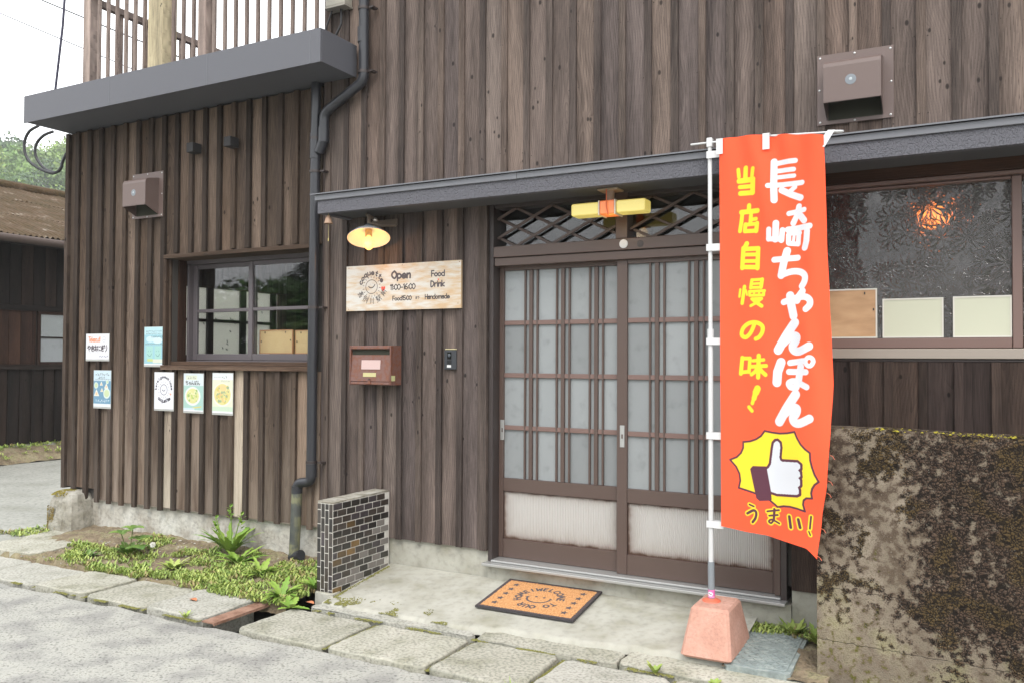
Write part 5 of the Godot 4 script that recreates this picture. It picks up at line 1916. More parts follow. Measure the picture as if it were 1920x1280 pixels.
func build_canopy_lamp() -> void:
	var t := thing("canopy_lamp", "yellow two panel box lamp with an orange middle hanging under the canopy", "lamp", Vector3(-1.762, 2.342, 0.165))
	var y := mat(lin(0.50, 0.44, 0.18), 0.3)
	y.emission_enabled = true
	y.emission = Color(0.96, 0.85, 0.40)
	y.emission_energy_multiplier = 0.36
	put("shade", cbox(-0.220, -0.052, -0.034, 0.036, -0.05, 0.05, 0.008), y, t)
	put("shade", cbox(0.052, 0.220, -0.034, 0.036, -0.05, 0.05, 0.008), y, t)
	var o := mat(lin(0.62, 0.24, 0.09), 0.3)
	o.emission_enabled = true
	o.emission = Color(1.0, 0.42, 0.12)
	o.emission_energy_multiplier = 0.28
	put("middle_shade", cbox(-0.043, 0.043, -0.037, 0.040, -0.056, 0.056, 0.006), o, t)
	put("clip", cbox(-0.0515, -0.0435, -0.041, 0.042, -0.06, 0.06, 0.002), mat(lin(0.62, 0.55, 0.45), 0.4), t)
	put("clip", cbox(0.0435, 0.0515, -0.041, 0.042, -0.06, 0.06, 0.002), mat(lin(0.62, 0.55, 0.45), 0.4), t)
	put("pull_cord", tube([Vector3(0.0, 0.10, 0.062), Vector3(0.001, 0.0, 0.064), Vector3(0.012, -0.046, 0.064)], 0.003, 6), mat(lin(0.62, 0.12, 0.04), 0.5), t)
	put("stem", tube([Vector3(0, 0.04, 0), Vector3(0, 0.098, 0)], 0.022, 12), mat(lin(0.30, 0.22, 0.16), 0.5), t)
	put("ceiling_plate", cbox(-0.06, 0.06, 0.098, 0.1095, -0.05, 0.05, 0.003), mat(lin(0.35, 0.28, 0.20), 0.5), t)
	var li := OmniLight3D.new()
	li.name = "lamp_glow"
	li.light_color = Color(1.0, 0.8, 0.4)
	li.light_energy = 0.004
	li.light_size = 0.05
	li.omni_range = 6.0
	li.omni_attenuation = 2.0
	li.shadow_enabled = true
	li.position = Vector3(0, -0.075, 0)
	t.add_child(li)


const FLAG_YELLOW := [
	"9|106,131 108,154",
	"12|131,130 129,163",
	"10|155,136 152,157",
	"13|109,167 155,169",
	"10|111,186 154,189",
	"12|113,206 154,209",
	"13|155,169 153,209",
	"11|141,247 140,265",
	"12|116,265 169,267",
	"10|119,267 116,293 111,323",
	"10|147,278 145,303",
	"9|150,291 164,291",
	"9|128,305 168,306",
	"10|128,325 163,327",
	"10|129,304 127,325",
	"11|167,305 164,328",
	"12|133,364 126,377",
	"11|122,377 118,438",
	"11|170,382 167,442",
	"11|122,380 170,382",
	"9|122,397 167,400",
	"9|121,417 167,420",
	"11|118,435 167,439",
	"6|111,504 108,526",
	"9|125,496 117,547",
	"5|130,508 133,522",
	"8|149,477 145,501",
	"9|182,477 178,501",
	"7|149,477 182,477",
	"6|147,489 180,489",
	"7|145,500 179,501",
	"7|141,512 189,512",
	"7|141,512 142,524",
	"7|187,513 186,525",
	"5|156,512 156,525",
	"5|172,513 172,525",
	"7|142,524 186,525",
	"7|148,535 180,535",
	"7|180,536 164,547 145,556",
	"9|151,536 164,547 180,558",
	"10|156,615 144,639 128,652 115,644 120,624 140,609 164,608 182,619 182,637 172,652 161,657",
	"10|117,714 112,763",
	"9|142,716 139,757",
	"9|117,716 142,716",
	"9|112,759 139,756",
	"8|152,723 187,720",
	"9|148,741 195,738",
	"11|171,708 169,773",
	"9|167,744 158,757 147,765",
	"10|172,744 181,755 193,765",
	"17|167,808 162,819",
	"13|162,816 156,837",
	"9|156,834 150,853",
	"9|139,865 149,876",
]
const FLAG_WHITE := [
	"16|220,124 219,201 220,240",
	"12|221,130 284,130",
	"11|221,153 279,155",
	"10|221,172 280,174",
	"12|202,195 304,198",
	"15|242,212 270,228 299,242",
	"11|282,208 268,218",
	"15|225,310 223,359",
	"12|204,327 203,357",
	"12|203,356 242,360",
	"13|244,332 241,363",
	"12|263,284 310,279",
	"14|294,267 288,291 276,314",
	"15|299,296 310,311",
	"14|260,332 327,330",
	"12|262,349 262,372",
	"11|263,343 296,346",
	"12|293,347 291,378",
	"11|263,374 291,378",
	"7|278,354 276,369",
	"15|319,344 317,373 312,392",
	"14|219,420 290,419",
	"18|258,396 249,426 240,468",
	"15|242,467 273,459 298,462 312,474 312,490 304,505",
	"15|248,549 286,539 313,537 328,547 328,562 317,573",
	"20|268,531 272,560 279,591",
	"16|306,520 296,533 290,547",
	"22|283,612 268,632 252,656 232,691",
	"19|247,672 266,655 282,650 290,655 285,669 276,681 282,693 299,695 328,681",
	"22|241,728 231,756 229,787",
	"14|269,729 313,723",
	"14|266,755 319,755",
	"17|303,740 297,777 289,800",
	"14|289,801 272,800 266,788 282,782 302,789 322,798",
	"10|341,725 338,732 333,737 326,737 320,732 318,725 320,718 326,713 333,713 339,718 341,725",
	"22|288,821 274,842 258,867 238,903",
	"19|251,883 271,865 286,859 294,864 290,878 280,890 286,902 303,903 332,888",
]
const FLAG_DARK := [
	"5|142,1161 156,1165",
	"7|135,1189 155,1177 164,1183 161,1200 152,1213",
	"5|199,1174 237,1164",
	"5|205,1186 233,1179",
	"7|222,1164 220,1197",
	"5|219,1198 211,1207 204,1203 214,1196 238,1203",
	"8|270,1177 274,1208",
	"8|297,1181 302,1204",
	"5|334,1168 330,1203",
	"4|327,1212 331,1222",
]
const SPLASH := "77,1031 99,1021 113,1007 120,991 120,973 143,969 163,961 179,950 191,934 215,937 239,938 263,935 286,929 295,947 306,963 319,975 334,985 335,1006 340,1026 347,1046 358,1065 346,1075" + \
	" 339,1087 336,1100 338,1115 322,1116 314,1123 312,1136 317,1155 294,1150 272,1148 252,1150 232,1156 224,1150 215,1145 206,1139 197,1134 175,1128 153,1123 130,1119 106,1115 111,1092 108,1071 97,1051"
const HAND := "191,1052 203,1045 211,1032 217,985 220,969 226,962 232,961 239,966 241,979 238,1009 241,1017 247,1020 296,1016 305,1022 305,1032 298,1038 304,1043 305,1055 299,1060 304,1066 304,1080 297,1088 300,1095 300,1106 293,1110 230,1117 212,1114 205,1112"
const CUFF := "147,1054 154,1046 194,1043 208,1115 210,1136 201,1139 175,1143 167,1137"


# ---------------------------------------------------------------- banner

const FLAG_S := 640.0
const FLAG_X0 := -1.15
const FLAG_Y0 := 2.63

func flag_picture() -> Image:
	var im := Image.create(416, 1330, false, Image.FORMAT_RGB8)
	im.fill(Color(0.975, 0.36, 0.235))
	var yellow := Color(0.93, 0.80, 0.22)
	var white := Color(0.80, 0.81, 0.83)
	var dark := Color(0.36, 0.22, 0.27)
	for k in 2:
		for s in [FLAG_YELLOW, FLAG_WHITE][k]:
			var q: PackedStringArray = s.split("|")
			stroke(im, smooth_line(points(q[1])), float(q[0]) * 1.28, [yellow, white][k])
	var sp := points(SPLASH)
	fill_poly(im, sp, yellow)
	var loop := sp.duplicate()
	loop.append(sp[0])
	stroke(im, loop, 6.0, dark)
	var hd := points(HAND)
	loop = hd.duplicate()
	loop.append(hd[0])
	stroke(im, loop, 15.0, dark)
	fill_poly(im, hd, white)
	var cf := points(CUFF)
	fill_poly(im, cf, dark)
	cf.append(cf[0])
	stroke(im, cf, 6.0, dark)
	for k in 2:
		for s in FLAG_DARK:
			var q: PackedStringArray = s.split("|")
			stroke(im, smooth_line(points(q[1])), float(q[0]) * 1.1 + (8.0 if k == 0 else 0.0), yellow if k == 0 else dark)
	return im


func edge_at(pts: Array, y: float) -> float:
	# x of an edge, given as Vector2(x, y) from top to bottom
	for i in pts.size() - 1:
		if y <= pts[i].y and y >= pts[i + 1].y:
			var k: float = (pts[i].y - y) / (pts[i].y - pts[i + 1].y)
			return lerpf(pts[i].x, pts[i + 1].x, k * k * (3.0 - 2.0 * k) * 0.5 + k * 0.5)
	return pts[0].x if y > pts[0].y else pts[pts.size() - 1].x


func build_banner() -> void:
	var zf := 0.40
	var st := thing("banner_stand_base", "pinkish red concrete block that holds the banner pole", "banner base", Vector3(-1.105, 0.088, 0.408))
	var b := MB.new()
	# a truncated pyramid with worn edges
	var lo := [Vector2(-0.122, -0.200), Vector2(0.122, -0.200), Vector2(0.122, 0.200), Vector2(-0.122, 0.200)]
	var hi := [Vector2(-0.092, -0.128), Vector2(0.092, -0.128), Vector2(0.092, 0.128), Vector2(-0.092, 0.128)]
	var rings := [[lo, 0.0, 0.012], [lo, 0.012, 0.0], [hi, 0.214, 0.0], [hi, 0.226, 0.010]]
	var prev := []
	for r in rings:
		var ring := []
		for i in 4:
			var p: Vector2 = r[0][i]
			var k: float = r[2]
			var sx := signf(p.x)
			var sz := signf(p.y)
			p -= Vector2(sx, sz) * k
			var c := 0.012
			var pa := Vector3(p.x - (sx * c if i % 2 == 1 else 0.0), r[1], p.y - (sz * c if i % 2 == 0 else 0.0))
			var pb := Vector3(p.x - (sx * c if i % 2 == 0 else 0.0), r[1], p.y - (sz * c if i % 2 == 1 else 0.0))
			ring.append(pa)
			ring.append(pb)
		if prev.size():
			for i in 8:
				var j := (i + 1) % 8
				b.quad(prev[j], prev[i], ring[i], ring[j])
		prev = ring
	for i in range(1, 7):
		b.tri(prev[0], prev[i + 1], prev[i])
	var pink := rough_stone(161, [[0.0, gray(0.72)], [0.5, gray(0.95)], [1.0, gray(1.0)]], 3.0, [[0.0, Color(0.42, 0.215, 0.16)], [0.5, Color(0.52, 0.285, 0.215)], [1.0, Color(0.58, 0.34, 0.27)]], 1.2, 0.9, 0.25)
	put("block", b, pink, st)
	var co := MB.new()
	co.lathe([Vector2(0.045, 0.226), Vector2(0.043, 0.232), Vector2(0.022, 0.240), Vector2(0.0, 0.240)], 20)
	put("socket_ring", co, mat(lin(0.60, 0.13, 0.07), 0.5), st, Vector3(-0.025, 0, -0.008))
	var t := thing("banner", "tall red banner with white and yellow Japanese lettering and thumbs up sign", "banner", Vector3(0, 0, 0))
	var pole := mat(lin(0.56, 0.56, 0.56), 0.35)
	put("pole", tube([Vector3(-1.1325, 0.50, zf), Vector3(-1.1345, 1.63, zf)], 0.0125, 14), pole, t)
	put("pole", tube([Vector3(-1.1345, 1.631, zf), Vector3(-1.138, 2.60, zf)], 0.0105, 14), pole, t)
	put("pole_joint", tube([Vector3(-1.1343, 1.585, zf), Vector3(-1.1345, 1.655, zf)], 0.0165, 14), pole, t)
	put("pole_cap", cbox(-1.153, -1.123, 2.562, 2.610, zf - 0.014, zf + 0.014, 0.004), pole, t)
	put("sleeve", tube([Vector3(-1.130, 0.325, zf), Vector3(-1.1325, 0.507, zf)], 0.0165, 14), mat(lin(0.21, 0.23, 0.25), 0.4), t)
	var pk := Image.create(64, 32, false, Image.FORMAT_RGB8)
	pk.fill(Color(0.84, 0.42, 0.66))
	disc(pk, Vector2(14, 16), 9, Color(0.92, 0.86, 0.90))
	disc(pk, Vector2(44, 14), 10, Color(0.35, 0.30, 0.36))
	stroke(pk, points("10,14 18,18"), 3, Color(0.35, 0.3, 0.36))
	scribble(pk, 4, 60, 24, 6, Color(0.95, 0.9, 0.92), 3)
	put("pink_sticker", tube([Vector3(-1.130, 0.332, zf), Vector3(-1.1303, 0.370, zf)], 0.0172, 14), textured(pk, 0.4), t)
	put("cross_bar", tube([Vector3(-1.241, 2.594, 0.376), Vector3(-0.85, 2.567, 0.477), Vector3(-0.494, 2.524, 0.568)], 0.0052, 10), pole, t)
	var tip := MB.new()
	tip.tube([Vector3(-0.557, 2.522, 0.554), Vector3(-0.528, 2.531, 0.561), Vector3(-0.490, 2.526, 0.568)], 0.014, 12, true, 0.5, 0.008)
	put("bar_end_loop", tip, M.white, t)
	var left := [Vector2(-1.084, 2.593), Vector2(-1.081, 2.227), Vector2(-1.079, 1.593), Vector2(-1.076, 1.174), Vector2(-1.076, 0.691), Vector2(-1.076, 0.50)]
	var right := [Vector2(-0.574, 2.519), Vector2(-0.567, 2.336), Vector2(-0.561, 2.045), Vector2(-0.548, 1.779), Vector2(-0.537, 1.563), Vector2(-0.530, 1.396), Vector2(-0.540, 1.205), Vector2(-0.555, 0.966), Vector2(-0.581, 0.796), Vector2(-0.603, 0.618)]
	var foot := [[0.0, 0.691], [0.27, 0.683], [0.50, 0.683], [0.72, 0.671], [0.89, 0.658], [0.95, 0.637], [1.0, 0.618]]
	var nx := 40
	var ny := 120
	var m := MB.new()
	var rows := []
	for j in ny + 1:
		var row := []
		var v := float(j) / ny
		for i in nx + 1:
			var u := float(i) / nx
			var yt := lerpf(2.593, 2.519, u) + 0.012 * sin(u * PI)
			var yb := 0.618
			for k in foot.size() - 1:
				if u >= foot[k][0] and u <= foot[k + 1][0]:
					yb = lerpf(foot[k][1], foot[k + 1][1], (u - foot[k][0]) / (foot[k + 1][0] - foot[k][0]))
			var y := lerpf(yt, yb, v)
			var x := lerpf(edge_at(left, y), edge_at(right, y), u)
			var z := zf + 0.010 + 0.26 * (x + 1.14) + u * u * 0.02 * v
			z += (0.016 * sin(v * 9.0 + u * 3.0) * u + 0.020 * sin(u * 7.0 + v * 4.0) * (0.3 + v) * u)
			z += 0.012 * exp(-pow((u - 0.93 + v * 0.25) / 0.10, 2.0)) * (1.0 - v)
			z += 0.020 * smoothstep(0.75, 1.0, v) * sin(u * 5.0) * u + 0.085 * smoothstep(0.52, 0.85, v) * smoothstep(0.45, 1.0, u)
			z += 0.014 * exp(-pow((u - 0.30 - v * 0.9) / 0.09, 2.0)) * (1.0 - v) - 0.012 * exp(-pow((u - 0.55 - v * 0.7) / 0.08, 2.0)) * (1.0 - v)
			z += 0.007 * sin(u * 13.0 + v * 5.0 + 1.3 * sin(v * 6.0)) * (0.35 + 0.65 * sin(v * PI)) + 0.004 * sin(u * 31.0 + v * 3.0) * (1.0 - v) * u
			z += 0.006 * sin(u * 22.0 - v * 7.0) * exp(-v * 6.0)
			row.append([Vector3(x, y, z), Vector2((x - FLAG_X0) * FLAG_S / 416.0, (FLAG_Y0 - y) * FLAG_S / 1330.0)])
		rows.append(row)
	var nrm := func(i: int, j: int) -> Vector3:
		var dx: Vector3 = rows[j][mini(i + 1, nx)][0] - rows[j][maxi(i - 1, 0)][0]
		var dy: Vector3 = rows[maxi(j - 1, 0)][i][0] - rows[mini(j + 1, ny)][i][0]
		return dx.cross(dy).normalized()
	for j in ny:
		for i in nx:
			m.squad(rows[j + 1][i][0], rows[j + 1][i + 1][0], rows[j][i + 1][0], rows[j][i][0], nrm.call(i, j + 1), nrm.call(i + 1, j + 1), nrm.call(i + 1, j), nrm.call(i, j),
				rows[j + 1][i][1], rows[j + 1][i + 1][1], rows[j][i + 1][1], rows[j][i][1])
	var fm := textured(flag_picture(), 0.75)
	fm.backlight_enabled = true
	fm.backlight = Color(0.16, 0.05, 0.03)
	fm.metallic_specular = 0.25
	put("cloth", m, fm, t)
	# white loops that tie the cloth to the pole and the bar
	for y in [2.060, 1.594, 1.129, 0.693]:
		var l := MB.new()
		l.box(-1.150, -1.066, y - 0.017, y + 0.017, zf + 0.0155, zf + 0.0172)
		l.box(-1.152, -1.1505, y - 0.017, y + 0.017, zf - 0.016, zf + 0.017)
		l.box(-1.150, -1.090, y - 0.017, y + 0.017, zf - 0.0172, zf - 0.0155)
		put("loop", l, M.white, t)
	for x in [-1.095, -0.858]:
		var l := MB.new()
		var ty: float = 2.590 - (x + 1.1) * 0.07
		var tz: float = zf + 0.26 * (x + 1.14)
		l.box(x, x + 0.032, ty - 0.075, ty, tz + 0.0285, tz + 0.0300)
		l.box(x, x + 0.032, ty, ty + 0.0015, tz - 0.008, tz + 0.0300)
		l.box(x, x + 0.032, ty - 0.05, ty - 0.0005, tz - 0.010, tz - 0.0085)
		put("loop", l, M.white, t)
	var l0 := MB.new()
	l0.box(-1.150, -1.068, 2.505, 2.540, zf + 0.0175, zf + 0.0190)
	put("loop", l0, M.white, t)
	var l1 := MB.new()
	l1.quad(Vector3(-0.606, 2.478, 0.560), Vector3(-0.570, 2.462, 0.572), Vector3(-0.525, 2.535, 0.572), Vector3(-0.556, 2.540, 0.564))
	put("loop", l1, M.white, t)
	for q in [[0.965, -0.556], [0.91, -0.562], [0.625, -0.604], [0.75, -0.586], [1.08, -0.548]]:
		put("frayed_thread", tube([Vector3(q[1] - 0.004, q[0], 0.565), Vector3(q[1] + 0.008, q[0] - 0.004, 0.568), Vector3(q[1] + 0.016, q[0] - 0.018, 0.565)], 0.0012, 4), mat(lin(0.85, 0.22, 0.13), 0.8), t)


# ---------------------------------------------------------------- lichened concrete wall

func build_right_wall() -> void:
	var t := thing("concrete_wall", "old concrete garden wall with dark cracked lichen and a mossy top, beyond the banner", "wall")
	var w := 900
	var h := 900
	var im := Image.create(w, h, false, Image.FORMAT_RGB8)
	var hm := Image.create(w, h, false, Image.FORMAT_L8)
	var cell := noise(171, 0.11, 1, FastNoiseLite.TYPE_CELLULAR)
	cell.fractal_type = FastNoiseLite.FRACTAL_NONE
	cell.cellular_return_type = FastNoiseLite.RETURN_DISTANCE2_SUB
	cell.cellular_jitter = 1.1
	var big := noise(172, 0.0052, 5)
	var mid := noise(173, 0.028, 4)
	var fine := noise(174, 0.16, 3)
	for y in h:
		var fy := float(y) / h
		for x in w:
			var fx := float(x) / w
			var b := big.get_noise_2d(x, y)
			var m := mid.get_noise_2d(x, y)
			var f := fine.get_noise_2d(x, y)
			# concrete, paler and greener low down
			var base := Color(0.47, 0.43, 0.375).lerp(Color(0.65, 0.605, 0.545), clampf(0.5 + m * 1.1 + b * 0.7 + f * 0.4, 0.0, 1.0))
			base = base.lerp(Color(0.50, 0.49, 0.33), clampf((fy - 0.62) * 1.2 + b * 0.8, 0.0, 0.5))
			base = base.lerp(Color(0.36, 0.31, 0.26), clampf(m * 1.6 + f * 0.8 - b * 0.8 + 0.22 - maxf(0.0, fy - 0.6) * 0.8, 0.0, 0.75))
			base = base.lerp(Color(0.27, 0.225, 0.19), clampf((0.75 - fy) * 1.6, 0.0, 1.0) * clampf(0.42 + m * 1.5 + f * 0.7 - b * 0.6, 0.0, 0.8))
			base = base.lerp(Color(0.34, 0.34, 0.13), clampf((fy - 0.72) * 1.2 + m * 2.2 - 0.5 - (0.4 if fx > 0.2 else 0.0), 0.0, 0.8))
			# lichen field: strong from the top right, broken at the left, gone at the foot
			var field := 0.62 + 0.85 * smoothstep(0.10, 0.38, fx) - 1.25 * smoothstep(0.46 + 0.26 * fx, 0.74 + 0.20 * fx, fy) + m * 0.5 + b * 1.5 + m * 0.45
			field -= 1.6 * exp(-pow((fx - 0.22 - 0.03 * sin(fy * 9.0)) / 0.055, 2.0) - pow((fy - 0.30) / 0.17, 2.0))
			field -= 0.6 * exp(-pow((fx - 0.25) / 0.12, 2.0) - pow((fy - 0.48) / 0.09, 2.0))
			field -= 0.7 * exp(-pow(fy / 0.05, 2.0)) * (0.6 + m)
			var lich := clampf((field + f * 0.45 + m * 0.3 - 0.34) * 1.5, 0.0, 1.0)
			var scale := 1.0 if fx > 0.2 else 1.5
			var cv := cell.get_noise_2d((x + m * 14.0) * scale, (y + f * 4.0) * scale)
			var crack := 1.0 - smoothstep(-0.95, -0.55, cv)
			var lc := Color(0.26, 0.21, 0.18).lerp(Color(0.375, 0.31, 0.26), clampf(0.45 + f * 0.9 + b, 0.0, 1.0))
			lc = lc.lerp(Color(0.29, 0.24, 0.12), clampf(b * 2.0 + 0.10 - fy * 0.5, 0.0, 0.55))
			lc = lc.lerp(Color(0.115, 0.10, 0.09), crack * 0.95)
			var speck := 0.5 + f * 0.8
			var c := base.lerp(lc, lich * clampf(0.5 + lich * 0.6 + f * 0.6, 0.0, 1.0))
			if f > 0.50 and m > 0.25:
				c = c.lerp(Color(0.66, 0.65, 0.60), 0.6)
			c = c.lerp(c * 0.72, clampf(-f * 1.2 - 0.1, 0.0, 0.5))
			# form-board lines of the casting
			var line := 0.0
			for ly in [0.555, 0.735, 0.905]:
				var q := absf(fy - ly - 0.03 * fx - 0.006 * m)
				line = maxf(line, clampf(1.0 - q / 0.0022, 0.0, 1.0))
			c = c.lerp(c * 0.6, line * (1.0 - lich))
			im.set_pixel(x, y, c)
			var hv := clampf(0.35 + f * 0.16 + m * 0.10 + lich * (0.22 - crack * 0.32) - line * 0.3, 0.0, 1.0)
			hm.set_pixel(x, y, Color(hv, hv, hv))
	var mt := mat(Color.WHITE, 0.97)
	mt.albedo_texture = itex(im)
	mt.heightmap_enabled = true
	mt.heightmap_texture = itex(hm)
	mt.heightmap_scale = 0.5
	mt.metallic_specular = 0.2
	# the face as a gently uneven sheet, with a worn arris
	var n := noise(175, 2.4, 3)
	var x0 := -0.617
	var x1 := 1.9
	var zf := 0.520
	var face := MB.new()
	var nx := 60
	var ny := 40
	var rows := []
	for j in ny + 1:
		var row := PackedVector3Array()
		for i in nx + 1:
			var x := lerpf(x0, x1, float(i) / nx)
			var top := 1.199 + n.get_noise_2d(x, 4.0) * 0.008 - 0.012 * (x - x0)
			var y := lerpf(-0.1, top, float(j) / ny)
			row.append(Vector3(x, y, zf + n.get_noise_2d(x, y) * 0.008 - (0.012 if j == ny else 0.0) - (0.010 if i == 0 else 0.0)))
		rows.append(row)
	for j in ny:
		for i in nx:
			var a: Vector3 = rows[j][i]
			var d: Vector3 = rows[j + 1][i + 1]
			var ua: float = 1.0 - absf(1.0 - (a.x - x0) / 1.3)
			var ub: float = 1.0 - absf(1.0 - (d.x - x0) / 1.3)
			face.quad(a, rows[j][i + 1], d, rows[j + 1][i], Rect2(ua, (1.202 - d.y) / 1.3, ub - ua, (d.y - a.y) / 1.3))
	put("face", face, mt, t)
	var core := MB.new()
	for i in nx:
		var a: Vector3 = rows[ny][i]
		var d: Vector3 = rows[ny][i + 1]
		core.quad(a, d, Vector3(d.x, d.y + 0.004, zf - 0.13), Vector3(a.x, a.y + 0.004, zf - 0.13), Rect2(i * 0.03, 0.02, 0.03, 0.08))
		core.quad(Vector3(d.x, -0.1, zf - 0.13), Vector3(a.x, -0.1, zf - 0.13), Vector3(a.x, a.y + 0.004, zf - 0.13), Vector3(d.x, d.y + 0.004, zf - 0.13), Rect2(i * 0.03, 0.1, 0.03, 0.9))
	for j in ny:
		var a: Vector3 = rows[j][0]
		var d: Vector3 = rows[j + 1][0]
		core.quad(Vector3(a.x, a.y, zf - 0.13), a, d, Vector3(d.x, d.y, zf - 0.13), Rect2(0.0, 1.0 - d.y, 0.1, 0.03))
	put("core", core, mt, t)
	# moss along the top
	var moss := MB.new()
	for i in 1500:
		var x := rng.randf_range(x0, x1)
		var dens := smoothstep(-0.5, -0.1, x) * (0.5 + n.get_noise_2d(x * 2.0, 60.0) * 1.6)
		if rng.randf() > dens + 0.06:
			continue
		var q := rng.randf()
		moss.tint = Color(0.15, 0.13, 0.018).lerp(Color(0.34, 0.29, 0.030), q)
		var p := Vector3(x, 1.199 - 0.012 * (x - x0) + n.get_noise_2d(x, 4.0) * 0.008 - rng.randf() * 0.006, zf - rng.randf_range(-0.002, 0.11))
		var s := rng.randf_range(0.004, 0.010)
		dome(moss, p, s, s * 0.8)
	var mo := put("moss", moss, M.moss, t)
	mo.set_meta("kind", "stuff")


func dome(b: MB, p: Vector3, r: float, h: float) -> void:
	for k in 5:
		var a0 := TAU * k / 5.0
		var a1 := TAU * (k + 1) / 5.0
		b.tri(p + Vector3(cos(a1) * r, 0, sin(a1) * r), p + Vector3(cos(a0) * r, 0, sin(a0) * r), p + Vector3(0, h, 0))


# ---------------------------------------------------------------- smaller things

func build_small() -> void:
	build_tile_wall()
	build_mat()
	build_cover()
	# corner stone under the annex
	var cs := thing("corner_stone", "weathered concrete corner block with moss, under the annex corner", "corner stone", Vector3(-6.60, 0.0, 0.02))
	var n := noise(181, 4.0, 3)
	var b := MB.new()
	var prev := []
	var levels := [[0.0, 1.0], [0.12, 0.98], [0.24, 0.93], [0.32, 0.86], [0.375, 0.72], [0.395, 0.5], [0.40, 0.0]]
	for l in levels:
		var ring := []
		for i in 24:
			var a := TAU * i / 24.0
			var c := cos(a)
			var s := sin(a)
			var k := pow(pow(absf(c), 5.0) + pow(absf(s), 5.0), -0.2)
			var y: float = l[0]
			var p := Vector3(c * 0.185 * k * l[1], y, s * 0.150 * k * l[1] + 0.02)
			var d := n.get_noise_3d(p.x * 3.0, p.y * 3.0, p.z * 3.0) * 0.022
			ring.append(p + Vector3(c, 0.3, s) * d)
		if prev.size():
			for i in 24:
				var j := (i + 1) % 24
				b.quad(prev[j], prev[i], ring[i], ring[j])
		prev = ring
	put("block", b, M.block, cs)
	var ms := MB.new()
	for i in 900:
		var a := rng.randf() * TAU
		var r := rng.randf() * 0.9
		var p := Vector3(cos(a) * 0.17 * r - 0.03, 0.0, sin(a) * 0.15 * r + 0.03)
		p.y = 0.392 - pow(r, 4.0) * 0.05
		if p.x > 0.05 + n.get_noise_2d(p.z * 8.0, 1.0) * 0.08:
			continue
		ms.tint = Color(0.12, 0.10, 0.015).lerp(Color(0.25, 0.20, 0.03), rng.randf())
		dome(ms, p, rng.randf_range(0.004, 0.009), 0.008)
	for i in 1500:
		var an := rng.randf_range(PI * 0.56, PI * 0.98)
		var c := cos(an)
		var s := sin(an)
		var k := pow(pow(absf(c), 5.0) + pow(absf(s), 5.0), -0.2)
		var y := rng.randf_range(0.05, 0.27)
		var p := Vector3(c * 0.180 * k, y, s * 0.146 * k + 0.02)
		if rng.randf() > 0.45 + n.get_noise_2d(p.x * 14.0, p.y * 10.0) * 1.6:
			continue
		ms.tint = Color(0.14, 0.10, 0.03).lerp(Color(0.22, 0.17, 0.06), rng.randf())
		ms.X = Transform3D(Basis(Quaternion(Vector3.UP, Vector3(c, 0.1, s).normalized())), p)
		dome(ms, Vector3.ZERO, rng.randf_range(0.004, 0.009), 0.005)
	ms.X = Transform3D()
	var mo := put("moss", ms, M.moss, cs)
	mo.set_meta("kind", "stuff")
	# rusty angle iron across the open drain
	var an := thing("angle_iron", "rusty flat steel bar lying across the open drain beside the paving slabs", "steel bar", Vector3(-3.72, 0.0, 0.99))
	var ai := MB.new()
	ai.box(-0.062, 0.028, 0.030, 0.037, -0.22, 0.215)
	ai.box(0.0285, 0.034, 0.022, 0.037, -0.22, 0.215)
	put("flange", ai, M.rust, an)
	# picture boards leaning inside the windows
	var ply := mat(Color.WHITE, 0.6)
	ply.uv1_triplanar = true
	ply.uv1_world_triplanar = true
	ply.uv1_scale = Vector3(0.8, 2.5, 1.0)
	ply.albedo_texture = ntex(191, 0.02, 4, [[0.0, Color(0.36, 0.21, 0.11)], [0.5, Color(0.46, 0.28, 0.15)], [1.0, Color(0.54, 0.35, 0.20)]], 256)
	var cork := mat(lin(0.50, 0.37, 0.19), 0.8)
	var cream := mat(lin(0.50, 0.505, 0.39), 0.6)
	var edge := mat(lin(0.58, 0.56, 0.50), 0.5)
	var brown := mat(lin(0.40, 0.20, 0.10), 0.5)
	var defs := [
		["plywood backed picture frame with white rim at the shop window next to the banner", -0.685, -0.408, 1.616, 1.866, -0.045, ply, edge],
		["cream card standing at the shop window's glass, the one in the middle", -0.383, -0.110, 1.616, 1.811, -0.045, cream, edge],
		["cream card standing at the shop window's glass beside the sash frame", -0.069, 0.178, 1.616, 1.813, -0.045, cream, edge],
		["tan backed picture frame inside the annex window beside the middle stile", -4.805, -4.470, 1.536, 1.716, -0.245, cork, brown],
		["tan backed picture frame inside the annex window nearest the drainpipe", -4.462, -4.115, 1.536, 1.711, -0.262, cork, brown]]
	for d in defs:
		var t := thing("picture_board", d[0], "picture frame", Vector3(d[1], d[3], d[5]), "boards standing behind the window panes")
		var w: float = d[2] - d[1]
		var h: float = d[4] - d[3]
		put("back_panel", box(0.006, w - 0.006, 0.006, h - 0.006, -0.012, 0.0), d[6], t)
		for q in [[0.0, w, h - 0.007, h], [0.0, w, 0.0, 0.007], [0.0, 0.007, 0.0071, h - 0.0071], [w - 0.007, w, 0.0071, h - 0.0071]]:
			put("rim", box(q[0], q[1], q[2], q[3], -0.014, 0.003), d[7], t)
		if d[6] != cream:
			for q in [[0.16, 0.93], [0.78, 0.93], [0.05, 0.55], [0.93, 0.60]]:
				put("clip", box(w * q[0], w * q[0] + 0.006, h * q[1] - 0.012, h * q[1], 0.0005, 0.005), M.bronze_dark, t)
	# a warm lamp hanging in the dark room behind the figured glass
	var pl := thing("room_lamp", "amber lamp glowing in the dark room behind the flower patterned glass", "lamp", Vector3(-0.16, 2.26, -0.42))
	var lb := mat(Color(0.9, 0.5, 0.15), 0.3)
	lb.emission_enabled = true
	lb.emission = Color(1.0, 0.66, 0.28)
	lb.emission_energy_multiplier = 1.5
	put("globe", knob(Vector3.ZERO, 0.022), lb, pl)
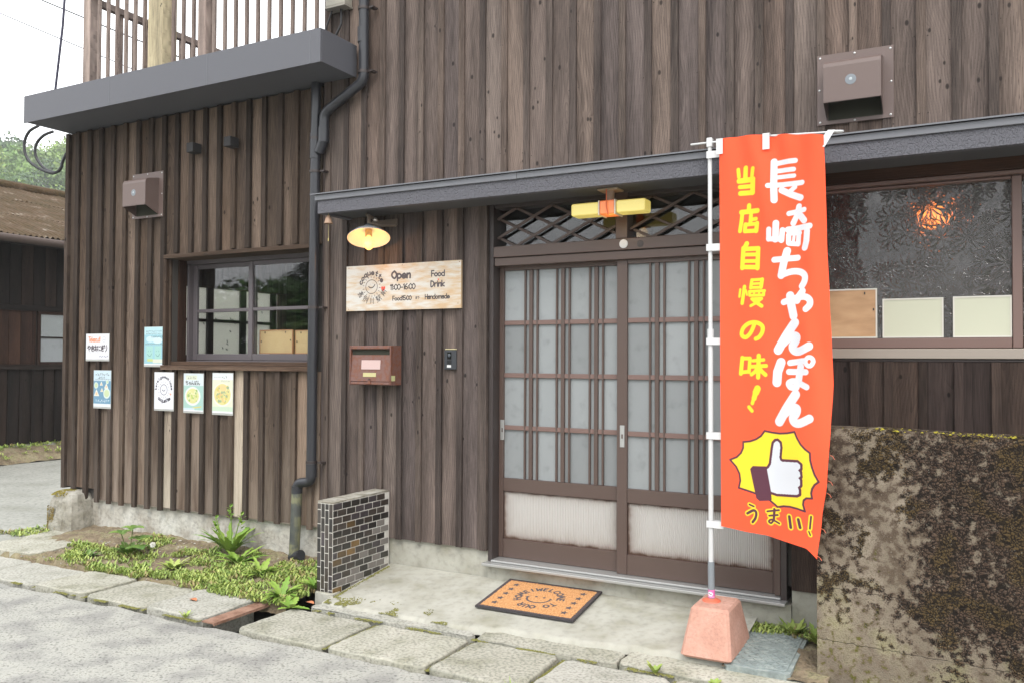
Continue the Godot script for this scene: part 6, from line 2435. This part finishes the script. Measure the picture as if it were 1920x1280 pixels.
	put("cord", tube([Vector3(0, 0.04, 0), Vector3(0, 0.9, 0)], 0.004, 6), M.cable, pl)
	var li := OmniLight3D.new()
	li.name = "globe_glow"
	li.light_color = Color(1.0, 0.5, 0.15)
	li.light_energy = 0.005
	li.light_size = 0.04
	li.omni_range = 6.0
	li.omni_attenuation = 2.0
	li.shadow_enabled = true
	pl.add_child(li)
	# overhead cables
	var ends := [["thick black overhead cable crossing behind the balcony corner post", Vector3(-18.913, 9.889, -4.500), Vector3(-8.303, 5.060, -4.500), 0.013], ["overhead cable from the far left passing low behind the balustrade", Vector3(-19.928, 9.693, -5.000), Vector3(-8.753, 4.776, -5.000), 0.01], ["thinnest overhead cable, lowest over the wooded hill", Vector3(-20.945, 9.531, -5.500), Vector3(-9.202, 4.409, -5.500), 0.006], ["slack thin cable steeply crossing behind the balustrade", Vector3(-12.583, 7.322, -4.000), Vector3(-8.764, 5.549, -4.000), 0.005]]
	for e in ends:
		var pts := []
		for i in 25:
			var k := i / 24.0
			pts.append((e[1] as Vector3).lerp(e[2], k) - Vector3(0, 0.12 * k * (1.0 - k), 0))
		var c := put("overhead_cable", tube(pts, e[3], 6), M.cable)
		tag(c, e[0], "cable", "overhead cables")
	var drop := put("service_cable", tube([Vector3(-6.14, 6.0, 0.46), Vector3(-6.16, 4.9, 0.45), Vector3(-6.27, 4.1, 0.425), Vector3(-6.38, 3.622, 0.405)], 0.0095, 8), mat(lin(0.035, 0.032, 0.06), 0.5))
	tag(drop, "dark bluish cable dropping from above onto the balcony edge", "cable")
	var outer := [Vector3(-7.067, 3.495, 0.100), Vector3(-7.161, 3.456, 0.120), Vector3(-7.211, 3.376, 0.130), Vector3(-7.209, 3.278, 0.130), Vector3(-7.162, 3.196, 0.120), Vector3(-7.071, 3.138, 0.110), Vector3(-6.967, 3.092, 0.100), Vector3(-6.880, 3.069, 0.080), Vector3(-6.824, 3.100, 0.060), Vector3(-6.834, 3.175, 0.030), Vector3(-6.830, 3.250, 0.000)]
	var inner := [Vector3(-6.942, 3.441, 0.050), Vector3(-7.037, 3.416, 0.070), Vector3(-7.117, 3.358, 0.080), Vector3(-7.129, 3.278, 0.090), Vector3(-7.097, 3.198, 0.080), Vector3(-6.999, 3.118, 0.080), Vector3(-6.910, 3.083, 0.070), Vector3(-6.838, 3.087, 0.060), Vector3(-6.811, 3.137, 0.050)]
	tag(put("cable_loop", tube(smooth3(outer), 0.0125, 8), M.cable), "outer, wider black cable loop hanging under the balcony corner", "cable", "cable loops under the balcony")
	tag(put("cable_loop", tube(smooth3(inner), 0.0125, 8), M.cable), "inner, narrower black cable loop hanging under the balcony corner", "cable", "cable loops under the balcony")


func smooth3(p: Array) -> Array:
	var out := []
	for i in p.size() - 1:
		var a: Vector3 = p[maxi(i - 1, 0)]
		var d: Vector3 = p[mini(i + 2, p.size() - 1)]
		for k in 3:
			out.append((p[i] as Vector3).cubic_interpolate(p[i + 1], a, d, k / 3.0))
	out.append(p[p.size() - 1])
	return out


func build_tile_wall() -> void:
	var t := thing("tiled_wing_wall", "low wing wall faced with small dark brown glazed tiles beside the porch", "tile wall")
	var g := MB.new()
	var xr := -3.372
	var xl := -3.492
	put("mortar_core", box(xl + 0.004, xr - 0.0005, -0.05, 0.628, 0.022, 0.5885), rough_stone(201, [[0.0, gray(0.8)], [1.0, gray(1.0)]], 3.0, [[0.0, Color(0.46, 0.43, 0.38)], [0.5, Color(0.62, 0.60, 0.55)], [1.0, Color(0.70, 0.68, 0.64)]], 1.3, 0.9, 0.2), t)
	put("cap", stone_slab(ragged(xl - 0.002, xr - 0.002, 0.022, 0.588, 5, 0.004, 0.006), 0.6285, 0.640, Vector2.ZERO, 0.004), M.block, t)
	put("stub", stone_slab(ragged(xl - 0.105, xl + 0.003, 0.03, 0.40, 6, 0.014, 0.03), -0.05, 0.56, Vector2(0.05, 0.0), 0.02), M.block, t)
	# running bond on the long side
	var th := 0.0365
	var tw := 0.0800
	var full := MB.new()
	full.chbox(Vector3(0, 0, -tw), Vector3(0.008, th, 0), 0.0022)
	var fm := full.mesh()
	var half := MB.new()
	half.chbox(Vector3(0, 0, -tw * 0.5 + 0.002), Vector3(0.008, th, 0), 0.0022)
	var hm := half.mesh()
	var y := 0.626 - th
	var row := 0
	while y > 0.01:
		var z := 0.583
		if row % 2 == 1:
			put("tile", hm, tile_mat(), t, Vector3(xr - 0.006 + rng.randf_range(0, 0.0012), y, z))
			z -= tw * 0.5 + 0.002
		while z - tw > 0.02:
			if y > 0.155 - 0.128 * z - 0.035:
				var dusty := rng.randf() < 1.25 - y * 2.0 - z * 1.6
				put("tile", fm, M.tile_dusty if dusty else tile_mat(), t, Vector3(xr - 0.006 + rng.randf_range(0, 0.0012), y, z))
			z -= tw + 0.0057
		y -= th + 0.0056
		row += 1
	# upright tiles on the street end
	var ew := 0.0262
	var eh := 0.0815
	var em := MB.new()
	em.chbox(Vector3(0, -eh, 0), Vector3(ew, 0, 0.008), 0.002)
	var emm := em.mesh()
	var es := MB.new()
	es.chbox(Vector3(0, -eh * 0.42, 0), Vector3(ew, 0, 0.008), 0.002)
	var esm := es.mesh()
	for c in 4:
		var x := xl + 0.003 + c * 0.0300
		var yy := 0.626
		if c % 2 == 0:
			put("tile", esm, tile_mat(), t, Vector3(x, yy, 0.5825))
			yy -= eh * 0.42 + 0.0046
		while yy > 0.10:
			put("tile", emm, tile_mat(), t, Vector3(x, yy, 0.5825 + rng.randf_range(0, 0.0012)))
			yy -= eh + 0.0046
	var foot := stone_slab(ragged(xl - 0.01, xr + 0.006, 0.50, 0.612, 8, 0.008, 0.02), -0.05, 0.098, Vector2.ZERO, 0.01)
	put("footing", foot, M.porch, t)


func tile_mat() -> Material:
	var q := rng.randf()
	if q < 0.055:
		return M.tile[5]
	if q < 0.10:
		return M.tile[6]
	return M.tile[rng.randi_range(0, 4)]


func star(im: Image, c: Vector2, r: float, col: Color) -> void:
	var p := PackedVector2Array()
	for i in 10:
		var a := TAU * i / 10.0 - PI / 2
		var k := r if i % 2 == 0 else r * 0.45
		p.append(c + Vector2(cos(a), sin(a)) * k)
	fill_poly(im, p, col)


func build_mat() -> void:
	var w := 600
	var h := 430
	var im := Image.create(w, h, false, Image.FORMAT_RGB8)
	var n := noise(211, 0.06, 3)
	var nf := noise(212, 0.35, 2)
	for y in h:
		for x in w:
			var wob := n.get_noise_2d(x, y) * 5.0
			var e := minf(minf(x, w - x), minf(y, h - y)) + wob
			var c := Color(0.79, 0.59, 0.39).lerp(Color(0.66, 0.45, 0.27), clampf(0.35 + n.get_noise_2d(x * 1.5, y * 0.6) * 0.9 + nf.get_noise_2d(x, y * 0.4) * 0.5, 0.0, 1.0))
			if e < 20.0:
				c = Color(0.28, 0.245, 0.25) * (1.0 + nf.get_noise_2d(x, y) * 0.15)
			im.set_pixel(x, y, c)
	var ink := Color(0.31, 0.28, 0.29)
	for k in 5:
		star(im, Vector2(84, 78 + k * 69), 26, ink)
		star(im, Vector2(516, 78 + k * 69), 26, ink)
	var ce := Vector2(300, 215)
	arc_text(im, "WELCOME TO OUR HOME!", ce, 108, -0.42, TAU - 0.74, 38, ink, 11.0)
	stroke(im, smooth_line(points("228,214 236,246 262,272 300,280 338,272 364,246 372,214")), 12.0, ink)
	stroke(im, points("220,218 236,206"), 8.0, ink)
	stroke(im, points("380,218 364,206"), 8.0, ink)
	disc(im, Vector2(276, 202), 9, ink)
	disc(im, Vector2(326, 202), 9, ink)
	var m := textured(im, 0.95)
	m.heightmap_enabled = true
	m.heightmap_scale = 0.4
	m.heightmap_texture = ntex(213, 0.2, 3, [[0.0, gray(0)], [1.0, gray(1)]], 256)
	var t := thing("doormat", "orange brown coir doormat with a smiling face, stars and a dark border", "doormat", Vector3(-2.165, 0.134, 0.228))
	var b := MB.new()
	var ang := atan(0.128)
	b.X = Transform3D(Basis(Vector3.UP, 0.012) * Basis(Vector3.RIGHT, ang), Vector3.ZERO)
	var hx := 0.298
	var hz := 0.212
	var th := 0.012
	b.quad(Vector3(-hx, th, hz), Vector3(hx, th, hz), Vector3(hx, th, -hz), Vector3(-hx, th, -hz))
	put("pile", b, m, t)
	var e := MB.new()
	e.X = b.X
	e.box(-hx - 0.002, hx + 0.002, 0.0, th - 0.0015, -hz - 0.002, hz + 0.002)
	put("rubber_backing", e, mat(lin(0.05, 0.045, 0.048), 0.8), t)


func build_cover() -> void:
	var t := thing("manhole_cover", "small greenish grey plastic drain cover with a ribbed diamond pattern, by the banner base", "drain cover", Vector3(-0.872, 0.093, 0.325))
	var m := rough_stone(221, [[0.0, gray(0.7)], [1.0, gray(1.0)]], 2.5, [[0.0, Color(0.20, 0.23, 0.225)], [0.5, Color(0.28, 0.325, 0.315)], [1.0, Color(0.42, 0.45, 0.42)]], 2.0, 0.6, 0.1)
	var x := Transform3D(Basis(Vector3.RIGHT, 0.045), Vector3.ZERO)
	var rim := MB.new()
	rim.X = x
	rim.prism(ragged(-0.150, 0.150, -0.275, 0.275, 3, 0.0, 0.016), -0.06, 0.004)
	put("frame", rim, m, t)
	var lid := MB.new()
	lid.X = x
	lid.prism(ragged(-0.130, 0.130, -0.252, 0.252, 3, 0.0, 0.012), 0.0045, 0.009)
	put("lid", lid, m, t)
	var ribs := MB.new()
	ribs.X = x
	for i in 9:
		for j in 17:
			var px := -0.108 + i * 0.027
			var pz := -0.228 + j * 0.0285
			if absf(px) < 0.05 and absf(pz + 0.03) < 0.05:
				continue
			var sl := 1.0 if (i + j) % 2 == 0 else -1.0
			ribs.X = x * Transform3D(Basis(Vector3.UP, sl * 0.78), Vector3(px, 0.0, pz))
			ribs.chbox(Vector3(-0.0145, 0.0085, -0.0036), Vector3(0.0145, 0.0135, 0.0036), 0.0015)
	var rb := put("tread_pattern", ribs, m, t)
	rb.set_meta("kind", "stuff")
	put("grip_plate", box(-0.045, 0.045, -0.075, 0.015, 0.0095, 0.012), m, t)
	(t.get_node("grip_plate") as Node3D).rotation.x = 0.045
	put("key_slot", box(-0.118, -0.100, -0.010, 0.006, 0.0096, 0.0108), M.dark_gap, t)


# ---------------------------------------------------------------- weeds

func leaf_strip(b: MB, p: Vector3, dir: Vector3, len: float, w: float, droop: float, col: Color, lobed := false) -> void:
	var side := dir.cross(Vector3.UP).normalized()
	var q := p
	var d := dir.normalized()
	var segs := 9 if lobed else 6
	var pw := 0.0
	for i in segs:
		var t := float(i + 1) / segs
		var nw := w * sin(clampf(t * 0.92 + 0.08, 0, 1) * PI) * 0.5 + w * 0.04
		if lobed:
			nw *= 1.15 if i % 2 == 0 else 0.68
		if i == segs - 1:
			nw = 0.0
		var nq := q + d * len / segs
		d = (d + Vector3(0, -droop / segs, 0)).normalized()
		b.tint = col * (0.85 + 0.25 * t)
		var up0 := Vector3(0, pw * 0.25, 0)
		var up1 := Vector3(0, nw * 0.25, 0)
		if pw > 0.0:
			b.quad(q, q + side * pw + up0, nq + side * nw + up1, nq)
			b.quad(q - side * pw + up0, q, nq, nq - side * nw + up1)
		else:
			b.tri(q, nq + side * nw + up1, nq)
			b.tri(q, nq, nq - side * nw + up1)
		q = nq
		pw = nw


func weed(label: String, at: Vector3, n: int, len: float, w: float, rise: float, droop: float, cols: Array, lobed := false, called := "weed", cat := "weed") -> Node3D:
	var t := thing(called, label, cat, at, "weeds along the wall foot")
	for i in n:
		var b := MB.new()
		var a := TAU * i / n + rng.randf_range(-0.35, 0.35)
		var r := clampf(rise + rng.randf_range(-0.4, 0.4), -0.05, 3.0)
		var d := Vector3(cos(a), r, sin(a)).normalized()
		leaf_strip(b, Vector3(cos(a), 0, sin(a)) * 0.006, d, len * rng.randf_range(0.55, 1.1), w * rng.randf_range(0.7, 1.2), droop * rng.randf_range(0.5, 1.2), (cols[0] as Color).lerp(cols[1], rng.randf()), lobed)
		put("leaf", b, M.leaf, t)
	return t


func soil_y(x: float, z: float) -> float:
	return 0.108 - 0.085 * z


func build_plants() -> void:
	var fresh := [Color(0.14, 0.26, 0.035), Color(0.25, 0.36, 0.06)]
	var deep := [Color(0.07, 0.15, 0.03), Color(0.16, 0.25, 0.05)]
	var lime := [Color(0.22, 0.31, 0.06), Color(0.34, 0.40, 0.10)]
	# tall toothed rosette before the annex wall
	var a := weed("tall bright green toothed weed standing against the annex footing", Vector3(-4.66, soil_y(0, 0.15), 0.16), 34, 0.30, 0.040, 1.5, 1.0, fresh, true)
	for q in [[-0.03, 0.34, -0.02], [0.11, 0.30, 0.01], [-0.12, 0.26, 0.03]]:
		put("stem", tube([Vector3(0, 0, 0), Vector3(q[0] * 0.5, q[1] * 0.5, q[2]), Vector3(q[0], q[1], q[2])], 0.004, 6, Color(0.16, 0.25, 0.05)), M.leaf, a)
		var b := MB.new()
		for k in 9:
			var an := k * 2.4
			leaf_strip(b, Vector3(q[0], q[1] - 0.10 + k * 0.013, q[2]), Vector3(cos(an), 0.9, sin(an)), 0.045, 0.022, 0.5, fresh[0].lerp(fresh[1], rng.randf()))
		put("leaf_cluster", b, M.leaf, a)
	weed("low toothed rosette sprawling beside the tall weed and the downpipe foot", Vector3(-4.45, soil_y(0, 0.28), 0.30), 26, 0.22, 0.036, 0.7, 0.9, fresh, true)
	weed("spreading green rosette between the downpipe and the paving slabs", Vector3(-4.10, soil_y(0, 0.42), 0.42), 26, 0.17, 0.032, 0.8, 0.8, fresh, true)
	# bushy plant at the left of the bed
	var p := weed("bushy round leaved plant at the street side of the bed, by the dandelion clock", Vector3(-5.36, soil_y(0, 0.46), 0.46), 30, 0.14, 0.045, 1.0, 0.7, deep)
	for q in [[0.10, 0.13, -0.02], [-0.06, 0.16, 0.02], [0.04, 0.20, 0.0], [0.16, 0.08, 0.05]]:
		put("stem", tube([Vector3.ZERO, Vector3(q[0], q[1], q[2])], 0.0035, 5, Color(0.13, 0.17, 0.05)), M.leaf, p)
		for k in 4:
			var b := MB.new()
			var an: float = k * 1.7 + q[0] * 20.0
			leaf_strip(b, Vector3(q[0], q[1], q[2]), Vector3(cos(an), 0.35, sin(an)), 0.09, 0.065, 0.6, deep[0].lerp(deep[1], rng.randf()))
			put("leaf", b, M.leaf, p)
	weed("flat dark green tuft at the bed's edge nearest the corner block", Vector3(-5.62, soil_y(0, 0.60), 0.60), 22, 0.10, 0.03, 0.8, 0.8, deep)
	weed("pale yellow green tuft behind the paving slabs in the middle of the bed", Vector3(-4.78, soil_y(0, 0.56), 0.56), 24, 0.13, 0.03, 0.9, 0.8, lime, true)
	weed("broad leaved weed leaning out over the drain beside the tiled wall", Vector3(-3.66, 0.06, 0.70), 26, 0.16, 0.034, 0.8, 0.9, fresh, true)
	weed("bright green sprig growing close to the tiled wall's foot", Vector3(-3.56, 0.08, 0.52), 16, 0.13, 0.03, 1.0, 0.8, fresh, true)
	weed("lone bright leaf rosette at the corner of the drain and the tiled wall", Vector3(-3.50, 0.045, 0.80), 7, 0.12, 0.04, 0.5, 0.5, fresh, true)
	# by the banner
	weed("leafy green weed between the banner base and the concrete wall", Vector3(-0.80, 0.09, 0.06), 26, 0.11, 0.03, 1.2, 0.7, lime, true)
	weed("light green weed against the concrete wall's end behind the drain cover", Vector3(-0.66, 0.09, 0.14), 24, 0.12, 0.03, 1.3, 0.7, lime, true)
	weed("small sprig behind the drain cover beside the banner base", Vector3(-0.93, 0.09, 0.02), 10, 0.07, 0.03, 0.9, 0.6, lime)
	weed("tiny sprout in the joint below the banner base", Vector3(-1.30, 0.045, 0.76), 9, 0.06, 0.02, 1.5, 0.5, lime)
	weed("tiny sprout in the joint before the drain cover", Vector3(-1.02, 0.04, 0.765), 8, 0.05, 0.022, 1.0, 0.5, lime)
	weed("thin grass blades in the street edge of the paving slabs", Vector3(-1.80, 0.02, 1.235), 8, 0.08, 0.006, 2.2, 0.4, lime)
	weed("grass tuft growing from the joint beside the open drain", Vector3(-3.90, 0.04, 1.215), 9, 0.05, 0.012, 1.2, 0.5, lime)
	# dandelion clock
	var dc := thing("dandelion_clock", "white dandelion seed head on a thin stalk above the weeds", "dandelion", Vector3(-5.06, soil_y(0, 0.50), 0.50))
	put("stalk", tube([Vector3(0, 0, 0), Vector3(0.004, 0.07, 0.0), Vector3(0.0, 0.115, 0.0)], 0.0022, 6, Color(0.22, 0.25, 0.09)), M.leaf, dc)
	var sd := MB.new()
	for i in 260:
		var d := Vector3(rng.randfn(), rng.randfn(), rng.randfn()).normalized()
		var s := d.cross(Vector3(0.3, 0.8, 0.5)).normalized()
		sd.tri(Vector3(0, 0.125, 0) + s * 0.0006, Vector3(0, 0.125, 0) - s * 0.0006, Vector3(0, 0.125, 0) + d * 0.017)
		sd.tri(Vector3(0, 0.125, 0) + d * 0.017 + s * 0.003, Vector3(0, 0.125, 0) + d * 0.017 - s * 0.003, Vector3(0, 0.125, 0) + d * 0.019)
	put("seed_head", sd, mat(lin(0.75, 0.74, 0.70), 0.9), dc)
	# ground cover
	var n := noise(231, 1.7, 3)
	var clump := MB.new()
	var r := RandomNumberGenerator.new()
	r.seed = 77
	for i in 22:
		var an := r.randf() * TAU
		leaf_strip(clump, Vector3(r.randf_range(-0.026, 0.026), r.randf_range(0.0, 0.012), r.randf_range(-0.026, 0.026)), Vector3(cos(an), r.randf_range(0.4, 2.6), sin(an)), r.randf_range(0.012, 0.034), r.randf_range(0.004, 0.009), r.randf_range(0.4, 1.4), Color(1, 1, 1) * r.randf_range(0.7, 1.15), i % 3 == 0)
	var spots := []
	for i in 9000:
		var x := rng.randf_range(-6.0, -3.56)
		var z := rng.randf_range(0.03, 0.80)
		var d := -0.12 + n.get_noise_2d(x * 1.3, z * 2.0) * 1.1 + 0.75 * smoothstep(-5.0, -3.9, x) * smoothstep(0.10, 0.45, z) + 0.35 * exp(-pow((x + 5.35) / 0.35, 2.0)) * smoothstep(0.2, 0.5, z)
		if rng.randf() < clampf(d, 0.0, 0.85) * 0.66:
			spots.append([Vector3(x, soil_y(x, z) + 0.004, z), rng.randf_range(0.5, 1.5)])
	for i in 260:
		var z := rng.randf_range(-5.0, 0.4)
		var x := -11.3 + rng.randf() * rng.randf() * 0.5
		if n.get_noise_2d(z * 0.6, 7.0) > -0.1:
			spots.append([Vector3(x, 0.30 - pow((x + 11.32) / 0.46, 2.0) * 0.16, z), rng.randf_range(0.9, 2.2)])
	for i in 130:
		spots.append([Vector3(rng.randf_range(-1.02, -0.62), 0.10, rng.randf_range(0.0, 0.12)), rng.randf_range(0.6, 1.3)])
	for i in 60:
		spots.append([Vector3(rng.randf_range(-6.95, -6.60), 0.06, rng.randf_range(0.0, 0.45)), rng.randf_range(0.5, 1.4)])
	var mm := MultiMesh.new()
	mm.transform_format = MultiMesh.TRANSFORM_3D
	mm.use_colors = true
	mm.mesh = clump.mesh()
	mm.instance_count = spots.size()
	for i in spots.size():
		var s: float = spots[i][1]
		mm.set_instance_transform(i, Transform3D(Basis(Vector3.UP, rng.randf() * TAU).scaled(Vector3.ONE * s), spots[i][0]))
		var c := Color(0.19, 0.29, 0.055).lerp(Color(0.40, 0.46, 0.12), rng.randf())
		if rng.randf() < 0.12:
			c = Color(0.30, 0.24, 0.10)
		mm.set_instance_color(i, c)
	var o := MultiMeshInstance3D.new()
	o.multimesh = mm
	o.material_override = M.leaf
	o.name = "ground_cover"
	o.set_meta("kind", "stuff")
	tag(o, "small creeping weeds over the bare soil", "ground cover")
	add_child(o)
	# moss in joints and on the soil
	var ms := MB.new()
	for i in 26000:
		var x := 0.0
		var z := 0.0
		var y := 0.0
		var k := i % 6
		if k < 2:
			x = rng.randf_range(-6.1, -3.56)
			z = rng.randf_range(0.05, 0.80)
			if n.get_noise_2d(x * 1.5 + 30.0, z * 2.2) < 0.16 - 0.25 * smoothstep(0.5, 0.8, z):
				continue
			y = soil_y(x, z)
		elif k == 2:
			x = rng.randf_range(-3.36, -0.7)
			z = 0.755 + rng.randfn() * 0.012
			y = 0.042
			if n.get_noise_2d(x * 2.0, 4.0) < -0.05:
				continue
		elif k == 3:
			x = rng.randf_range(-5.6, -3.8)
			z = 1.205 + rng.randfn() * 0.010
			y = 0.030
			if n.get_noise_2d(x * 2.0, 14.0) < 0.0:
				continue
		elif k == 4:
			x = rng.randf_range(-3.36, -2.5)
			z = 0.66 + rng.randfn() * 0.05
			y = 0.155 - 0.128 * z
			if n.get_noise_2d(x * 2.2 + 9.0, z * 3.0) < 0.18 or z > 0.69:
				continue
		else:
			x = [-4.82, -4.275, -5.315, -2.90, -2.278, -1.762, -1.197, -3.36][rng.randi_range(0, 7)] + rng.randfn() * 0.006
			z = rng.randf_range(0.76, 1.21)
			y = 0.024
			if x > -3.38 and x < -3.3:
				z = rng.randf_range(0.05, 0.60)
				x += 0.012
				y = 0.155 - 0.128 * z
		ms.tint = Color(0.10, 0.10, 0.028).lerp(Color(0.22, 0.21, 0.06), rng.randf())
		var s := rng.randf_range(0.002, 0.0055)
		dome(ms, Vector3(x, y, z), s, s * 0.8)
	var mo := put("moss_patches", ms, M.moss)
	mo.set_meta("kind", "stuff")
	tag(mo, "yellow green moss in the joints and over the soil", "moss")
	# pebbles and fallen bits
	var pb := MB.new()
	for i in 500:
		var x := rng.randf_range(-6.2, -3.6)
		var z := rng.randf_range(0.03, 0.78)
		var q := rng.randf_range(0.2, 0.45)
		pb.tint = Color(q, q * 0.95, q * 0.85)
		var s := rng.randf_range(0.003, 0.010)
		dome(pb, Vector3(x, soil_y(x, z) + 0.004, z), s, s * 0.7)
	var po := put("pebbles", pb, M.moss)
	po.set_meta("kind", "stuff")
	tag(po, "small pebbles lying on the soil bed", "pebbles")
	for q in [["dry orange leaf lying on the paving slab before the weeds", -4.10, 0.058, 0.98], ["dry pinkish leaf lying by the foot of the tiled wall", -3.44, 0.062, 0.70]]:
		var b := MB.new()
		leaf_strip(b, Vector3(-0.03, 0.0, 0), Vector3(1, 0.12, 0.2), 0.07, 0.035, 0.3, Color(0.45, 0.17, 0.08))
		var f := put("fallen_leaf", b, M.moss, self, Vector3(q[1], q[2], q[3]))
		tag(f, q[0], "leaf")
